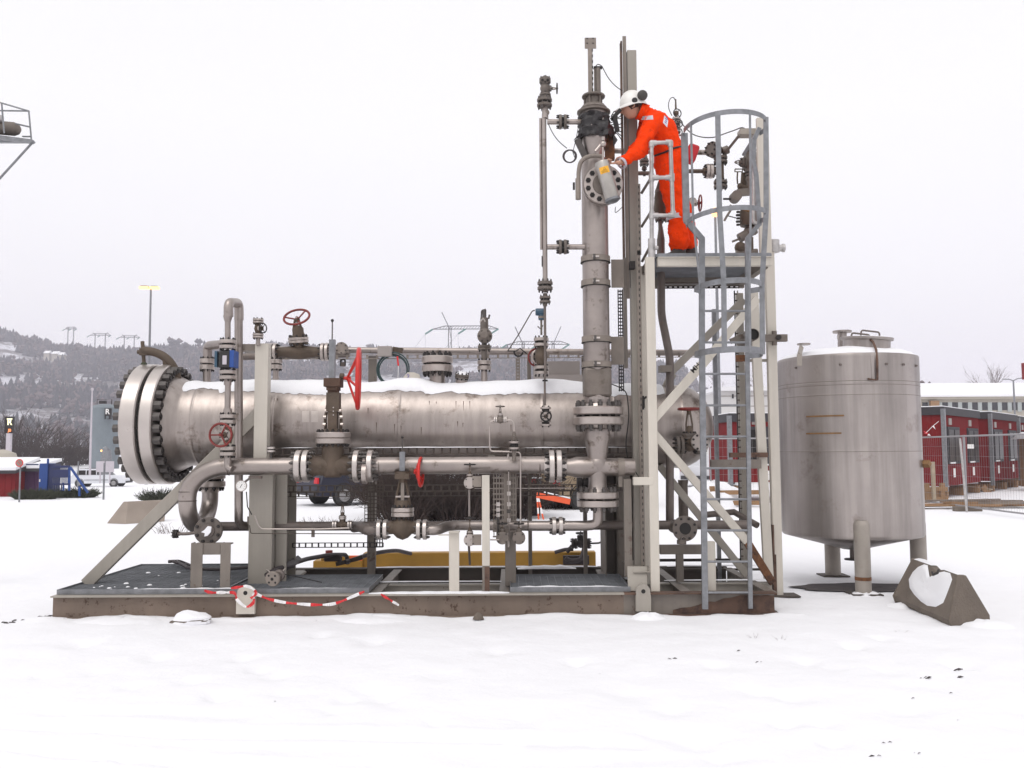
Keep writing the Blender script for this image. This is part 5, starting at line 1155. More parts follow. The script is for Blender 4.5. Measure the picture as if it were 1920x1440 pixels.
# cage hoops: arcs bulging towards the viewer
def hoop(pyl, pyr, pxl, pxr, dep, cx=None, h=9, yb=-.06, ex=1.08):
    a, c = W(pxl, pyl, yb), W(pxr, pyr, yb); z0, z1 = a.z, c.z; mx = (a.x + c.x) / 2; hw = (c.x - a.x) / 2; vs = []; fs = []; n = 28; hh = S(h, 0) / 2; th = .006
    for i in range(n + 1):
        t_ = PI * i / n; x = mx - hw * ex * math.cos(t_) if 0 < i < n else mx - hw * math.cos(t_); y = yb - dep * max(0, math.sin(t_)) ** .8; z = z0 + (z1 - z0) * i / n
        nx_, ny_ = -math.cos(t_), -math.sin(t_)
        for (o_, k_) in ((th, -hh), (th, hh), (0, hh), (0, -hh)): vs.append((x + nx_ * o_, y + ny_ * o_, z + k_))
    for i in range(n):
        for j in range(4): fs.append((i * 4 + j, i * 4 + (j + 1) % 4, i * 4 + 4 + (j + 1) % 4, i * 4 + 4 + j))
    b = MB('galvanised'); b.add(vs, fs); b.build('cage_hoop', ld)
    return lambda t_: Vector((mx - hw * ex * math.cos(t_), yb - dep * max(0, math.sin(t_)) ** .8 - th, z0 + (z1 - z0) * t_ / PI))
DEP = .62
h1 = hoop(252, 250, 1284, 1424, DEP); h2 = hoop(424, 415, 1288, 1424, DEP); h3 = hoop(546, 546, 1316, 1401, DEP * .97, ex=1.42, h=10); h4 = hoop(667, 667, 1317, 1402, DEP * .97, ex=1.42, h=11)
def path(fs_, ts):
    return [f(t_) for f, t_ in zip(fs_, ts)]
for ta, tb in ((.13, .08), (.36, .36), (.60, .60), (.80, .83)):
    b = MB('galvanised'); pts = [f(PI * (ta if i < 2 else tb)) for i, f in enumerate((h1, h2, h3, h4))]
    if ta == .13: pts = pts[:2] + [h3(PI * .12)]
    for i in range(len(pts) - 1):
        a_, c_ = pts[i] - VY * .003 + VZ * (.02 if i == 0 else 0), pts[i + 1] - VY * .003 - VZ * (.025 if i == len(pts) - 2 else 0)
        b.bar(a_, c_, S(9.5 if ta in (.36, .80) else 4, 0), .006 + .0004 * i, up=VY)
    b.build('cage_bar', ld)
# stays of the cage top
b = MB('galvanised'); b.bar(W(1422, 245, .05), W(1394, 290, .5), S(6, 0), .03); b.build('stay', ld)

# ================================================================ plant on top of the tower (behind)
Yq = 1.5
t = thing('relief_stack', 'slim vertical pipe with brown bell-shaped relief valve behind the guard rail', 'pipe', W(1240, 960, .95)); Y = .95
b = MB('small_pipe'); 
b.tube([W(1239, 448, Y), W(1240, 590, Y), W(1256, 670, Y), W(1256, 700, Y), W(1256, 960, Y), W(1256, 985, Y)], S(7.5, Y), 18, fillet=.1); vcyl(b, 1239, 425, 450, 8, Y, 15); vcyl(b, 1238, 408, 430, 8, Y)
b.box(W(1247, 692, Y - .05), S(22, Y), .15, S(12, Y), 'stained_cream_paint'); b.build('pipe_run', t)
b = MB('valve_casting'); vcyl(b, 1238, 372, 404, 22, Y, 27); vcyl(b, 1237, 352, 372, 14, Y, 22); vcyl(b, 1236, 340, 352, 4, Y, 12); vcyl(b, 1237, 356, 361, 18, Y, 19, m='pale_casting'); b.bar(W(1250, 385, Y), W(1262, 402, Y), .05, .05); b.build('relief_valve', t)
b = MB('weathered_flange'); b.flange(W(1240, 408, Y), VZ, S(12, Y), S(5, Y), .3, 8, m='weathered_flange'); b.build('flange', t)
t = thing('instrument_valve', 'small dark flanged valve stack seen between the mast and the guard rail', 'valve', W(1207, 330, 1.2)); Y = 1.2
b = MB('weathered_flange'); b.flange(W(1208, 305, Y), VZ, S(9, Y), S(3.5, Y), .7, 6, m='pale_casting'); vcyl(b, 1209, 285, 300, 6, Y, 12); vcyl(b, 1208, 312, 330, 5, Y, m='dark_bolt'); b.cyl(W(1195, 325, Y), W(1220, 325, Y), S(4, Y)); b.flange(W(1208, 316, Y), VZ, S(5, Y), S(2, Y), .6, 4); b.build('stack', t)
pipe('upper_header', 'horizontal pipe crossing behind the worker into the upper flange', 'pipe', [W(1148, 283, 1.4), W(1330, 286, 1.4)], S(5, 1.4), 'pipe_steel')
cl = [('upper_flanged_tee', 'upper cluster of bolted flanges behind the ladder cage', 1341)]
t = thing('flanged_tee', 'bolted flange cross behind the middle bar of the ladder cage', 'pipe', W(1348, 360, 1.4)); Y = 1.3
b = MB('weathered_flange'); b.flange(W(1337, 281, Y), Vector((-.8, -.6, .1)), S(15, Y), S(6, Y), .3, 8, m='weathered_flange'); b.build('flange', t)
b = MB('weathered_flange'); b.flange(W(1351, 300, Y), VZ, S(13, Y), S(5, Y), .6, 8, m='weathered_flange'); b.build('flange', t)
b = MB('weathered_flange'); b.flange(W(1351, 346, Y), VZ, S(13, Y), S(5, Y), .6, 8, m='weathered_flange'); b.build('flange', t)
b = MB('flange_steel'); b.flange(W(1330, 321, Y), VX, S(14, Y), S(6, Y), .15, 8, m='flange_steel'); b.build('flange', t)
b = MB('valve_casting'); vcyl(b, 1351, 305, 342, 13, Y, n=20); b.cyl(W(1318, 321, Y), W(1344, 321, Y), S(7, Y)); b.cyl(W(1292, 321, Y), W(1320, 321, Y), S(4, Y), n=12); b.ball(W(1344, 283, Y), S(11, Y)); b.build('tee_body', t)
vl = valve('red_edge_wheel_valve', 'small valve with a thin dull red wheel seen edge-on left of the cage bar', W(1296, 381, 1.3), VY, VX, .1, S(6, Y), S(8, Y), .02, 4, bon=.05, bfr=S(6, Y), wheel=S(15, Y), wheelh=S(17, Y), wm='dull_red_paint', body='valve_casting', rim=S(1.5, Y), wcone=.05, yoke=False)
t = valve('double_block_valve', 'stacked small valves with hand wheels behind the worker\'s back against the sky', W(1268, 235, 1.3), VZ, Vector((.2, -1, 0)), S(16, Y), S(5, Y), S(8.5, Y), S(3, Y), 6, bon=S(5, Y), bfr=S(6, Y), wheel=S(8, Y), wheelh=S(11, Y), wm='dark_bolt', body='weathered_flange', rim=S(1, Y), gap=.7, wcone=.1)
b = MB('valve_casting'); b.wheel(W(1270, 212, Y), Vector((.3, -1, 0)), S(8, Y), S(1, Y), 3, 'gasket'); b.ball(W(1268, 212, Y), S(5, Y)); vcyl(b, 1267, 186, 205, 2.5, Y, 4); vcyl(b, 1268, 212, 228, 6, Y); b.ball(W(1270, 247, Y), S(6, Y)); b.wheel(W(1272, 247, Y), Vector((.3, -1, 0)), S(8, Y), S(1, Y), 3, 'gasket'); vcyl(b, 1268, 245, 285, 6, Y); b.build('upper_valve', t)
b = MB('rubber_hose'); b.tube([W(1266, 188, Y), W(1263, 182, Y), W(1257, 184, Y), W(1253, 194, Y), W(1254, 205, Y), W(1260, 217, Y)], S(.8, Y), 6, fillet=.03); b.build('loop_tube', t)
hose('sagging_cable', 'cable sagging across the ladder cage top toward the pale box', [(1273, 225, 1.3), (1288, 243, 1.2), (1300, 253, 1.1), (1318, 258, 1.0), (1340, 258, .9), (1360, 250, .9), (1378, 244, .9), (1392, 238, .9), (1402, 245, .9)], 1.0, 'rubber_hose')
t = thing('top_bracket_box', 'pale flat box on diagonal stays near the top of the ladder cage', 'box', W(1400, 250, .95)); b = MB('grey_cream_paint'); b.box(W(1402, 250, .95), S(34, .95), .15, S(11, .95)); b.build('casing', t)
b = MB('pale_casting'); b.bar(W(1386, 254, .95), W(1362, 284, 1.2), S(5, 1), .04); b.cyl(W(1355, 284, 1.25), W(1365, 280, 1.25), .05, n=10); b.build('stay', t)
# right hand stack of valves and actuator
Y = 1.2
valve('angle_valve', 'upper casting with a forked hand lever behind the right of the ladder cage', W(1408, 305, Y), VZ, Vector((-1, -.1, 0)), S(36, Y), S(13, Y), S(11, Y), S(4, Y), 6, bon=S(17, Y), bfr=S(9, Y), wheel=0, wheelh=S(32, Y), body='pale_casting', fm='weathered_flange', gap=.6)
t = thing('lever_valve', 'dark yoke valve with an open loop lever below the upper casting', 'valve', W(1390, 345, Y)); b = MB('valve_casting')
b.tube([W(1386, 308, Y), W(1388, 300, Y), W(1392, 306, Y)], S(1.4, Y), 6); b.tube([W(1378, 318, Y), W(1378, 322, Y), W(1392, 322, Y), W(1392, 317, Y), W(1378, 317, Y)], S(1.3, Y), 6)
for dx in (-4, 4): b.tube([W(1387 + dx, 322, Y), W(1387 + dx * 1.2, 334, Y), W(1387 + dx, 345, Y)], S(1.5, Y), 6)
b.ball(W(1388, 349, Y), S(6, Y)); b.cyl(W(1384, 350, Y), W(1402, 352, Y), S(4.5, Y)); b.ball(W(1407, 335, Y), S(9, Y), 'pale_casting'); vcyl(b, 1407, 335, 356, 14, Y, n=16, m='pale_casting'); b.build('yoke', t)
b = MB('dark_bolt')
vcyl(b, 1413, 285, 385, 12, Y + .08, m='valve_casting'); vcyl(b, 1400, 325, 352, 20, Y + .12, 26, m='valve_casting'); b.ball(W(1403, 312, Y + .1), S(12, Y), 'valve_casting')
for i in range(12): b.cyl(W(1414, 290 + i * 13, Y + .05), W(1414, 297 + i * 13, Y + .05), S(4, Y), n=8)
b.build('bolt_column', t)
t = thing('swivel_arm', 'pale arm with a round pivot reaching left behind the cage bars', 'bracket', W(1390, 362, Y)); b = MB('pale_casting'); b.bar(W(1382, 362, Y), W(1422, 358, Y), S(13, Y), .06, 'stained_cream_paint'); b.lathe(W(1382, 366, Y - .08), VY, [(0, S(10, Y)), (.14, S(10.5, Y))], 20); b.cyl(W(1356, 373, Y), W(1376, 373, Y), S(2, Y), n=8, m='dark_bolt'); b.build('arm', t)
ac = thing('valve_actuator', 'big dark cylindrical valve actuator behind the right side of the cage', 'actuator', W(1402, 420, Y))
b = MB('rust_beam'); p, q = VL(1403, 424, 388, Y); b.lathe(p, VZ, [(0, S(15, Y)), (.02, S(16, Y)), ((q - p).length - .05, S(16, Y)), ((q - p).length, S(10, Y))], 28, 'valve_casting'); b.build('drum', ac)
b = MB('dark_bolt')
for k in range(6): b.cyl(W(1384, 390 + k * 6, Y - .05), W(1384, 393 + k * 6, Y - .05), S(4.5 - (k % 2), Y), n=8)
b.build('screws', ac)
b = MB('yellow_paint'); b.tube([W(1368, 385, Y - .1), W(1374, 388, Y - .1), W(1363, 405, Y - .1), W(1358, 414, Y - .1)], S(2.2, Y), 8, fillet=.04, m='pale_casting'); b.tube([W(1374, 387, Y - .12), W(1405, 396, Y - .15)], S(2, Y), 8, m='gasket_tan'); b.tube([W(1362, 404, Y), W(1385, 410, Y)], S(1, Y), 6, m='dark_bolt'); b.build('tubing', ac)
t = thing('lower_block_valve', 'pale casting and dark lever at the foot of the actuator on the platform', 'valve', W(1400, 470, Y)); b = MB('pale_casting'); b.cyl(W(1386, 447, Y), W(1416, 430, Y), S(9, Y), n=16); b.ball(W(1405, 434, Y), S(11, Y)); b.ball(W(1388, 464, Y), S(11, Y), 'valve_casting'); b.bar(W(1373, 453, Y), W(1392, 446, Y), S(3.5, Y), .03); vcyl(b, 1407, 445, 478, 12, Y, n=12, m='valve_casting'); b.cyl(W(1380, 474, Y), W(1420, 472, Y), S(6, Y)); b.build('body', t)
pipe('grey_bent_pipe', 'smooth grey pipe curling down behind the cage near the actuator', 'pipe', [W(1414, 300, .8), W(1412, 400, .8), W(1413, 418, .8), W(1424, 420, .8)], S(3.6, .8), 'galvanised_bright', fillet=.06)
# gate valve behind the lower ladder
valve('rear_gate_valve', 'dark valve with a flat dull red wheel in front of the domed vessel end', W(1293, 835, .62), Vector((1, 0, 0)), VZ, S(30, .62), S(10, .62), S(17, .62), S(6, .62), 10, bon=S(18, .62), bfr=S(14, .62), wheel=S(19, .62), wheelh=S(68, .62), wm='dull_red_paint', rim=S(2.5, .62), fm='weathered_flange', wcone=.12)
t = thing('blank_flange', 'pale disc with a ring of dark bolts facing outward behind the ladder', 'flange', W(1313, 826, .45)); b = MB('flange_steel'); b.flange(W(1312, 829, .45), Vector((-.1, -1, 0)), S(16, .45), .03, .3, 8, br=S(2.3, .45), m='flange_steel'); b.cyl(W(1310, 829, .5), W(1290, 829, .62), S(10, .5), m='valve_casting'); b.build('flange', t)
t = thing('black_end_flange', 'bolted pipe flange with a black open bore facing outward behind the ladder foot', 'flange', W(1284, 992, .45)); c = W(1284, 991, .4); ax = Vector((.1, -1, .02)).normalized()
b = MB('weathered_flange'); b.flange(c, ax, S(23.5, .4), .03, single=True, nb=8, m='weathered_flange', bl=.5, br=.014); b.lathe(c, ax, [(-.4, .075), (.0, .075)], 20); b.lathe(c + ax * .016, ax, [(0, S(11, .4)), (.002, S(11, .4))], 24, 'gasket'); b.cyl(W(1278, 1012, .4), W(1278, 1020, .4), .05, n=12); b.torus(c + Vector((-.02, -.03, -.11)), VY, .025, .008); b.build('flange', t, ang=30)
pipe('leaning_duct', 'dark pipe behind the ladder foot slanting off to the right', 'pipe', [W(1325, 965, 1.4), W(1376, 960, 1.4), W(1420, 985, 1.1)], S(6, 1.2), 'small_pipe')
t = thing('galvanised_rail', 'galvanised square rail standing behind the lower ladder rungs', 'rail', W(1340, 1000, 1.8)); b = MB('galvanised'); p, q = VL(1342, 935, 580, 1.9); p.z = 0.0; b.box((p + q) / 2, S(7, 1.9), .05, (q - p).length); b.build('post', t)
t = thing('rear_service_pipe', 'vertical pale pipe right of the relief stack behind the braces', 'pipe', W(1281, 1040, 1.5)); b = MB('pale_casting'); vcyl(b, 1281, 900, 985, 18, 1.6); b.build('pipe', t)

# ================================================================ storage tank
TY = 2.05; TR = .828; tc_ = Vector((4.17, TY, 0))
zt0 = W(1593, 1014, TY - TR).z; zt1 = W(1593, 661, TY - TR).z
tk = thing('storage_tank', 'upright round stainless storage tank on pipe legs, snow on its domed top', 'tank', tc_)
b = MB('tank_steel'); cz_ = lambda z: Vector((tc_.x, tc_.y, z))
H = zt1 - zt0; b.lathe(cz_(zt0), VZ, [(-.18, .12), (-.10, .42), (0, TR - .015), (.02, TR), (.05, TR)] + [(h, r) for hh in (.47, .776, .84) for h, r in ((H * hh - .03, TR), (H * hh - .005, TR), (H * hh, TR + .0012), (H * hh + .005, TR), (H * hh + .03, TR))] + [(H - .04, TR), (H - .012, TR), (H, TR - .006)], 96, caps=True); b.build('shell', tk, ang=40)
for hh in (.47, .776, .83, .85): b = MB('stained_cream_paint'); b.torus(cz_(zt0 + H * hh), VZ, TR - .001, .0035, 96, 6); b.build('weld_seam', tk)
b = MB('tank_steel')
for px in (1472, 1536, 1619, 1656, 1692):
    q = W(px, 684, TY); a = math.atan2(q.y - CAMY, q.x); dx = max(-TR * .97, min(TR * .97, (px - 1593) / 134 * TR)); yy_ = tc_.y - math.sqrt(TR * TR - dx * dx); b.tube([Vector((tc_.x + dx, yy_ + .01, zt1 - .13)), Vector((tc_.x + dx, yy_ - .02, zt1 - .135))], .014, 8, m='small_pipe')
b.cyl(Vector((tc_.x + TR * .86, tc_.y - TR * .50, zt0 + H * .40)), Vector((tc_.x + TR * .93, tc_.y - TR * .58, zt0 + H * .40)), .045, n=4, m='gasket_tan'); b.build('lug', tk)
b = MB('tank_steel'); b.lathe(cz_(zt1 - .002), VZ, [(0, TR - .004), (.03, TR - .1), (.07, TR * .62), (.095, TR * .3), (.10, 0.001)], 96, caps=False); b.build('dome', tk)
b = MB('snow'); n = 64; vs = []; fs = []; k = 14
for j in range(k + 1):
    for i in range(n):
        th = 2 * PI * i / n; lim = TR * (.985 + .012 * noise.noise(Vector((math.cos(th) * 6, math.sin(th) * 6, 4)))); r = lim * j / k
        zz_ = zt1 + .102 * (1 - (r / TR) ** 2) + (.04 + .02 * noise.noise(Vector((math.cos(th) * r * 4, math.sin(th) * r * 4, 0)))) * min(1, (k - j) / 2.2) ** .7
        if j == k: zz_ = zt1 - .004
        vs.append((tc_.x + math.cos(th) * r, tc_.y + math.sin(th) * r, zz_))
for j in range(k):
    for i in range(n): fs.append((j * n + i, j * n + (i + 1) % n, (j + 1) * n + (i + 1) % n, (j + 1) * n + i))
b.add(vs, fs); solo(b, 'tank_snow', 'smooth cap of snow covering the domed top of the round tank', 'snow', cz_(zt1), kind='stuff', ang=80)
# manhole
mh = W(1624, 645, TY - .38); b = MB('pale_casting'); b.lathe(Vector((mh.x, mh.y, zt1 + .085)), Vector((.05, -.06, 1)), [(0, .27), (.10, .27), (.105, .275), (.11, .30), (.135, .305), (.14, .30)], 48, 'tank_steel'); b.build('manhole', tk, ang=35)
b = MB('snow'); b.lathe(Vector((mh.x, mh.y, zt1 + .225)) + Vector((.03, -.005, 0)), Vector((.05, -.06, 1)), [(0, .285), (.006, .26), (.014, .15), (.015, .01)], 40, caps=False); b.build('lid_snow', tk)
for (xa_, xb_, yy) in ((1596, 1631, mh.y - .12), (1614, 1649, mh.y + .2)):
    pt = 626 if yy < mh.y else 621; b = MB('small_pipe')
    b.tube([W(xa_, pt + 10, yy), W(xa_ + 1, pt - 2, yy), W(xb_, pt + 2, yy), W(xb_, pt + 12, yy)], .011, 8, fillet=.03); b.build('lid_handle', tk)
b = MB('tank_steel'); c = W(1579, 640, TY); b.cyl(Vector((c.x, c.y, zt1 + .1)), W(1579, 624, TY), .055, n=20); b.lathe(W(1579, 622, TY), VZ, [(-.012, .115), (.012, .115)], 28); b.cyl(W(1572, 636, TY - .1), W(1572, 628, TY - .1), .015, n=8); b.build('top_nozzle', tk)
b = MB('tank_leg'); c = W(1501, 650, TY - .42); b.lathe(W(1507, 646, c.y), VZ, [(-.006, .075), (.012, .08)], 24, 'tank_steel'); b.bar(W(1503, 650, c.y - .05), W(1499, 664, TY - TR * .88), .05, .02); b.bar(W(1499, 664, TY - TR * .88), W(1498.5, 686, TY - TR * .88), .055, .02); b.build('side_nozzle', tk)
b = MB('rust_beam'); yy = TY - TR - .015
pts = [W(1631, 636, mh.y - .25), W(1637, 641, mh.y - .33), W(1643, 656, TY - TR + .02), W(1645, 680, yy), W(1645, 712, yy - .01)]
b.tube(pts, .014, 8, m='rust_beam'); b.tube([W(1645, 712, yy - .01), W(1638, 712, yy - .02), W(1627, 710, yy)], .010, 8); b.build('chain', tk)
b = MB('tank_steel'); b.box(W(1636, 690, TY - TR + .01), .05, .03, .31); b.build('guide', tk, bevel=.01)
for py, w_ in ((779, 56), (812, 52)):
    b = MB('rust'); cx = 1559 + w_ / 2 - 27; vs = []
    q0 = W(1530, py, TY - TR).x; q1 = W(1530 + w_, py, TY - TR).x; z = W(1557, py, TY - TR + .01).z; fs = []; n = 12
    for i in range(n + 1):
        x = q0 + (q1 - q0) * i / n; dx = x - tc_.x; y = tc_.y - math.sqrt((TR + .001) ** 2 - dx * dx)
        for (o_, k_) in ((0, -1), (.012, -1), (.012, 1), (0, 1)): vs.append((x, y - o_, z + k_ * .009))
    for i in range(n):
        for j in range(4): fs.append((i * 4 + j, i * 4 + (j + 1) % 4, i * 4 + 4 + (j + 1) % 4, i * 4 + 4 + j))
    b = MB('gasket_tan'); b.add(vs, fs); b.build('weld_bar', tk)
b = MB('gasket_tan'); b.box(W(1708, 871, TY - TR * .5), .12, .06, .07, 'gasket_tan'); b.build('stain_plate', tk) if False else None
def leg(px, pyb, pyt, Y, wpx=31):
    b = MB('tank_leg'); p, q = VL(px, pyb, pyt, Y); p.z = 0
    b.lathe(p, VZ, [(0, S(wpx / 2, Y)), ((q - p).length - .06, S(wpx / 2, Y)), ((q - p).length - .03, S(wpx / 2, Y) * .96), ((q - p).length, S(wpx / 2, Y) * .75)], 28); b.box(p + VZ * .01, .34, .3, .014, 'beam_dark'); 
    if px == 1617: b.lathe(p, VZ, [(.16, S(wpx / 2, Y) + .001), (.16, S(wpx / 2, Y) + .002), (.20, S(wpx / 2, Y) + .002), (.2, S(wpx / 2, Y) + .001)], 28, 'rust')
    b.build('leg', tk)
leg(1617, 1115, 976, TY - TR + .03, 29); leg(1722, 1095, 974, TY - .12, 29); leg(1561, 1080, 1000, TY + .72, 28)
b = MB('dark_bolt'); b.cyl(cz_(zt0 - .30), cz_(zt0 - .15), .035, n=14, m='small_pipe'); b.lathe(cz_(zt0 - .315), VZ, [(0, .10), (.015, .10)], 24); b.build('drain', tk)
# dark thawed patch of ground under the tank
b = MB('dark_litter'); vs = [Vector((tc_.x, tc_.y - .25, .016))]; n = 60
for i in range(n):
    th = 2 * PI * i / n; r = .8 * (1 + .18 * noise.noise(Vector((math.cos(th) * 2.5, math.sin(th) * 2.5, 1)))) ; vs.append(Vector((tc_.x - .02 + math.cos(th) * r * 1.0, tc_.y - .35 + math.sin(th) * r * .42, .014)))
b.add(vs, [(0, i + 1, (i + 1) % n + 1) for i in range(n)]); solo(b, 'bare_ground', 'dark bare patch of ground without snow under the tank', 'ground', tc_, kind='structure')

# ================================================================ concrete barrier blocks
def block(name, label, P, m, snow=None, prof=None):
    """P: function mapping local (u along, s across, h) to the world"""
    t = thing(name, label, 'concrete block', P(0, 0, 0)); b = MB(m)
    return t, b
yb_ = -.9
t = thing('concrete_block', 'grey concrete barrier block with a patch of snow, in front of the tank', 'concrete block', W(1760, 1165, -1.0))
b = MB('concrete')
# near end face (right) and far end face (left) of a triangular section with cut top
def WZ(px, py, Y, z=0.0):
    q = W(px, py, Y); q.z = z; return q
A0, A1, A2, A3 = WZ(1783, 1172, -.72, .01), WZ(1857, 1164, -.50, .01), W(1812, 1079, -.56), W(1796, 1078, -.64)
B0, B1, B2, B3 = WZ(1679, 1125, .67, .01), WZ(1757, 1105, .95, .01), W(1722, 1049, .92), W(1711, 1048, .84)
A0b, B0b = A0 + Vector((-.02, -.01, .065)), B0 + Vector((-.02, 0, .065))
A1b, B1b = A1 + Vector((.0, 0, .065)), B1 + Vector((0, 0, .065))
secA = [A0, A0b, A3, A2, A1b, A1]; secB = [B0, B0b, B3, B2, B1b, B1]
n = 6; L_ = 14; vs = []; fs = []
for i in range(L_ + 1):
    t_ = i / L_
    for j in range(6):
        v = secB[j].lerp(secA[j], t_)
        if j in (2, 3) and .42 < t_ < .68: v = v - VZ * .045 * (1 - abs(t_ - .55) / .13)
        vs.append(v)
for i in range(L_):
    for j in range(6): fs.append((i * 6 + j, i * 6 + (j + 1) % 6, i * 6 + 6 + (j + 1) % 6, i * 6 + 6 + j))
fs.append(tuple(range(6))); fs.append(tuple(range(L_ * 6, L_ * 6 + 6))); b.add(vs, fs); b.build('block', t, bevel=.012, ang=30)
b = MB('dark_bolt'); b.tube([W(1748, 1073, -.5), W(1749, 1078, -.55), W(1758, 1074, -.55), W(1760, 1069, -.5)], .012, 8); b.build('lifting_loop', t)
# snow patch on the sloping face
sn = MB('snow'); Nn = (A0b - B0b).cross(B3 - B0b).normalized(); Nn = -Nn if Nn.dot(Vector((0, CAMY, CAMZ)) - B0b) < 0 else Nn
def face(u, v): return B0b.lerp(A0b, u).lerp(B3.lerp(A3, u), v)
out = [(.14, .70), (.2, .86), (.3, .97), (.38, .98), (.44, .86), (.50, .74), (.56, .74), (.64, .88), (.74, .97), (.86, .98), (.92, .86), (.89, .55), (.86, .30), (.76, .15), (.62, .10), (.5, .13), (.34, .22), (.22, .32), (.13, .5)]
cu, cv = .52, .5; vs = [face(cu, cv) + Nn * .035]; K = 5
rings = []
for k in range(1, K + 1):
    f_ = k / K
    for (u, v) in out: vs.append(face(cu + (u - cu) * f_, cv + (v - cv) * f_) + Nn * ((.03 + .012 * noise.noise(Vector((u * 9, v * 9, 0)))) * (1 if k < K else .05)))
m_ = len(out); fs = [(0, 1 + i, 1 + (i + 1) % m_) for i in range(m_)]
for k in range(K - 1):
    for i in range(m_): fs.append((1 + k * m_ + i, 1 + k * m_ + (i + 1) % m_, 1 + (k + 1) * m_ + (i + 1) % m_, 1 + (k + 1) * m_ + i))
sn.add(vs, fs)
for (u0, u1) in ((.02, .44), (.64, .98)):
    pts_ = []; 
    for i in range(9):
        t_ = u0 + (u1 - u0) * i / 8; a_ = B3.lerp(A3, t_); c_ = B2.lerp(A2, t_); hh = .03 * abs(math.sin(PI * i / 8)) ** .5 + .002
        pts_ += [a_ + VZ * .001 - VY * .01, (a_ + c_) / 2 + VZ * hh, c_ + VZ * .001 + VY * .01]
    sn.add(pts_, [(i * 3 + j, i * 3 + j + 1, i * 3 + j + 4, i * 3 + j + 3) for i in range(8) for j in (0, 1)])
sn.build('snow_patch', t, ang=80, label='snow lying on the sloping face')
# far block at the left
Yb2 = 12.2
t = thing('concrete_block', 'small pale concrete barrier block far behind the slanting brace', 'concrete block', W(240, 978, Yb2)); b = MB('concrete_pale')
z1_ = W(232, 941, Yb2).z; xs4 = [W(px, 979, Yb2).x for px in (200, 244, 237, 227)]; b.prism([Vector((xs4[0], Yb2, 0)), Vector((xs4[1], Yb2 - .25, 0)), Vector((xs4[2], Yb2 + .05, z1_)), Vector((xs4[3], Yb2 + .1, z1_))], (.62, .75, 0)); b.build('block', t, smooth=False, bevel=.01)

# ================================================================ stones, snow lump, barrier tape
def rock(name, label, px, py, Y, rx, rz, m, sn_=False):
    c = W(px, py, Y); c.z = 0; vs = []; fs = []; n, k = 18, 8
    b = MB(m)
    for j in range(k + 1):
        for i in range(n):
            th = 2 * PI * i / n; ph = PI / 2 * j / k; d = Vector((math.cos(th) * math.cos(ph), math.sin(th) * math.cos(ph), math.sin(ph))); q = 1 + .3 * noise.noise(d * 1.7 + Vector((px, 0, 0)))
            vs.append(c + Vector((d.x * rx * q, d.y * rx * .6 * q, d.z * rz * q)))
    for j in range(k):
        for i in range(n): fs.append((j * n + i, j * n + (i + 1) % n, (j + 1) * n + (i + 1) % n, (j + 1) * n + i))
    b.add(vs, fs, m)
    if sn_:
        b.add([v + (VZ * .018 if v.z > rz * .35 else -VZ * .02) for v in vs], fs, 'snow')
    return solo(b, name, label, 'stone', c, ang=30)
rock('snowy_stone', 'flat stone under a cap of snow before the skid beam, left of the tape', 360, 1155, -.22, .20, .085, 'concrete', True)
rock('stone', 'small brown stone lying before the middle of the skid beam', 897, 1147, -.16, .055, .065, 'concrete')
def tape(name, label, pts, wd=.032):
    t = thing(name, label, 'barrier tape', W(*pts[0])); P_ = [W(*p) for p in pts]
    Q = []
    for i in range(len(P_) - 1):
        for k in range(6): 
            t_ = k / 6; p0, p1, p2, p3 = P_[max(0, i - 1)], P_[i], P_[i + 1], P_[min(len(P_) - 1, i + 2)]
            Q.append(.5 * ((2 * p1) + (p2 - p0) * t_ + (2 * p0 - 5 * p1 + 4 * p2 - p3) * t_ * t_ + (3 * p1 - p0 - 3 * p2 + p3) * t_ ** 3))
    Q.append(P_[-1]); b = MB('tape_red'); L_ = 0
    for i in range(len(Q) - 1):
        sg = int(L_ / .125) % 2; a_, c_ = Q[i], Q[i + 1]; L_ += (c_ - a_).length
        f0 = .5 + .5 * abs(math.sin(i * .35)); f1 = .5 + .5 * abs(math.sin((i + 1) * .35)); n0 = VZ.cross(VY).cross((c_ - a_)).normalized() if False else Vector((-(c_ - a_).z, 0, (c_ - a_).x)).normalized()
        b.add([a_ + n0 * wd / 2 * f0, a_ - n0 * wd / 2 * f0, c_ - n0 * wd / 2 * f1 + VY * .01 * math.sin(i), c_ + n0 * wd / 2 * f1], [(0, 1, 2, 3)], 'tape_red' if sg == 0 else 'tape_white')
    b.build('strip', t, smooth=False); return t
tape('barrier_tape', 'red and white barrier tape wound round the left lifting lug and sagging along the beam', [(383, 1107, -.05), (395, 1111, -.06), (411, 1111, -.06), (425, 1111, -.07), (440, 1112, -.09), (445, 1125, -.09), (462, 1138, -.10), (476, 1128, -.09), (476, 1113, -.08), (500, 1122, -.06), (530, 1129, -.05), (570, 1133, -.05), (605, 1134, -.05), (630, 1131, -.05), (660, 1119, -.05), (683, 1109, -.04)])
tape('tape_end', 'loose end of red and white tape on the beam right of the sagging tape', [(714, 1114, -.05), (725, 1121, -.05), (738, 1129, -.05), (748, 1135, -.04)], .026)
tape('tape_knot', 'short upper loop of red and white tape over the left lifting lug', [(433, 1103, -.08), (447, 1101, -.10), (461, 1099, -.10), (474, 1104, -.10), (480, 1113, -.09), (470, 1122, -.10)], .03)
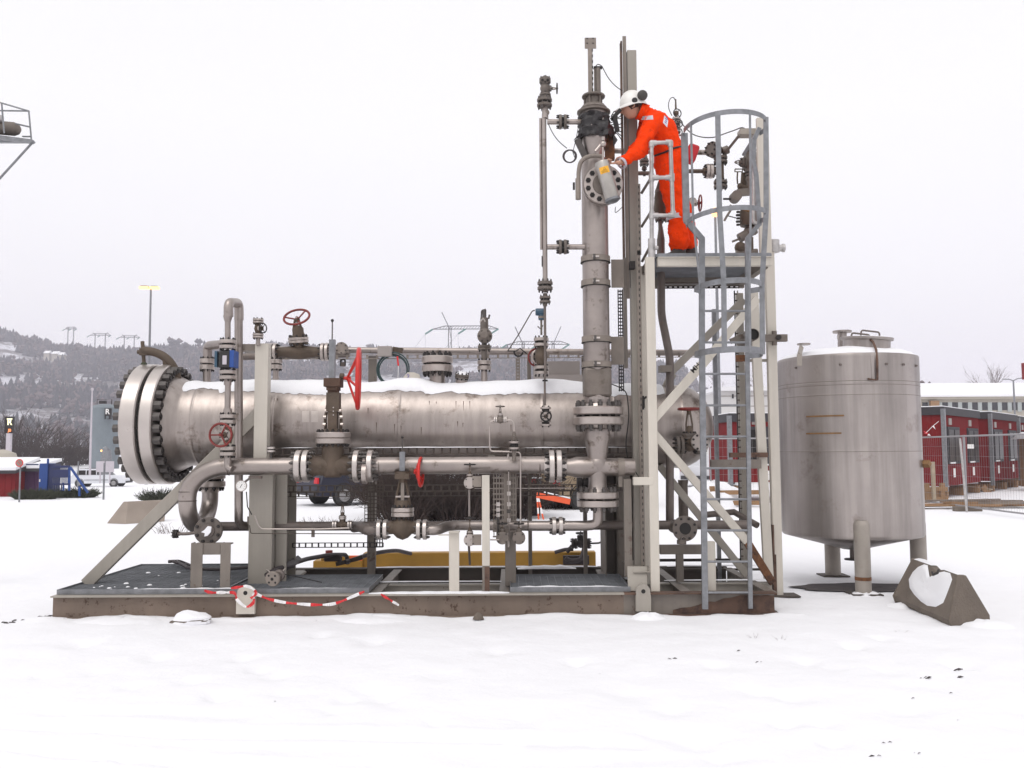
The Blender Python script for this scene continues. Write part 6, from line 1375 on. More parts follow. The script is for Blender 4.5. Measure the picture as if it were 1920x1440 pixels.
# ================================================================ the worker on the platform
def skel(name, verts, edges, parent, m, sub=2, disp=0.0, dsize=.12, root=0):
    """one continuous skinned surface grown on a joint skeleton; verts: (point, rx, ry)"""
    base = Vector(parent.location)
    me = bpy.data.meshes.new(name); me.from_pydata([tuple(Vector(v[0]) - base) for v in verts], edges, []); 
    o = bpy.data.objects.new(name, me); COL.objects.link(o)
    sk = o.modifiers.new('skin', 'SKIN'); sk.use_smooth_shade = True; sk.branch_smoothing = .4
    if not me.skin_vertices: me.skin_vertices.new() if hasattr(me.skin_vertices, 'new') else None
    for i, v in enumerate(verts):
        me.skin_vertices[0].data[i].radius = (v[1], v[2]); me.skin_vertices[0].data[i].use_root = (i == root)
    ss = o.modifiers.new('sub', 'SUBSURF'); ss.levels = ss.render_levels = sub
    if disp:
        tx = bpy.data.textures.new('folds', 'CLOUDS'); tx.noise_scale = dsize; tx.noise_depth = 2
        dm = o.modifiers.new('folds', 'DISPLACE'); dm.texture = tx; dm.strength = disp; dm.mid_level = .5; dm.texture_coords = 'LOCAL'
    bpy.context.view_layer.update()
    dg = bpy.context.evaluated_depsgraph_get(); me2 = bpy.data.meshes.new_from_object(o.evaluated_get(dg)); me2.name = name
    me2.materials.clear(); me2.materials.append(M[m]); me2.polygons.foreach_set('use_smooth', [True] * len(me2.polygons))
    bpy.data.objects.remove(o); o2 = bpy.data.objects.new(name, me2); COL.objects.link(o2); o2.parent = parent
    return o2
def mesh_join(o, mb):
    """add the faces of mb to the mesh of o (same body)"""
    base = Vector(o.parent.location); me = o.data
    vs = [tuple(v.co) for v in me.vertices] + [tuple(Vector(v) - base) for v in mb.v]; n0 = len(me.vertices)
    fs = [list(p.vertices) for p in me.polygons] + [[n0 + i for i in f] for f in mb.f]; m0 = list(me.materials)
    ks = [0] * len(me.polygons)
    for k in mb.k:
        mm_ = M[mb.ms[k]]
        if mm_ not in m0: m0.append(mm_)
        ks.append(m0.index(mm_))
    me2 = bpy.data.meshes.new(me.name); me2.from_pydata(vs, [], fs)
    for q in m0: me2.materials.append(q)
    me2.polygons.foreach_set('material_index', ks); me2.polygons.foreach_set('use_smooth', [True] * len(fs)); o.data = me2
wk = thing('person', 'worker in orange coverall and white helmet bending over the guard rail toward the silver instrument', 'person', Vector((W(1272, 478, .55).x, .55, ZP)))
J = lambda px, py, Y: W(px, py, Y)
# body skeleton: pelvis first
V = [(J(1257, 300, .58), .12, .10),   # 0 pelvis
     (J(1252, 270, .56), .11, .10),   # 1 waist
     (J(1237, 240, .52), .13, .12),   # 2 chest
     (J(1212, 214, .48), .06, .06),   # 3 neck
     (J(1196, 204, .46), .07, .07),   # 4 skull base
     (J(1218, 234, .34), .06, .06),   # 5 near shoulder
     (J(1203, 279, .20), .045, .045), # 6 near elbow
     (J(1166, 305, .04), .028, .028), # 7 near wrist
     (J(1155, 305, -.02), .034, .022), # 8 palm
     (J(1216, 230, .66), .06, .06),   # 9 far shoulder
     (J(1205, 268, .60), .045, .045), # 10
     (J(1180, 292, .40), .028, .028), # 11
     (J(1168, 296, .32), .035, .025), # 12
     (J(1253, 318, .47), .09, .08), (J(1265, 392, .46), .06, .06), (J(1270, 452, .47), .04, .04), (J(1268, 458, .47), .03, .03),
     (J(1262, 318, .69), .09, .08), (J(1279, 392, .70), .06, .06), (J(1289, 452, .72), .04, .04), (J(1287, 458, .72), .03, .03)]
Ed = [(0, 1), (1, 2), (2, 3), (3, 4), (2, 5), (5, 6), (6, 7), (7, 8), (2, 9), (9, 10), (10, 11), (11, 12), (0, 13), (13, 14), (14, 15), (15, 16), (0, 17), (17, 18), (18, 19), (19, 20)]
body = skel('body', V, Ed, wk, 'skin', 2)
# head, face, ear, fingers added to the same body mesh
hc = J(1181, 202, .45); fwd = Vector((-.90, -.12, -.42)).normalized(); up_ = Vector((-.42, 0, .90)); up_ = (up_ - fwd * up_.dot(fwd)).normalized(); rt = fwd.cross(up_)
hb_ = MB('skin'); vs = []; fs = []; n, k = 32, 22
for j in range(k + 1):
    ph = -PI / 2 + PI * j / k
    for i in range(n):
        th = 2 * PI * i / n; f, s_, u = math.cos(ph) * math.cos(th), math.cos(ph) * math.sin(th), math.sin(ph)
        r = Vector((.104 * f, .078 * s_, .125 * u))
        if f > .3:                              # face: brow, sockets, nose, lips, chin
            a = s_
            r.x += .020 * math.exp(-(a / .16) ** 2 - ((u + .12) / .16) ** 2)
            r.x += .008 * math.exp(-(a / .12) ** 2 - ((u - .10) / .22) ** 2)
            r.x -= .008 * math.exp(-((abs(a) - .36) / .14) ** 2 - ((u - .06) / .10) ** 2)
            r.x += .007 * math.exp(-(a / .30) ** 2 - ((u + .44) / .06) ** 2)
            r.x += .012 * math.exp(-(a / .35) ** 2 - ((u + .80) / .14) ** 2)
        if u < -.2: r.y *= 1 - .28 * (-.2 - u)
        vs.append(hc + fwd * r.x + rt * r.y + up_ * r.z)
for j in range(k):
    for i in range(n): fs.append((j * n + i, j * n + (i + 1) % n, (j + 1) * n + (i + 1) % n, (j + 1) * n + i))
hb_.add(vs, fs)
for s_ in (-1, 1):
    hb_.torus(hc + rt * .076 * s_ - fwd * .005 - up_ * .01, rt * s_ + fwd * .3, .020, .008, 16, 8)
    hb_.ball(hc + fwd * .078 + rt * .032 * s_ + up_ * .008, .012, 'tape_white', 10); hb_.ball(hc + fwd * .088 + rt * .032 * s_ + up_ * .007, .005, 'gasket', 8)
# fingers of the near hand curled over the instrument
pal = J(1153, 305, -.03)
for i in range(4):
    b0 = pal + Vector((-.035, -.026 + .018 * i, .018 - .006 * i)); L_ = (.034, .04, .038, .03)[i]
    hb_.tube([b0, b0 + Vector((-L_, -.004, .008)), b0 + Vector((-L_ * 1.75, -.012, -.008)), b0 + Vector((-L_ * 2.1, -.016, -.028))], [.0095, .009, .0085, .006], 10)
hb_.tube([pal + Vector((.0, -.022, -.01)), pal + Vector((-.022, -.042, -.02)), pal + Vector((-.045, -.05, -.022))], [.012, .0105, .008], 10)
pf = J(1168, 296, .32)
for i in range(4):
    b0 = pf + Vector((-.03, -.03 + .02 * i, 0)); hb_.tube([b0, b0 + Vector((-.035, 0, -.01)), b0 + Vector((-.055, 0, -.035))], [.0095, .009, .007], 8)
hb_.tube([pf + Vector((0, -.03, 0)), pf + Vector((-.03, -.045, -.01))], [.011, .009], 8)
mesh_join(body, hb_)
# coverall
C = [(J(1258, 302, .58), 0.191, 0.203),   # 0 seat
     (J(1253, 276, .56), 0.180, 0.191),
     (J(1243, 250, .53), 0.191, 0.209),
     (J(1230, 228, .50), 0.174, 0.203),
     (J(1213, 215, .48), 0.110, 0.116),   # 4 collar base
     (J(1201, 210, .47), 0.095, 0.100),   # 5 collar
     (J(1217, 232, .34), 0.110, 0.110),  # 6 near shoulder
     (J(1210, 258, .27), 0.100, 0.095), (J(1203, 279, .20), 0.090, 0.088), (J(1186, 292, .12), 0.077, 0.072), (J(1166, 304, .05), 0.060, 0.058),
     (J(1215, 229, .66), 0.107, 0.107), (J(1208, 250, .63), 0.093, 0.090), (J(1204, 268, .60), 0.086, 0.084), (J(1182, 290, .42), 0.060, 0.058),
     (J(1254, 322, .49), 0.142, 0.139), (J(1260, 358, .48), 0.125, 0.122), (J(1268, 392, .47), 0.107, 0.107), (J(1271, 430, .47), 0.107, 0.107), (J(1276, 473, .47), 0.116, 0.114),
     (J(1264, 322, .68), 0.133, 0.133), (J(1270, 358, .69), 0.116, 0.116), (J(1280, 392, .70), 0.102, 0.102), (J(1287, 430, .71), 0.107, 0.107), (J(1292, 473, .72), 0.114, 0.114)]
Ce = [(0, 1), (1, 2), (2, 3), (3, 4), (4, 5), (3, 6), (6, 7), (7, 8), (8, 9), (9, 10), (3, 11), (11, 12), (12, 13), (13, 14), (0, 15), (15, 16), (16, 17), (17, 18), (18, 19), (0, 20), (20, 21), (21, 22), (22, 23), (23, 24)]
cov = skel('coverall', C, Ce, wk, 'coverall_orange', 3, .06, .075)
# reflective bands as bands round the limbs
def band(p, q, r, wd, name='reflective_band'):
    a = (q - p).normalized(); b = MB('reflective_tape'); b.lathe(p - a * wd / 2, a, [(0, r), (.002, r + .004), (wd - .002, r + .004), (wd, r)], 32, caps=False); b.build(name, wk)
band(J(1166, 306, .05), J(1186, 294, .12), .056, .032)
band(J(1268, 408, .47), J(1272, 440, .47), .104, .055); band(J(1284, 408, .70), J(1288, 440, .71), .100, .055)
def proj(pts, name, m, off=.006, th=.004):
    """lay a small patch on the coverall, seen from the side it is worn on"""
    o = cov; base = Vector(wk.location); out = []
    for (px, py) in pts:
        d = (W(px, py, 1) - Vector((0, CAMY, CAMZ))).normalized(); hit, loc, nor, _i = o.ray_cast(W(px, py, -1.0) - base, d)
        out.append((loc + base - d * off) if hit else None)
    return out
def patch(corners, nu, nv, name, m):
    b = MB(m); a, b_, c, d = corners; pts = []
    for j in range(nv + 1):
        for i in range(nu + 1):
            u, v = i / nu, j / nv; pts.append(((a[0] * (1 - u) + b_[0] * u) * (1 - v) + (d[0] * (1 - u) + c[0] * u) * v, (a[1] * (1 - u) + b_[1] * u) * (1 - v) + (d[1] * (1 - u) + c[1] * u) * v))
    P_ = proj(pts, name, m); fs = []
    for j in range(nv):
        for i in range(nu):
            q = (j * (nu + 1) + i, j * (nu + 1) + i + 1, (j + 1) * (nu + 1) + i + 1, (j + 1) * (nu + 1) + i)
            if all(P_[k] is not None for k in q): fs.append(q)
    if not fs: return None
    b.add([p or Vector((0, 0, 0)) for p in P_], fs); used = {i for f in b.f for i in f}; mp_ = {o_: n_ for n_, o_ in enumerate(sorted(used))}
    b.v = [b.v[i] for i in sorted(used)]; b.f = [[mp_[i] for i in f] for f in b.f]
    return b.build(name, wk)
patch([(1205, 218), (1224, 216), (1225, 224), (1202, 225)], 8, 4, 'shoulder_stripe', 'reflective_tape')
patch([(1246, 216), (1253, 226), (1251, 239), (1243, 230)], 5, 6, 'back_badge', 'white_cloth')
for k in range(4):
    P_ = proj([(1246.5 + k * .8, 228 - k * 3.0), (1249.5 + k * .8, 231.5 - k * 3.0)], '', '', .010)
    if all(P_): b = MB('blue_print'); b.tube(P_, .004, 5); b.build('badge_lettering', wk)
# collar, belt, radio strap, bag
b = MB('coverall_orange'); cd = (J(1200, 209, .47) - J(1213, 215, .48)).normalized(); b.lathe(J(1206, 211, .475), cd, [(-.03, .10), (.02, .092), (.05, .098), (.052, .09)], 28, caps=False); b.build('collar', wk)
b = MB('dull_red_paint'); pb = [(1228, 292), (1236, 289), (1245, 286), (1254, 282), (1262, 278), (1270, 276), (1278, 275)]; PP = proj(pb, '', '', .012); PP = [p for p in PP if p is not None]
if len(PP) > 2: b.tube(PP, .011, 8, m='black_plastic'); b.build('waist_strap', wk)
b = MB('bag_red'); c = J(1296, 289, .45); b.box(c, .12, .16, .19, None, (Vector((.94, 0, -.34)).normalized(), VY, Vector((.34, 0, .94)).normalized())); b.build('hip_bag', wk, bevel=.025)
# boots
for (px, Y) in ((1263, .46), (1284, .71)):
    b = MB('boot_leather'); c = J(px, 470, Y); c.z = ZP; vs = []; fs = []; n = 20
    rings = [(0, 1.0, 0), (.018, 1.04, 0), (.045, .98, .0), (.07, .80, .1), (.095, .55, .3), (.13, .44, .42), (.22, .42, .42)]
    for (h, s_, bk) in rings:
        for i in range(n):
            th = 2 * PI * i / n; vs.append(c + Vector((math.cos(th) * .155 * s_ + bk * .15, math.sin(th) * .052 * (1 if s_ > .6 else .95), h)))
    for j in range(len(rings) - 1):
        for i in range(n): fs.append((j * n + i, j * n + (i + 1) % n, (j + 1) * n + (i + 1) % n, (j + 1) * n + i))
    fs.append(tuple(range(n))); fs.append(tuple(range((len(rings) - 1) * n, len(rings) * n))); b.add(vs, fs); b.build('boot', wk)
# helmet, muffs, hair
hm = MB('helmet_white'); hu = Vector((-.16, -.03, 1)).normalized(); hf = (fwd - hu * fwd.dot(hu)).normalized(); hr = hf.cross(hu); c0_ = J(1187, 199, .45)
vs = []; fs = []; n, k = 40, 12
for j in range(k + 1):
    ph = PI / 2 * j / k
    for i in range(n):
        th = 2 * PI * i / n; x, y, z = math.cos(th) * math.cos(ph), math.sin(th) * math.cos(ph), math.sin(ph)
        rid = 1 + .03 * math.exp(-(y / .12) ** 2) * (1 if z > .2 else 0); vs.append(c0_ + hf * x * .148 + hr * y * .125 + hu * z * .175 * rid)
for j in range(k):
    for i in range(n): fs.append((j * n + i, j * n + (i + 1) % n, (j + 1) * n + (i + 1) % n, (j + 1) * n + i))
hm.add(vs, fs)
vs = []; fs = []
for i in range(n):
    th = 2 * PI * i / n; x, y = math.cos(th), math.sin(th); e = .012 + .055 * max(0, x) ** 2
    vs += [c0_ + hf * x * .147 + hr * y * .124 + hu * .008, c0_ + hf * x * (.149 + e) + hr * y * (.125 + .012) - hu * (.012 + .02 * max(0, x)), c0_ + hf * x * (.147 + e) + hr * y * (.123 + .012) - hu * (.018 + .02 * max(0, x)), c0_ + hf * x * .145 + hr * y * .121 - hu * .004]
for i in range(n):
    for j in range(3): fs.append((i * 4 + j, i * 4 + j + 1, ((i + 1) % n) * 4 + j + 1, ((i + 1) % n) * 4 + j))
hm.add(vs, fs); helm = hm.build('helmet', wk, ang=60)
near = -1 if hr.y > 0 else 1
for s_ in (near, -near):
    q = MB('ear_muff'); cm = c0_ + hr * .135 * s_ - hf * (.08 if s_ == near else .12) + hu * (.062 if s_ == near else .12); q.lathe(cm - hr * s_ * .02, hr * s_, [(0, .046), (.006, .056), (.03, .054), (.042, .038), (.044, .005)], 24); q.build('ear_muff', helm)
q = MB('ear_muff'); q.lathe(c0_ + hr * .117 * near + hf * .012 + hu * .02, hr * near, [(0, .032), (.016, .028), (.018, .004)], 16, m='black_plastic'); q.build('muff_mount', helm)
q = MB('hair'); q.lathe(hc - fwd * .012 + up_ * .0, up_, [(-.045, .077), (-.01, .088), (.03, .09)], 28, caps=False); q.build('hair', wk)
# ================================================================ ground, hills, haze
def coords(lo, hi, d, far, g):
    a = [lo + (hi - lo) * i / int((hi - lo) / d) for i in range(int((hi - lo) / d) + 1)]; s_ = d; x = hi; up = []
    while x < far: s_ *= g; x += s_; up.append(x)
    x = lo; s_ = d; dn = []
    while x > -far: s_ *= g; x -= s_; dn.append(x)
    return dn[::-1] + a + up
gx_ = coords(-6.5, 6.5, .045, 1500, 1.22)
gy_ = [y for y in coords(-8.6, 3.0, .045, 1500, 1.20) if y > -30]
ruts = []
for (p0, p1, dp) in (((0, 1352), (300, 1367), .014), ((350, 1368), (960, 1385), .012), ((960, 1385), (1200, 1396), .006), ((0, 1392), (240, 1416), .016), ((240, 1416), (560, 1438), .010), ((140, 1333), (460, 1337), .006), ((960, 1432), (1400, 1420), .004)):
    a = W(p0[0], p0[1], GY(p0[1])); b_ = W(p1[0], p1[1], GY(p1[1])); ruts.append((a.x, a.y, b_.x, b_.y, dp))
random.seed(11)
prints = []
for (px, py) in ((290, 1228), (153, 1202), (455, 1228), (485, 1252), (520, 1262), (415, 1303), (650, 1307), (720, 1303), (835, 1268), (690, 1290), (1470, 1355), (1535, 1352), (1600, 1215), (1650, 1200), (1340, 1250), (1480, 1310), (1420, 1300), (1510, 1240), (1660, 1260), (1700, 1330), (1800, 1250), (1560, 1390), (1260, 1330), (1300, 1390), (1180, 1300), (1080, 1240), (930, 1220), (700, 1200), (600, 1190)):
    y = GY(py); prints.append((W(px, py, y).x, y, random.uniform(.07, .13), random.uniform(-.022, -.010)))
for tr_ in (((-3.5, -2.2), (1.5, -4.2), 13), ((2.2, -2.0), (4.4, -4.6), 9), ((4.6, -3.0), (1.0, -5.6), 11)):
    for k in range(tr_[2]):
        f = k / tr_[2]; prints.append((tr_[0][0] + (tr_[1][0] - tr_[0][0]) * f + random.gauss(0, .05), tr_[0][1] + (tr_[1][1] - tr_[0][1]) * f + (.13 if k % 2 else -.13), random.uniform(.06, .1), random.uniform(-.014, -.006)))
def gh(x, y):
    z = .0
    if -8 < x < 8 and y < 8:
        z += .022 * noise.noise(Vector((x * .9, y * .9, 0))) + .013 * noise.noise(Vector((x * 3.1, y * 3.1, 4))) + .005 * noise.noise(Vector((x * 9, y * 9, 9)))
        for (ax_, ay, bx_, by, dp) in ruts:
            dx, dy = bx_ - ax_, by - ay; L2 = dx * dx + dy * dy; t_ = ((x - ax_) * dx + (y - ay) * dy) / L2
            if -.05 < t_ < 1.05:
                dd = abs((x - ax_) * dy - (y - ay) * dx) / math.sqrt(L2)
                if dd < .35: z -= 2 * dp * math.exp(-(dd / .07) ** 2) - dp * 1.1 * math.exp(-((dd - .14) / .05) ** 2)
        for (px, py, r, dp) in prints:
            q = ((x - px) ** 2 + ((y - py) * .8) ** 2) / (r * r)
            if q < 4: z += 2.6 * dp * math.exp(-q)
        if -4.9 < x < 2.9 and -.5 < y < .02: z += .03 * math.exp(-((y - .0) / .12) ** 2) * (.6 + .6 * noise.noise(Vector((x * 2, 0, 3))))
        if -4.6 < x < 2.6 and .06 < y < 2.1: z -= .03
    if x < -14 and y > 30:
        q = max(0, min(1, (y - 30) / 34)) * max(0, min(1, (115 - y) / 28)) * min(1, (-14 - x) / 6); z -= 1.15 * q * q * (3 - 2 * q)
    return z
vs = [(x, y, gh(x, y)) for y in gy_ for x in gx_]; nx = len(gx_)
fs = [(j * nx + i, j * nx + i + 1, (j + 1) * nx + i + 1, (j + 1) * nx + i) for j in range(len(gy_) - 1) for i in range(nx - 1)]
b = MB('snow'); b.add(vs, fs); solo(b, 'snowy_ground', 'white snow-covered ground with faint tyre tracks and footprints', 'ground', (0, 0, 0), kind='structure', ang=180)
# hill
prof_ = [(-900, 300), (-300, 262), (-60, 232), (0, 222), (50, 205), (100, 190), (200, 184), (330, 188), (450, 190), (560, 189), (700, 184), (800, 176), (900, 180), (1000, 176), (1080, 168), (1150, 163), (1270, 150), (1330, 96), (1380, 56), (1500, 22), (1700, 12), (2600, 8)]
def HP(px):
    for (a, h0), (b_, h1) in zip(prof_, prof_[1:]):
        if px <= b_:
            t_ = max(0, (px - a) / (b_ - a)); t_ = t_ * t_ * (3 - 2 * t_); return h0 + (h1 - h0) * t_
    return prof_[-1][1]
YB, YR = 380.0, 880.0
def hz(x, y):
    D = y - CAMY; px = 960 + x * FPX / D
    zr = (HP(px)) / FPX
    if y <= YR:
        t_ = max(0, (y - YB) / (YR - YB)); f = t_ ** .75; z = (zr * D) * f + 1.65 * f
    else: z = zr * (YR - CAMY) * (1 - (y - YR) / 900) + 1.65
    k = max(0, min(1, (y - YB) / 120)) * (1 if y < YR else .4)
    return z + k * (5 * noise.noise(Vector((x * .012, y * .012, 0))) + 2 * noise.noise(Vector((x * .04, y * .04, 2)))) - .3 * (1 - k)
mt = mat('hill_snow', (0.50, 0.50, 0.54), 0.95, 0, 0.3, .05, dirt=(0.11, 0.098, 0.10), dscale=.045, dthr=0.44, dw=0.12)
xs = [-1500 + 12 * i for i in range(251)]; ys = [YB + 12.5 * i for i in range(60)]
b = MB('hill_snow'); b.add([(x, y, hz(x, y)) for y in ys for x in xs], [(j * 251 + i, j * 251 + i + 1, (j + 1) * 251 + i + 1, (j + 1) * 251 + i) for j in range(59) for i in range(250)])
solo(b, 'hill', 'wooded hillside with snow showing between the trees', 'hill', (0, YB, 0), kind='structure', ang=180)
# wood on the hill
random.seed(5)
fb = MB('forest')
def conifer(x, y, z, h, mt_='forest'):
    n = 6; vs = []; fs = []; r = h * random.uniform(.20, .32); a0 = random.random() * 6
    lv = 4
    for j in range(lv):
        zz = z + h * (.08 + .8 * j / lv); rr = r * (1 - j / lv) * random.uniform(.75, 1.15) + .1
        o = len(vs)
        for i in range(n):
            th = a0 + 2 * PI * i / n + j; q = random.uniform(.7, 1.25); vs.append((x + math.cos(th) * rr * q, y + math.sin(th) * rr * q, zz + random.uniform(-.04, .04) * h))
        vs.append((x + random.uniform(-.2, .2), y, zz + h * (.36 if j < lv - 1 else .2))); fs += [(o + i, o + (i + 1) % n, o + n) for i in range(n)]
    fb.add(vs, fs, mt_)
def round_tree(x, y, z, h, mt_, K=6, q=1):
    vs = []; fs = []
    for k in range(K):
        c = Vector((x + random.gauss(0, h * .16), y + random.gauss(0, h * .1), z + h * random.uniform(.4, .85))); r = h * random.uniform(.10, .22) * q; o = len(vs)
        for d in ((1, 0, 0), (-1, 0, 0), (0, 1, 0), (0, -1, 0), (0, 0, 1), (0, 0, -1)): vs.append(c + Vector(d) * r * random.uniform(.7, 1.3))
        fs += [(o + a, o + b_, o + c_) for a, b_, c_ in ((0, 2, 4), (2, 1, 4), (1, 3, 4), (3, 0, 4), (2, 0, 5), (1, 2, 5), (3, 1, 5), (0, 3, 5))]
    fb.add(vs, fs, mt_)
def snow_gap(px, py):
    return 0
cnt = 0
for _ in range(26000):
    y = YB + (YR - YB) * random.random() ** .8 + 5; px = random.uniform(-360, 1420) if random.random() < .93 else random.uniform(1420, 2050); x = (px - 960) * (y - CAMY) / FPX
    d = 1.35 * noise.noise(Vector((x * .0075, y * .0095, 3))) + .6 * noise.noise(Vector((x * .04, y * .03, 8)))
    t_ = (y - YB) / (YR - YB)
    if t_ < .9 and d < -.09 + .22 * random.random() * (1.2 - t_): continue
    z = hz(x, y)
    if z < 3 and px > 1350 and random.random() < .5: continue
    if random.random() < .45: round_tree(x, y, z, random.uniform(5, 10), 'bare_wood')
    else: conifer(x, y, z - .5, random.uniform(7, 14))
    cnt += 1
    if cnt > 13500: break
for _ in range(900):
    px = random.uniform(-60, 1345); y = YR - random.uniform(0, 40); x = (px - 960) * (y - CAMY) / FPX; cl = noise.noise(Vector((px * .02, 0, 6)))
    h = random.uniform(6, 11) + 8 * max(0, cl) + (3 if random.random() < .12 else 0) + (6 * random.random() if 318 < px < 405 else 0)
    if random.random() < .35: round_tree(x, y, hz(x, y) - 1, h * .9, random.choice(('bare_wood', 'forest')))
    else: conifer(x, y, hz(x, y) - 1, h)
tag(fb.build('woodland', None, (0, YB, 0), smooth=False), 'far wood of dark conifers and bare trees covering the hillside', 'woodland', kind='stuff')
# houses on the hill
for i, (px, py, w_, lb) in enumerate(((90, 663, 5, 'small far house with snowy roof on the hill, nearest the left ridge'), (106, 664, 6, 'small far house with snowy roof, middle of three on the hill'), (117, 666, 5, 'small far house with snowy roof, right of three on the hill'))):
    Y = 800; c = W(px, py + 3, Y); c.z = hz(c.x, Y) - 1 ; zt_ = W(px, py, Y).z; t = thing('far_house', lb, 'house', c, 'far houses on the hill'); b = MB('wall_beige'); ww = S(w_, Y); b.box((c.x, Y, (c.z + zt_) / 2), ww * 2, 6, zt_ - c.z); b.build('wall', t)
    b = MB('snow'); b.prism([Vector((c.x - ww * 1.1, Y - 3.5, zt_)), Vector((c.x - ww * 1.1, Y + 3.5, zt_)), Vector((c.x - ww * 1.1, Y, zt_ + 2.6))], (ww * 2.2, 0, 0)); b.build('roof', t)
# far wall
b = MB('beam_dark'); Y = 372; p, q = HL(845, -60, 172, Y); b.box(((p.x + q.x) / 2, Y, 1.8), q.x - p.x, 1, 3.9); solo(b, 'retaining_wall', 'long grey wall at the foot of the hill behind the snowfield', 'wall', ((p.x + q.x) / 2, Y, 0))

# ================================================================ bare trees and bushes
def bare(name, label, px, Y, h, spread=.5, mat_='bark', lv=5, seed=1, lean=0, r0=None, trunk=.3, cat='tree', group=None, nb=(2, 4)):
    rnd = random.Random(seed); base = W(px, 850, Y); base.z = 0 if Y < 370 else hz(base.x, Y); t = thing(name, label, cat, base, group)
    tr = MB(mat_); cr = MB(mat_)
    def grow(p, d, L, r, k):
        q = p + d * L; mb = tr if k == lv else cr
        mid = (p + q) / 2 + Vector((rnd.gauss(0, 1), rnd.gauss(0, 1), rnd.gauss(0, .4))) * L * .06
        mb.tube([p, mid, q], [r, r * .85, r * .68], 5 if k >= lv - 1 else 3, caps=False)
        if k == 0: return
        for i in range(rnd.randint(*nb) + (1 if k == lv else 0)):
            nd = (d + Vector((rnd.gauss(0, 1), rnd.gauss(0, 1), rnd.gauss(.15, .5))) * spread).normalized(); s0 = rnd.uniform(.45, 1); grow(p.lerp(q, s0), nd, L * rnd.uniform(.55, .8), r * rnd.uniform(.42, .62), k - 1)
    grow(base, Vector((lean, 0, 1)).normalized(), h * trunk, r0 or h * .02, lv); tr.build('trunk', t, smooth=False); cr.build('crown', t, smooth=False); return t
def thicket(name, label, px0, px1, Y, h, n=260, mat_='twig_brown', seed=1, group=None, r=.008, flat=.6, ang=1.0, kids=5):
    rnd = random.Random(seed); a, c_ = W(px0, 850, Y), W(px1, 850, Y); b = MB(mat_)
    for i in range(n):
        x = rnd.uniform(a.x, c_.x); p = Vector((x * .75 + (a.x + c_.x) / 2 * .25, Y + rnd.gauss(0, h * .3), -.02)); d = Vector(((x - (a.x + c_.x) / 2) / (c_.x - a.x) * ang * 1.4 + rnd.gauss(0, .3), rnd.gauss(0, .3), 1)).normalized(); L = h * rnd.uniform(.5, 1.05)
        m1 = p + d * L * .5; e = p + d * L + Vector((d.x * .3 * L, 0, -.06 * L)); b.tube([p, m1, e], [r, r * .7, r * .25], 3, caps=False)
        for k in range(kids):
            s_ = rnd.uniform(.25, .95); q = p.lerp(m1, s_ * 2) if s_ < .5 else m1.lerp(e, s_ * 2 - 1); b.tube([q, q + (d + Vector((rnd.gauss(0, .7), rnd.gauss(0, .5), rnd.gauss(0, .5)))).normalized() * L * rnd.uniform(.15, .4)], [r * .5, r * .2], 3, caps=False)
    return solo(b, name, label, 'bush', ((a.x + c_.x) / 2, Y, 0), group, smooth=False)
g_ = 'bare dark bushes behind the skid'
thicket('bare_bush', 'dark bare bush with splayed stems behind the globe valve', 712, 810, 12.4, 1.25, 420, seed=2, group=g_, r=.011, kids=9)
thicket('bare_bush', 'dark bare bush behind the two small valves and the cream post', 775, 925, 12.8, 1.35, 460, seed=3, group=g_, r=.011, kids=9)
thicket('bare_bush', 'dark bare bush behind the gauge panel, nearest the tan car', 895, 1005, 13.4, 1.3, 420, seed=4, group=g_, r=.011, kids=9)
thicket('bare_bush', 'dark far bush mass behind the column foot', 990, 1125, 17.5, 1.5, 380, seed=14, group=g_, r=.016, kids=8)
thicket('bare_bush', 'second row of dark bare stems filling in behind the middle bushes', 700, 990, 14.6, 1.45, 700, seed=15, group=g_, r=.014, kids=8)
thicket('bare_thicket', 'tall brown bare thicket behind the price sign', -10, 90, 105, 7.2, 190, 'twig_brown', 5, r=.05)
thicket('bare_thicket', 'low brown bare thicket right of the price sign', 60, 165, 112, 5.0, 200, 'twig_brown', 6, r=.05)
thicket('bare_thicket', 'far low thicket along the wall foot left of the flagpole', 120, 185, 125, 2.6, 160, 'twig_brown', 16, r=.05)
thicket('low_evergreen', 'low dark evergreen bush in front of the blue cabinet', 28, 110, 23.5, .42, 520, 'evergreen', 7, r=.018, ang=1.6)
thicket('low_evergreen', 'low dark evergreen bush in front of the white estate car', 100, 185, 24.5, .42, 520, 'evergreen', 8, r=.018, ang=1.6)
thicket('low_evergreen', 'low dark evergreen bush below the flange, near the small concrete block', 278, 335, 20.5, .5, 420, 'evergreen', 9, r=.016, ang=1.6)
for i, (px, Y, n_) in enumerate(((268, 8.6, 6), (1407, -1.1, 6), (1455, -1.2, 8), (1675, -.9, 5), (330, 9.5, 30), (590, 10.5, 40), (640, 10.6, 50))):
    thicket('dry_weeds', ('few dry stalks beside the small concrete block', 'two thin dry stalks in the snow below the ladder', 'tiny dry twig clump in the snow right of the ladder foot', 'tiny dry stalk left of the snow-patched concrete block', 'dry weeds in the snow behind the U-bend', 'dry weeds in the snow behind the left saddle', 'dry weeds in the snow before the navy car')[i], px - (4 if n_ < 10 else 45), px + (4 if n_ < 10 else 45), Y, .08 if n_ < 10 else .3, n_, 'twig_pale', 40 + i, r=.0011 if n_ < 10 else .006, kids=2)
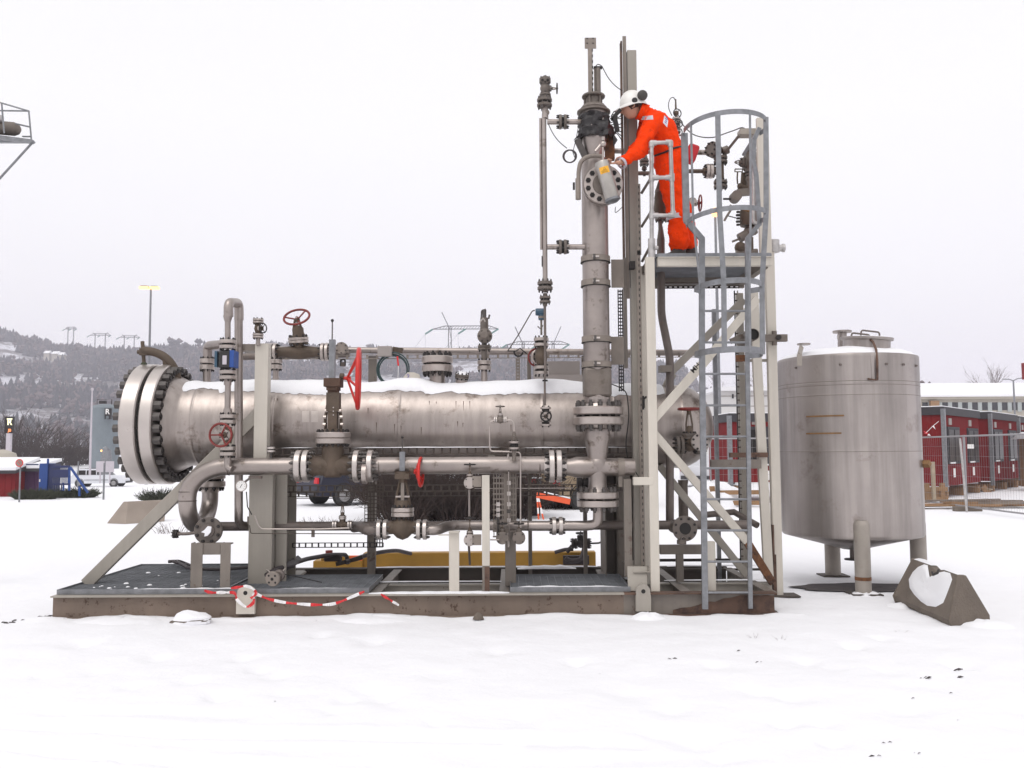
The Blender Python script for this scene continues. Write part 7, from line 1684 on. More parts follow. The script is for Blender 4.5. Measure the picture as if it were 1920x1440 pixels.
# debris
random.seed(21)
db = [(12, 1163, .14, 'thin dark twig at the left end of the skid'), (33, 1160, .10, 'dark leaf clump left of the skid end'), (88, 1153, .16, 'dark stone chip at the left foot of the skid'), (118, 1158, .03, 'speck right of the dark chip at the skid end'), (275, 1163, .08, 'dark twig before the skid, left of the snowy stone'), (513, 1313, .03, 'black pebble alone in the front snow'), (618, 1357, .02, 'tiny speck right of the black pebble'), (592, 1163, .04, 'small speck below the sagging tape'), (1262, 1240, .09, 'dark crumbs in the snow left of the brown leaf'), (1385, 1222, .07, 'brown leaf on the snow below the ladder'), (1425, 1245, .06, 'thin twig right of the brown leaf'), (1735, 1275, .12, 'row of dark crumbs in the right snow'), (1792, 1260, .12, 'dark bark strip below the snow-patched block'), (1805, 1274, .10, 'second dark bark strip below the snow-patched block'), (1789, 1302, .05, 'small dark pointed chip right of the bark strips'), (1664, 1396, .07, 'pale leaf with dark edge near the bottom right'), (1722, 1418, .05, 'dark chip near the bottom right corner'), (1640, 1420, .08, 'line of crumbs near the bottom of the snow'), (1715, 1312, .05, 'dark crumbs on the faint ridge'), (1797, 1355, .03, 'reddish speck in the right snow'), (1125, 1262, .02, 'lone speck below the tower')]
for (px, py, s_, lb) in db:
    y = GY(py); c = W(px, py, y); c.z = gh(c.x, c.y); b = MB('dark_litter')
    s_ *= .7
    for k in range(max(2, int(s_ * 60))):
        p = c + Vector((random.uniform(-1, 1) * s_ * .6, random.uniform(-1, 1) * s_ * .25, .004)); L_ = random.uniform(.1, .35) * s_; d = Vector((random.uniform(.4, 1), random.uniform(-.3, .3), random.uniform(-.05, .25))).normalized()
        b.tube([p - d * L_, p + VZ * .004, p + d * L_], [L_ * .05, L_ * .28, L_ * .08], 5)
    solo(b, 'fallen_twig', lb, 'litter', c)

# ================================================================ pylons
def pylon(name, label, px, pyt, pyarm, w_, Y, big=False):
    c = W(px, pyarm, Y); zb = hz(c.x, Y) - 1; t = thing(name, label, 'pylon', Vector((c.x, Y, zb))); s_ = S(1, Y); r = .20 if big else .22
    b = MB('pylon_steel')
    def lat(p, q, wd, n=8, r=r):
        a, u, v = basis(q - p)
        for s1 in (-1, 1): b.tube([p + u * wd * s1, q + u * wd * s1 * .35], r, 4)
        for i in range(n):
            f0, f1 = i / n, (i + 1) / n; w0, w1 = wd * (1 - .65 * f0), wd * (1 - .65 * f1); sg = 1 if i % 2 else -1; b.tube([p.lerp(q, f0) + u * w0 * sg, p.lerp(q, f1) - u * w1 * sg], r * .6, 3)
    L0, L1 = w_
    legs = [(-.30, -1), (.30, 1)] if not big else [(-.24, -1), (.60, 1)]
    arm = MB('pylon_steel'); xa, xb = c.x + L0 * s_, c.x + L1 * s_; za = c.z
    hh = S(6 if big else 4, Y)
    arm.tube([Vector((xa, Y, za)), Vector((xb, Y, za))], r, 4); arm.tube([Vector((xa, Y, za)), Vector((xa + (xb - xa) * .18, Y, za + hh)), Vector((xb - (xb - xa) * .14, Y, za + hh)), Vector((xb, Y, za))], r, 4)
    for i in range(18):
        f = .1 + .8 * i / 18; arm.tube([Vector((xa + (xb - xa) * f, Y, za)), Vector((xa + (xb - xa) * (f + .04), Y, za + hh * .9))], r * .6, 3)
    arm.build('crossarm', t, smooth=False)
    for f, sg in ((.26, -1), (.74, 1)):
        x = xa + (xb - xa) * f
        b = MB('pylon_steel'); lat(Vector((x, Y, zb)), Vector((x, Y, za + hh)), 1.6 if big else .5)
        if px != 868 or sg < 0: lat(Vector((x, Y, za)), Vector((x + sg * S(15 if big else 5, Y), Y, za + S(pyarm - pyt, Y))), 1.0 if big else .3, 6 if big else 3, r * (1 if big else .6)); b.build('mast', t, smooth=False)
    for f in (0, .5, 1):
        b = MB('insulator_green'); p = Vector((xa + (xb - xa) * f, Y, za)); b.tube([p, p + Vector((-S(14 if big else 5, Y), 0, -S(9 if big else 3, Y)))], .45 if big else .4, 6); b.build('insulator', t)
    if big:
        b = MB('pylon_steel')
        for f in (0, .5): p = Vector((xa + (xb - xa) * f, Y, za)) + Vector((-S(14, Y), 0, -S(9, Y))); b.tube([p, p + Vector((-S(70, Y), 60, -S(32, Y)))], .06, 3); b.tube([p, p - VZ * S(26, Y)], .05, 3)
        b.build('wire', t)
pylon('power_pylon', 'big power pylon with leaning mast tips and green insulators left of the relief valve', 868, 585, 617, (-57, 67), 430, True)
pylon('power_pylon', 'power pylon rising behind the slim standpipe with two leaning masts', 1006, 612, 646, (-56, 62), 470, True)
pylon('power_pylon', 'faint power pylon farthest left on the ridge', 133, 615, 617, (-11, 11), 860)
pylon('power_pylon', 'faint power pylon in the middle of the three on the left ridge', 189, 622, 629, (-21, 19), 820)
pylon('power_pylon', 'faint power pylon of the left ridge nearest the street lamp', 243, 626, 633, (-20, 19), 840)

# ================================================================ street lamps, poles, signs
def lamp(name, label, px, pyt, Y, arms, lit=None, r=.07):
    p = W(px, pyt, Y); b0 = Vector((p.x, Y, 0)); t = thing(name, label, 'street lamp', b0); b = MB('galvanised'); b.lathe(b0, VZ, [(0, r * 1.2), (p.z, r * .7)], 10); b.build('pole', t)
    for (dx, dy) in arms:
        e = p + Vector((S(dx, Y), 0, -S(dy, Y))); b = MB('galvanised'); b.tube([p - VZ * .05, p.lerp(e, .5) + VZ * .06, e], r * .5, 8); b.build('arm', t)
        h = MB('galvanised'); d = (e - p).normalized(); h.box(e + d * .05, .34, .2, .07); h.build('lamp_head', t, bevel=.02)
        if lit: q = MB(lit); q.box(e + d * .05 - VZ * .08, .46, .24, .13); q.build('lamp_glass', t)
lamp('street_lamp', 'lit twin street lamp on a tall pole left of the skid', 283, 540, 38, [(-11, -3), (5, -2)], 'lamp_lit', .07)
p = W(1342, 390, 22)
lamp('street_lamp', 'lit street lamp seen through the ladder cage', 1341, 402, 22, [(-1, -6)], None, .06)
t = [o for o in bpy.data.objects if o.get('label') == 'lit street lamp seen through the ladder cage'][0]; b = MB('lamp_lit'); b.box(W(1341, 398, 21.6), S(11, 22), .3, S(15, 22)); b.build('lamp_glass', t, bevel=.04)
lamp('street_lamp', 'unlit twin street lamp far behind the red cabins', 1900, 713, 90, [(-17, -2), (16, -4)], None, .12)
lamp('wall_lamp', 'low lit orange lamp beside the grey silo', 200, 843, 60, [(-3, 0)], 'lamp_weak', .45)
b = MB('reflective_tape'); p = W(173, 730, 58); b.cyl(Vector((p.x, 58, 0)), p, .09, .05, 8); b.ball(p, .12, n=8); solo(b, 'flagpole', 'tall bare white flagpole beside the grey silo', 'pole', (p.x, 58, 0))
# silo
Ys = 85; p = W(198, 770, Ys); t = thing('silo', 'grey round silo with a small dark square logo sign behind the blind flange', 'silo', (p.x, Ys, 0)); rs = S(26, Ys); zt_ = W(198, 765, Ys).z
b = MB('silo_grey'); b.lathe(Vector((p.x, Ys, 0)), VZ, [(0, rs), (zt_, rs), (zt_ + .25, rs * .8), (zt_ + .4, rs * .3), (zt_ + .42, .01)], 40); b.build('wall', t); b = MB('dark_bolt'); b.box((p.x - .3, Ys, zt_ + .6), .7, .3, .3); b.tube([(p.x - .9, Ys, zt_ + .4), (p.x - .9, Ys, zt_ + .9), (p.x + .6, Ys, zt_ + .9), (p.x + .6, Ys, zt_ + .3)], .04, 5); b.build('roof_rail', t)
def text(body, c, size, m, parent, name='lettering', rot=None, ext=.01):
    cu = bpy.data.curves.new(name, 'FONT'); cu.body = body; cu.size = size; cu.align_x = 'CENTER'; cu.align_y = 'CENTER'; cu.extrude = ext; cu.materials.append(M[m]); cu.offset = size * .02
    o = bpy.data.objects.new(name, cu); COL.objects.link(o); o.rotation_euler = rot or (PI / 2, 0, 0)
    bpy.context.view_layer.update(); me = bpy.data.meshes.new_from_object(o.evaluated_get(bpy.context.evaluated_depsgraph_get())); bpy.data.objects.remove(o)
    o = bpy.data.objects.new(name, me); COL.objects.link(o); me.materials.clear(); me.materials.append(M[m]); o.rotation_euler = rot or (PI / 2, 0, 0); o.parent = parent; o.location = Vector(c) - Vector(parent.location); return o
b = MB('glass_dark'); c = W(203, 776, Ys - rs - .15); b.box(c, S(11, Ys), .3, S(20, Ys)); b.build('sign_panel', t); text('R', c + Vector((0, -.2, .2)), .75, 'sign_white', t); text('JB', c + Vector((0, -.2, -.38)), .38, 'silo_grey', t)
Yp = 70; c = W(18, 798, Yp); t = thing('price_sign', 'tall lit roadside sign with a big R and orange figures on a pale post', 'sign', (c.x, Yp, 0))
b = MB('reflective_tape'); zb_ = W(18, 812, Yp).z; b.box((c.x, Yp, zb_ / 2), .38, .3, zb_); b.build('post', t); b = MB('glass_dark'); b.box(W(18, 797, Yp), S(15, Yp), .3, S(31, Yp)); b.build('sign_board', t)
text('R', W(18, 792, Yp - .2), .72, 'sign_lit', t); b = MB('sign_lit'); b.box(W(18, 785.5, Yp - .17), S(10, Yp), .04, S(2, Yp)); b.build('bar', t); text('JB', W(18, 807, Yp - .2), .33, 'sign_lit_orange', t)
t = tw; q = W(1307, 671, Yt0 + .02); q2 = W(1316, 661, Yt0 + .02); dd = math.atan2(q2.z - q.z, q2.x - q.x); text('MH', W(1304, 690, Yt0 - .03), .075, 'gasket', tw, 'lettering', (PI / 2, -dd, 0), .0005)
# red shed, container, gates
def shed(name, label, cat, px0, px1, pyt, pyb, Y, dep, m, roof=True, rpy=None):
    dep = min(dep, 1.5)
    a = W(px0, pyb, Y); c = W(px1, pyb, Y); zt_ = W((px0 + px1) / 2, pyt, Y).z; t = thing(name, label, cat, ((a.x + c.x) / 2, Y, 0)); b = MB(m); b.box(((a.x + c.x) / 2, Y + dep / 2, zt_ / 2), c.x - a.x, dep, zt_)
    n = int((c.x - a.x) / .25)
    for i in range(n): b.box((a.x + (c.x - a.x) * (i + .5) / n, Y - .008, zt_ / 2), .02, .016, zt_ - .1)
    b.build('wall', t)
    if roof:
        r = MB('snow'); zr = W((px0 + px1) / 2, rpy or pyt - 12, Y + dep).z; r.prism([Vector((a.x - .2, Y - .25, zt_)), Vector((a.x - .2, Y - .25, zt_ + .14)), Vector((a.x - .2, Y + dep, zr + .14)), Vector((a.x - .2, Y + dep, zr))], (c.x - a.x + .35, 0, 0)); r.build('roof', t)
        r = MB('cabin_black'); r.prism([Vector((a.x - .22, Y - .27, zt_ - .1)), Vector((a.x - .22, Y - .27, zt_ + .02)), Vector((a.x - .22, Y + dep, zr + .02)), Vector((a.x - .22, Y + dep, zr - .1))], (c.x - a.x + .39, 0, 0)); r.build('eaves', t)
    return t
shed('red_shed', 'dark red wooden shed with a snowy roof at the left edge', 'shed', -60, 27, 883, 931, 25.5, 5, 'cabin_red', True, 864)
shed('storage_container', 'purplish container with snow on top behind the no-parking sign', 'container', 27, 71, 879, 930, 26.2, 4, 'container_purple', True, 866)
b = MB('gate_dark_blue'); 
for i in range(12): b.box(W(30 + i * 3.6, 873, 26), S(2, 26), .05, S(5, 26))
p, q = HL(871, 26, 72, 26); b.box((p + q) / 2, (q - p).length, .06, .05); solo(b, 'blue_railing', 'blue railing strip on top of the container', 'railing', (p + q) / 2)
t = thing('blue_cabinet', 'bright blue gate cabinet with a short post left of the car', 'cabinet', W(84, 924, 24.5)); b = MB('gate_blue'); Y = 24.5; a = W(72, 925, Y); c = W(88, 925, Y); zt_ = W(80, 869, Y).z
b.box(((a.x + c.x) / 2, Y + .3, zt_ / 2), c.x - a.x, .6, zt_); b.box((W(92, 900, Y).x, Y + .35, zt_ / 2 - .01), S(9, Y), .6, zt_ - .02, 'gate_dark_blue'); p, q = VL(90, 870, 860, Y); b.cyl(p, q, S(2, Y), n=10); b.build('casing', t, bevel=.01); b = MB('sign_white'); b.box(W(74.5, 901, Y - .01), S(2, Y), .02, S(5, Y)); b.build('sticker', t)
t = thing('blue_gate', 'blue sliding gate with a slanting brace between the cabinet and the car', 'gate', W(110, 915, 24)); Y = 24; b = MB('gate_dark_blue')
p, q = HL(875, 97, 131, Y); b.box((p + q) / 2, (q - p).length, .08, .08); p, q = HL(908, 97, 131, Y); b.box((p + q) / 2, (q - p).length, .08, .06)
for i in range(16): p, q = VL(98 + i * 2.1, 908, 876, Y); b.box((p + q) / 2, .018, .02, (q - p).length)
b.build('bars', t); b = MB('gate_dark_blue'); b.box(W(113, 888, Y - .03), S(30, Y), .02, S(15, Y)); b.build('sheet', t); b = MB('gate_blue'); b.bar(W(132, 876, Y), W(165, 924, Y), .07, .06); b.bar(W(149, 912, Y), W(149, 930, Y), .07, .05); b.bar(W(130, 875, Y), W(130, 920, Y), .07, .06); b.bar(W(119, 905, Y), W(119, 920, Y), .05, .05); b.build('brace', t)
b = MB('tape_white')
for i in range(5): p, q = VL(98 + i * 4.3, 921, 909, Y); b.box((p + q) / 2, .03, .03, (q - p).length, 'gate_dark_blue')
b.build('foot_bars', t)
t = thing('no_parking_sign', 'round red-bordered no parking sign on a thin pole', 'sign', W(37, 925, 22)); Y = 21.5; b = MB('galvanised'); p, q = VL(37.5, 930, 862, Y + .05); p.z = 0; b.cyl(p, q, .028, n=8); b.build('pole', t); c = W(36.5, 868, Y)
b = MB('sign_red'); b.lathe(c, -VY, [(0, S(7.4, Y)), (.01, S(7.4, Y))], 28); b.build('border', t); b = MB('tray_pale'); b.lathe(c - VY * .011, -VY, [(0, S(5.6, Y)), (.004, S(5.6, Y))], 28); b.build('face', t); b = MB('sign_red'); b.bar(c - VY * .018 + Vector((-.05, 0, .05)), c - VY * .018 + Vector((.05, 0, -.05)), .02, .004); b.build('slash', t)
for i, (px, lb) in enumerate(((188, 'pale square board left of its pair beside the silo'), (206, 'pale square board right of its pair beside the silo'))):
    b = MB('reflective_tape'); Y = 40; b.box(W(px, 875, Y), S(15, Y), .05, S(20, Y)); p = W(px, 885, Y); b.cyl(Vector((p.x, Y, 0)), p, .04, n=6); solo(b, 'site_board', lb, 'board', (p.x, Y, 0))
for i, (px, y0, Y, lb) in enumerate(((146, 865, 34, 'thin grey post behind the blue gate'), (195, 868, 23, 'thin grey post before the white car'))):
    b = MB('galvanised'); p, q = VL(px, 930, y0, Y); p.z = 0; b.cyl(p, q, .035, n=8); solo(b, 'thin_post', lb, 'post', p)
# parasol like beige roof at the far left
b = MB('wall_beige'); b.lathe(W(5, 850, 60), VZ, [(-.55, 1.1), (0, .9), (.28, .2), (.3, 0.01)], 14); p = W(5, 850, 60); b.cyl(Vector((p.x, 60, 0)), p, .5, n=10); solo(b, 'round_kiosk', 'small round beige kiosk behind the red shed', 'kiosk', (p.x, 60, 0))

# ================================================================ cars
def car(name, label, pos, yaw, m, kind='estate', L=4.5, snow=False):
    t = thing(name, label, 'car', pos); cs, sn_ = math.cos(yaw), math.sin(yaw); X = Vector((cs, sn_, 0)); Yv_ = Vector((-sn_, cs, 0)); pos = Vector(pos)
    P = lambda x, y, z: pos + X * x + Yv_ * y + VZ * z
    lo = [(0, .32), (-.02, .62), (.06, .92), (.2, .95), (3.1, .97), (4.25, .86), (4.48, .62), (4.5, .34)]
    up = {'estate': [(.1, .93), (.42, 1.42), (.8, 1.47), (2.3, 1.47), (3.2, .96)], 'sedan': [(.5, .93), (1.0, 1.36), (1.4, 1.42), (2.2, 1.42), (3.1, .96)], 'jeep': [(.05, .93), (.1, 1.6), (.3, 1.66), (2.2, 1.64), (2.6, 1.0)]}[kind]
    k = L / 4.5; vs = []; 
    def loft(prof, ws, m_, nm):
        b = MB(m_); n = len(prof); vs = []; 
        for (yy, ins) in ws:
            for (x, z) in prof:
                cx = 2.1; vs.append(P((cx + (x - cx) * (1 - ins * .04)) * k, yy, z - (ins * .02 if z > .6 else 0)))
        fs = []
        for r in range(len(ws) - 1):
            for i in range(n): fs.append((r * n + i, r * n + (i + 1) % n, (r + 1) * n + (i + 1) % n, (r + 1) * n + i))
        fs += [tuple(range(n)), tuple(range((len(ws) - 1) * n, len(ws) * n))]; b.add(vs, fs); return b.build(nm, t, bevel=.03, ang=50)
    loft(lo, [(-.84, 1.2), (-.80, .3), (-.4, 0), (.4, 0), (.80, .3), (.84, 1.2)], m, 'body')
    loft(up, [(-.70, 1), (-.60, 0), (.60, 0), (.70, 1)], m, 'roof')
    g = MB('glass_dark'); x0, x1 = up[0][0], up[-1][0]; top = up[2][1] - .1
    for sg in (-1, 1):
        for (a, c_) in (((up[1][0] + .12), 1.25), (1.33, 2.08), (2.16, 2.75)):
            g.add([P(a * k, sg * .735, 1.0), P(c_ * k, sg * .735, 1.0), P(min(c_, up[3][0] + .12) * k, sg * .705, top), P(a * k if a > 1 else (a + .05) * k, sg * .705, top)], [(0, 1, 2, 3)])
    g.add([P((x0 + .06) * k, -.6, .98), P((x0 + .06) * k, .6, .98), P((up[1][0] - .03) * k, .54, up[1][1] - .08), P((up[1][0] - .03) * k, -.54, up[1][1] - .08)], [(0, 1, 2, 3)])
    g.add([P((x1 - .02) * k, -.6, 1.0), P((x1 - .02) * k, .6, 1.0), P((up[3][0] + .1) * k, .54, top + .03), P((up[3][0] + .1) * k, -.54, top + .03)], [(0, 1, 2, 3)]); g.build('window', t, smooth=False)
    for x in (.82, 3.55):
        for sg in (-1, 1):
            b = MB('tyre'); c = P(x * k, sg * .80, .32); b.lathe(c - Yv_ * .1, Yv_, [(0, .27), (.02, .32), (.18, .32), (.2, .27)], 28); w_ = b.build('wheel', t); b = MB('wheel_cover'); b.lathe(c + Yv_ * sg * .085, Yv_ * sg, [(0, .2), (.03, .17), (.035, .03)], 20); b.build('rim', w_)
            b = MB('gasket'); b.torus(P(x * k, sg * .82, .34), Yv_, .35, .03, 24, 6); b.build('wheel_arch', t)
    for sg in (-1, 1):
        b = MB('tail_red'); b.box(P(-.01, sg * .68, .78), .06, .22, .18, None, (X, Yv_, VZ)); b.build('tail_light', t); b = MB('tape_white'); b.box(P(4.42 * k, sg * .62, .68), .08, .3, .14, None, (X, Yv_, VZ)); b.build('headlight', t)
    b = MB('cabin_black'); b.box(P(-.04, 0, .42), .1, 1.5, .16, None, (X, Yv_, VZ)); b.box(P(4.48 * k, 0, .40), .1, 1.5, .16, None, (X, Yv_, VZ)); b.build('bumper', t, bevel=.02)
    b = MB('dark_bolt')
    for sg in (-1, 1): b.bar(P(1.2 * k, sg * .86, .58), P(3.1 * k, sg * .86, .58), .03, .02)
    b.build('side_strip', t)
    if kind == 'estate':
        b = MB('dark_bolt')
        for sg in (-1, 1): b.tube([P(.7, sg * .55, 1.52), P(2.2, sg * .55, 1.52)], .015, 6)
        b.build('roof_rail', t)
    if snow:
        b = MB('snow'); b.lathe(P(1.75 * k, 0, up[2][1] - .03), VZ, [(0, .55), (.06, .5), (.09, .3), (.095, .01)], 20, caps=False); b.lathe(P(3.7 * k, 0, .87), VZ, [(0, .5), (.06, .42), (.08, .01)], 20, caps=False); b.build('snow', t)
    return t
p = W(137, 914, 66); car('parked_car', 'silver-white estate car parked beyond the blue gate', (p.x, 66, gh(p.x, 66)), R(4), 'car_white', 'estate')
p = W(572, 945, 18.4); car('parked_car', 'dark navy car with snow on it behind the left saddle', (p.x, 18.6, 0), R(38), 'car_navy', 'sedan', snow=True)
p = W(1015, 960, 16.5); car('parked_car', 'tan off-road car behind the orange board', (p.x, 16.5, 0), R(38), 'car_tan', 'jeep', 3.9)
p = W(1318, 925, 30); car('parked_car', 'silver car behind the ladder with red lights toward us', (p.x, 31, 0), R(65), 'car_silver', 'sedan')
p = W(575, 905, 50); car('parked_car', 'far pale car glimpsed under the big gate valve', (p.x, 52, 0), R(8), 'car_silver', 'sedan')
# orange board on trestle
t = thing('trestle_board', 'orange board leaning on a thin red and white trestle behind the pipes', 'barrier', W(1040, 970, 11.5)); Y = 11.5; b = MB('orange_plate'); b.bar(W(1006, 928, Y), W(1069, 941, Y), S(10, Y), .05); b.build('board', t); b = MB('snow'); b.bar(W(1020, 922.5, Y), W(1069, 934, Y), S(2, Y), .07); b.build('snow_edge', t)
b = MB('tape_white')
for (x0, x1) in ((1007, 1010), (1009, 1019)):
    a, c = W(x0, 930, Y), W(x1, 974, Y); 
    for i in range(4): b.bar(a.lerp(c, i / 4), a.lerp(c, (i + 1) / 4), S(3, Y), .03, 'orange_plate' if i % 2 else 'tape_white')
b.build('leg', t)
t = thing('red_drum', 'small red and blue container with a snowy lid behind the pipes', 'container', W(1005, 905, 14)); b = MB('tail_red'); Y = 14; p = W(1001, 902, Y); b.box(p, S(9, Y), .2, S(10, Y)); b.box(W(1010, 902, Y), S(9, Y), .2, S(9, Y), 'silo_grey'); b.box(W(1005, 896, Y), S(22, Y), .25, S(2.4, Y), 'snow'); p = W(1005, 907, Y); b.box((p.x, Y, p.z / 2 - .02), .2, .2, p.z - .02, 'cabin_black'); b.build('body', t)

# ================================================================ cabins, buildings, fence on the right
U_ = Vector((.63, .7766, 0)); V_ = Vector((-.7766, .63, 0))
def cabin(label, px, D, L_, wd=2.6, z0=.25, z1=2.95, doors=True, seed=0):
    c = W(px, 850, D + CAMY); c.z = 0; t = thing('site_cabin', label, 'cabin', c, 'red site cabins'); P = lambda u, v, z: c + U_ * u + V_ * v + VZ * z
    b = MB('cabin_red'); b.box(P(L_ / 2, wd / 2, (z0 + z1) / 2), L_, wd, z1 - z0 - .3, None, (U_, V_, VZ))
    for i in range(int(wd / .14)): b.box(P(-.006, .07 + i * .14, (z0 + z1) / 2), .012, .02, z1 - z0 - .34, None, (U_, V_, VZ))
    for i in range(int(L_ / .14)): b.box(P(.07 + i * .14, -.006, (z0 + z1) / 2), .02, .012, z1 - z0 - .34, None, (U_, V_, VZ))
    b.build('wall', t, smooth=False)
    b = MB('cabin_black'); b.box(P(L_ / 2, wd / 2, z1 - .06), L_ + .12, wd + .12, .26, None, (U_, V_, VZ)); b.build('roof', t); b = MB('snow'); b.box(P(L_ / 2, wd / 2, z1 + .09), L_ + .05, wd + .06, .04, None, (U_, V_, VZ)); b.build('snow', t, bevel=.03)
    b = MB('galvanised'); b.box(P(-.03, -.03, (z0 + z1) / 2), .13, .13, z1 - z0 + .02, None, (U_, V_, VZ)); b.build('corner_post', t)
    for u in (.3, L_ / 2, L_ - .3): b = MB('wood_raw'); b.box(P(u, .5, z0 / 2 + .02), .22, 1.0, z0 + .02, None, (U_, V_, VZ)); b.build('footing', t)
    for (u, w_) in ((.3 + .9, 1.6), (3.2 + .8, 1.6), (6.2, 1.3)):
        if u + w_ / 2 > L_: continue
        b = MB('cabin_black'); b.box(P(u, -.02, 1.75), w_, .06, 1.25, None, (U_, V_, VZ)); f = b.build('window', t); b = MB('glass_dark'); b.box(P(u - w_ * .24, -.055, 1.75), w_ * .4, .02, 1.05, None, (U_, V_, VZ)); b.box(P(u + w_ * .24, -.055, 1.75), w_ * .4, .02, 1.05, None, (U_, V_, VZ)); b.build('pane', f); b = MB('tape_white'); b.box(P(u - w_ * .2, -.06, 1.16), w_ * .4, .03, .05, None, (U_, V_, VZ)); b.build('sill', f)
        b = MB('sign_white'); b.box(P(u, -.015, .82), .28, .012, .3, None, (U_, V_, VZ)); b.build('notice', t); b = MB('cabinet_grey'); b.box(P(u - w_ * .2, -.015, 2.55), .35, .03, .22, None, (U_, V_, VZ)); b.build('vent_cover', t)
    return t
cabin('red cabin with paper notices nearest the tank, its plank end wall toward us', 1770, 30, 5.1)
cabin('red cabin second in the row behind the fence, beside wooden steps', 1858, 34.5, 5.1)
cabin('red cabin farthest in the row at the right edge', 1911, 39.4, 5.1)
c = W(1372, 850, 21.5); c.z = 0; U0s, V0s = U_, V_; U_ = Vector((1, .05, 0)).normalized(); V_ = Vector((-.05, 1, 0)).normalized()
cabin('red cabin with a black roof edge seen through the tower', 1370, 29, 5.2, z0=.45, z1=2.72); U_, V_ = U0s, V0s
t = thing('timber_steps', 'wooden steps leaning between the red cabins', 'steps', W(1850, 950, 25)); b = MB('wood_raw'); Y = 25
for k in (0, .7): b.bar(W(1842, 912, Y + k), W(1872, 945, Y + k), .22, .05)
for i in range(4): p = W(1846 + i * 8, 917 + i * 8, Y + .35); b.box(p, .25, .75, .04, 'wood_pale')
b.build('flight', t)
t = thing('timber_stack', 'low pile of snowy planks and red boards lying before the cabins', 'timber', W(1820, 955, 17)); rnd = random.Random(4)
for i in range(16):
    b = MB(rnd.choice(('cabin_red', 'wood_grey', 'wood_raw', 'cabin_red'))); Y = 15.5 + rnd.random() * 3; x = rnd.uniform(1730, 1930); p = W(x, 950, Y); p.z = .06 + .05 * (i % 3); b.box(p, rnd.uniform(1, 3), .12, .05, None, (Vector((1, rnd.uniform(-.3, .3), 0)).normalized(), VY, VZ)); b.build('plank', t)
for i, (px0, px1, Y, lb) in enumerate(((1332, 1372, 17, 'raw timber frame with a post seen right of the ladder'), (1735, 1762, 18.5, 'raw timber crib with an upright post under the nearest cabin'))):
    t = thing('timber_crib', lb, 'timber', W((px0 + px1) / 2, 950, Y)); b = MB('wood_raw'); 
    for dz in (.12, .42): p, q = HL(950, px0, px1 + (70 if i == 0 else 15), Y); b.box(Vector(((p.x + q.x) / 2, Y, dz)), (q.x - p.x), .12, .12)
    for px in (px0 + 4, px1 + (60 if i == 0 else 6)): x = W(px, 950, Y).x; b.box((x, Y + .01, .3), .14, .1, .6)
    b.box((W(px0 + 12, 900, Y).x, Y - .1, .62), .1, .1, 1.25, 'wood_pale'); b.build('frame', t)
b = MB('wood_raw'); p = W(1921, 880, 26); b.box((p.x + 1.1, 26, 1.1), 2.0, 1, 1.9); b.prism([Vector((p.x - .1, 25.3, 2.0)), Vector((p.x - .1, 26.7, 2.0)), Vector((p.x - .1, 26.0, 2.25))], (2.6, 0, 0), 'snow'); solo(b, 'wooden_hut', 'small raw wood hut with snow on its roof at the right edge', 'hut', (p.x + .8, 26, 0))
# fence panels
def fence(label, p0, p1, h=2.0, foot=True):
    t = thing('mesh_fence', label, 'fence', p0, 'site fence panels'); b = MB('fence_wire'); a = (p1 - p0).normalized(); r = .022
    for p in (p0, p1): b.cyl(p + VZ * .08, p + VZ * h, r, n=8)
    for z in (.12, h - .03): b.cyl(p0 + VZ * z, p1 + VZ * z, r, n=8)
    b.build('frame', t); b = MB('fence_wire'); n = int((p1 - p0).length / .12)
    for i in range(1, n): q = p0 + (p1 - p0) * i / n; b.cyl(q + VZ * .12, q + VZ * (h - .03), .0022, n=3)
    for i in range(1, 7): z = .12 + (h - .15) * i / 7; b.cyl(p0 + VZ * z, p1 + VZ * z, .003, n=3)
    b.build('wire_mesh', t, smooth=False)
    if foot: b = MB('concrete'); b.box(p1 + VZ * .06, .7, .22, .13); b.build('foot_block', t, bevel=.02)
G = lambda px, D: Vector(((px - 960) * D / FPX, D + CAMY, 0))
fence('site fence panel whose top rail climbs toward the right edge', G(1925, 21), G(1806, 24)); fence('site fence panel between the tank and the leaning fence post', G(1804, 24.1), G(1700, 27.5))
fence('site fence panel seen through the tower', G(1330, 27), G(1465, 26.5)); fence('low far fence line behind the navy car', G(520, 30), G(700, 30), 1.6, False)
t = thing('leaning_rail', 'galvanised fence upright leaning beside the right fence panels', 'post', G(1812, 23.5)); b = MB('galvanised_bright'); b.cyl(W(1800, 822, 14.4), W(1813, 962, 14.4), .03, n=8); b.build('post', t)
b = MB('sign_white'); b.box(W(1820, 837, 17.5), S(12, 17), .02, S(8, 17)); solo(b, 'fence_notice', 'white notice board on the fence before the cabins', 'notice', W(1820, 837, 17.5))
b = MB('tail_red'); 
for (px, py, s_) in ((1737, 813, 4), (1742, 816, 3), (1734, 810, 2)): b.prism([W(px - s_, py, 15.8), W(px + s_, py + 1, 15.8), W(px, py - s_, 15.8)], (0, .01, 0), 'tail_red' if s_ != 3 else 'tape_white')
b.prism([W(1748, 799, 15.8), W(1754, 805, 15.8), W(1751, 798, 15.8)], (0, .01, 0), 'tape_white'); b.tube([W(1736, 812, 15.8), W(1749, 799, 15.8), W(1760, 790, 15.8)], .006, 4, m='tape_white'); solo(b, 'tape_shreds', 'shreds of red and white tape caught before the cabin end wall', 'barrier tape', W(1740, 812, 15.8))
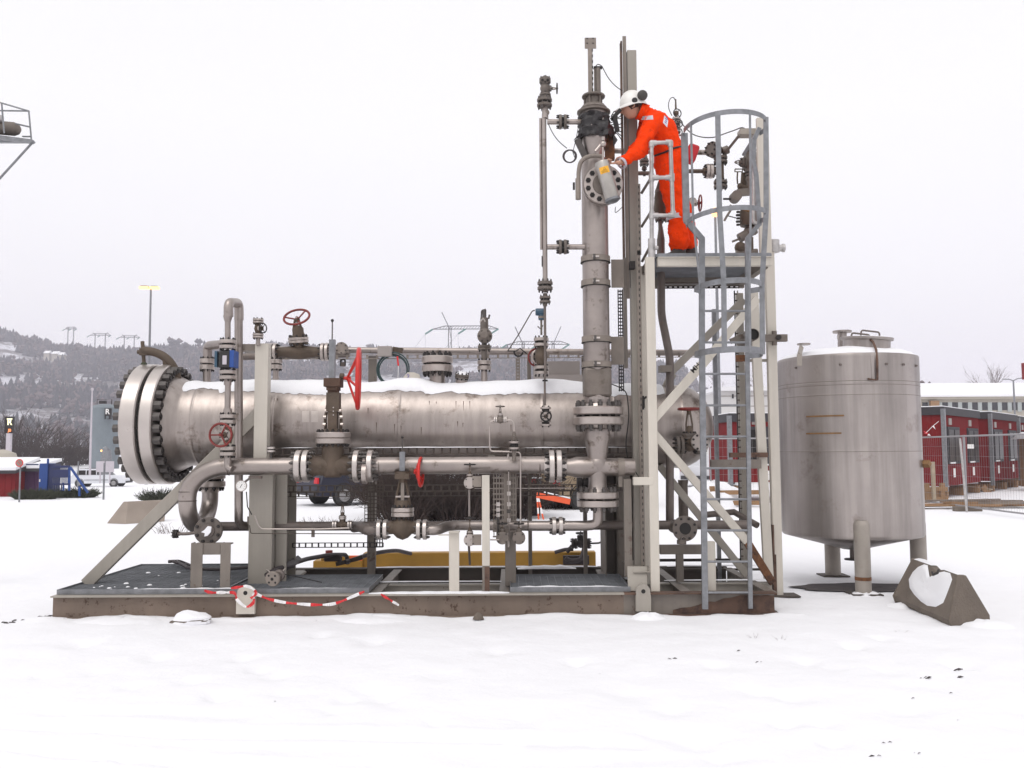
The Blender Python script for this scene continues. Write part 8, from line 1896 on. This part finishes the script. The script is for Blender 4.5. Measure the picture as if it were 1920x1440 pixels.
# long building
Y = 106; t = thing('long_building', 'long low beige building with a row of dark windows and a snowy roof', 'building', W(1850, 800, Y)); a = W(1560, 800, Y).x; c_ = W(2060, 800, Y).x; ze = W(1830, 744, Y).z; zr = W(1830, 718, Y + 14).z
b = MB('wall_beige'); b.box(((a + c_) / 2, Y + 14, ze / 2), c_ - a, 28, ze); b.box(((a + c_) / 2, Y - .12, ze - .15), c_ - a + .4, .5, .3); b.build('wall', t)
b = MB('snow'); b.prism([Vector((a - .5, Y - .5, ze + .005)), Vector((a - .5, Y - .5, ze + .25)), Vector((a - .5, Y + 14, zr)), Vector((a - .5, Y + 28.5, ze))], (c_ - a + 1, 0, 0), 'snow'); b.build('roof', t)
px = 1729
i = 0
while px < 2000:
    b = MB('window_dark'); p0, p1 = W(px, 756, Y).x, W(px + 10, 756, Y).x; z1_, z0_ = W(px, 754.5, Y).z, W(px, 769, Y).z; b.box(((p0 + p1) / 2, Y - .03, (z0_ + z1_) / 2), p1 - p0, .1, z1_ - z0_); b.build('window', t)
    b = MB('pillar_grey'); b.box((p1 + S(4.2, Y), Y - .06, (z0_ + z1_) / 2 - .1), S(7.4, Y), .2, z1_ - z0_ + .2); b.build('pier', t); px += 18.6; i += 1
b = MB('wood_raw'); b.box(W(1752, 762, Y - .6), S(16, Y), .5, S(21, Y), 'wood_raw'); b.build('board_panel', t)
# white panel building behind the tower
Y = 36; t = thing('white_building', 'white panelled building seen through the tower behind the red cabin', 'building', W(1400, 850, Y)); a, c_ = W(1352, 850, Y).x, W(1560, 850, Y).x; zt_ = W(1400, 733, Y).z
b = MB('wall_white'); b.box(((a + c_) / 2, Y + 5, zt_ / 2), c_ - a, 10, zt_)
for i in range(9): b.box(((a + c_) / 2, Y - .006, zt_ * (i + .5) / 9), c_ - a, .012, .03, 'tray_pale')
b.build('wall', t); b = MB('window_dark'); b.box(W(1374, 743, Y - .02), S(3, Y), .06, S(8, Y)); b.build('window', t); b = MB('snow'); b.box(((a + c_) / 2, Y + 5, zt_ + .1), c_ - a + .6, 10.6, .2); b.build('roof', t)
b = MB('snow'); rnd = random.Random(3)
def mound(name, label, px, Y, rx, rz):
    c = W(px, 900, Y); c.z = -.05; vs = []; fs = []; n, k = 28, 10; b = MB('snow')
    for j in range(k + 1):
        for i in range(n):
            th = 2 * PI * i / n; ph = PI / 2 * j / k; q = 1 + .18 * noise.noise(Vector((math.cos(th) * 2, math.sin(th) * 2 + px, ph * 2))); vs.append(c + Vector((math.cos(th) * math.cos(ph) * rx * q, math.sin(th) * math.cos(ph) * rx * .7 * q, math.sin(ph) ** 1.2 * rz * q)))
    for j in range(k):
        for i in range(n): fs.append((j * n + i, j * n + (i + 1) % n, (j + 1) * n + (i + 1) % n, (j + 1) * n + i))
    b.add(vs, fs); solo(b, name, label, 'snow heap', c, ang=80)
mound('snow_heap', 'heap of cleared snow seen through the ladder', 1338, 17.5, 1.0, .75); mound('snow_heap', 'low snow heap beside the far timber at the right', 1900, 17.5, 1.6, .12)
for i, (px, Y, r1, r2, lb) in enumerate(((1617, TY - TR + .0, .26, .035, 'small ridge of snow round the front leg of the tank'), (1722, TY - .05, .26, .04, 'small ridge of snow round the right leg of the tank'), (1835, -.62, .34, .05, 'low snow bank against the right end of the snow-patched concrete block'), (1700, .45, .30, .045, 'low snow bank against the left end of the snow-patched concrete block'), (1212, -.12, .20, .05, 'small snow bank against the skid at the plain lug'), (700, -.1, .5, .04, 'long low snow bank against the middle of the skid beam'), (240, -.1, .6, .035, 'long low snow bank against the left part of the skid beam'))): mound('snow_bank', lb, px, Y, r1, r2 + .05)
t = thing('red_roof_sign', 'tall dark red sign cut by the right edge of the view', 'sign', W(1922, 850, 80)); b = MB('cabin_red'); p = W(1924, 696, 80); b.box(p, S(13, 80), .4, S(31, 80)); b.box((p.x, 80, p.z / 2 - .5), .3, .3, p.z, 'tray_steel'); b.build('panel', t)
bare('bare_tree', 'left one of the bare trees standing above the long building roof', 1840, 150, 17, .26, 'twig_pale', 5, 3, trunk=.34, nb=(3, 4))
bare('bare_tree', 'right one of the bare trees standing above the long building roof', 1866, 150, 17.3, .24, 'twig_pale', 5, 4, trunk=.36, nb=(3, 4))
bare('bare_tree', 'bare tree seen through the tower just left of its cable rail', 1378, 60, 10.0, .42, 'twig_pale', 6, 5, trunk=.3, nb=(2, 4))
bare('bare_tree', 'bare tree seen between the leaning post and the right tower post', 1430, 52, 9.2, .42, 'twig_pale', 6, 6, trunk=.3, nb=(2, 4))
for i, (px, h) in enumerate(((1740, 13.5), (1752, 14), (1772, 15.5), (1790, 12.5))):
    pass
b = MB('bare_wood'); fb = MB('bare_wood')
for i in range(46): 
    x = W(1720 + i * 4.6 + random.random() * 3, 850, 260).x; round_tree(x, 260 + random.random() * 20, 14.5, random.uniform(3, 6) + (3 if i in (4, 5, 10, 11, 14, 15) else 0), 'bare_wood', 40, .42)
    fb.box((x, 262, 8), .3, .3, 16)
tag(fb.build('tree_belt', None, (200, 260, 0), smooth=False), 'hazy far tree belt peeping over the long building roof', 'woodland', kind='stuff')
# raised platform at the upper left
Y = 2.2; t = thing('railed_platform', 'high grey platform with tube railing and a pale cylinder at the upper left edge', 'platform', W(-60, 1100, Y)); Q = lambda px, py, yy=Y: W(px, py, yy)
b = MB('galvanised'); r = S(1.6, Y)
for pts in ([Q(-40, 182), Q(3, 193), Q(54, 208)], [Q(54, 208), Q(59, 264)], [Q(3, 193), Q(8, 250)], [Q(-40, 207, 2.6), Q(54, 208, 2.3)], [Q(30, 232, 2.4), Q(56, 238)]): b.tube(pts, r, 8)
b.bar(Q(42, 256), Q(57, 256), r, .03); b.build('railing', t)
b = MB('galvanised'); b.bar(Q(-60, 250), Q(62, 266), S(7, Y), .06); b.bar(Q(-60, 266, 3.2), Q(62, 266), S(3, Y), .06); b.prism([Q(-60, 254), Q(60, 266), Q(40, 266, 3.4), Q(-60, 266, 3.4)], (0, 0, .02), 'grating_steel'); b.build('floor', t)
b = MB('galvanised'); b.tube([Q(62, 266), Q(-60, 400)], S(2.2, Y), 8); p, q = VL(-62, 1100, 250, Y); p.z = 0; b.cyl(p, q, .09, n=12); b.build('support', t)
b = MB('concrete_pale'); p = Q(-40, 236, 2.6); q = Q(38, 243, 2.6); a = (q - p).normalized(); L_ = (q - p).length; b.lathe(p, a, [(0, .09), (L_ - .08, .09), (L_ - .03, .07), (L_, .03)], 20, 'pale_casting'); b.lathe(p + Vector((.02, -.1, .09)), a, [(0, .05), (L_ * .6, .05), (L_ * .62, .03)], 16, 'galvanised_bright'); b.build('cylinder', t)

# ================================================================ haze: the air itself
hm_ = bpy.data.materials.new('haze'); hm_.use_nodes = True; n = hm_.node_tree; n.nodes.clear(); o_ = n.nodes.new('ShaderNodeOutputMaterial'); pv = n.nodes.new('ShaderNodeVolumePrincipled')
pv.inputs['Color'].default_value = (.93, .91, 1.0, 1); pv.inputs['Density'].default_value = .00050; pv.inputs['Anisotropy'].default_value = 0.0
n.links.new(pv.outputs[0], o_.inputs['Volume']); hm_.cycles.homogeneous_volume = True if hasattr(hm_.cycles, 'homogeneous_volume') else None
M['haze'] = hm_
allz = max((o.matrix_world @ Vector(c)).z for o in bpy.data.objects if o.type == 'MESH' for c in o.bound_box)
lim = [max(abs(v.x) for v in [Vector(c) for c in bpy.data.objects['snowy_ground'].bound_box]), max(Vector(c).y for c in bpy.data.objects['snowy_ground'].bound_box)]
b = MB('haze'); X_ = lim[0] + 20; Y0_, Y1_ = -60, lim[1] + 20
b.box((0, (Y0_ + Y1_) / 2, (allz + 4 - 2) / 2), 2 * X_, Y1_ - Y0_, allz + 4 + 2)
tag(b.build('haze', None, (0, 0, 0), smooth=False), 'pale winter haze filling the air over the whole site', 'haze', kind='stuff')
print('HAZE top', allz)
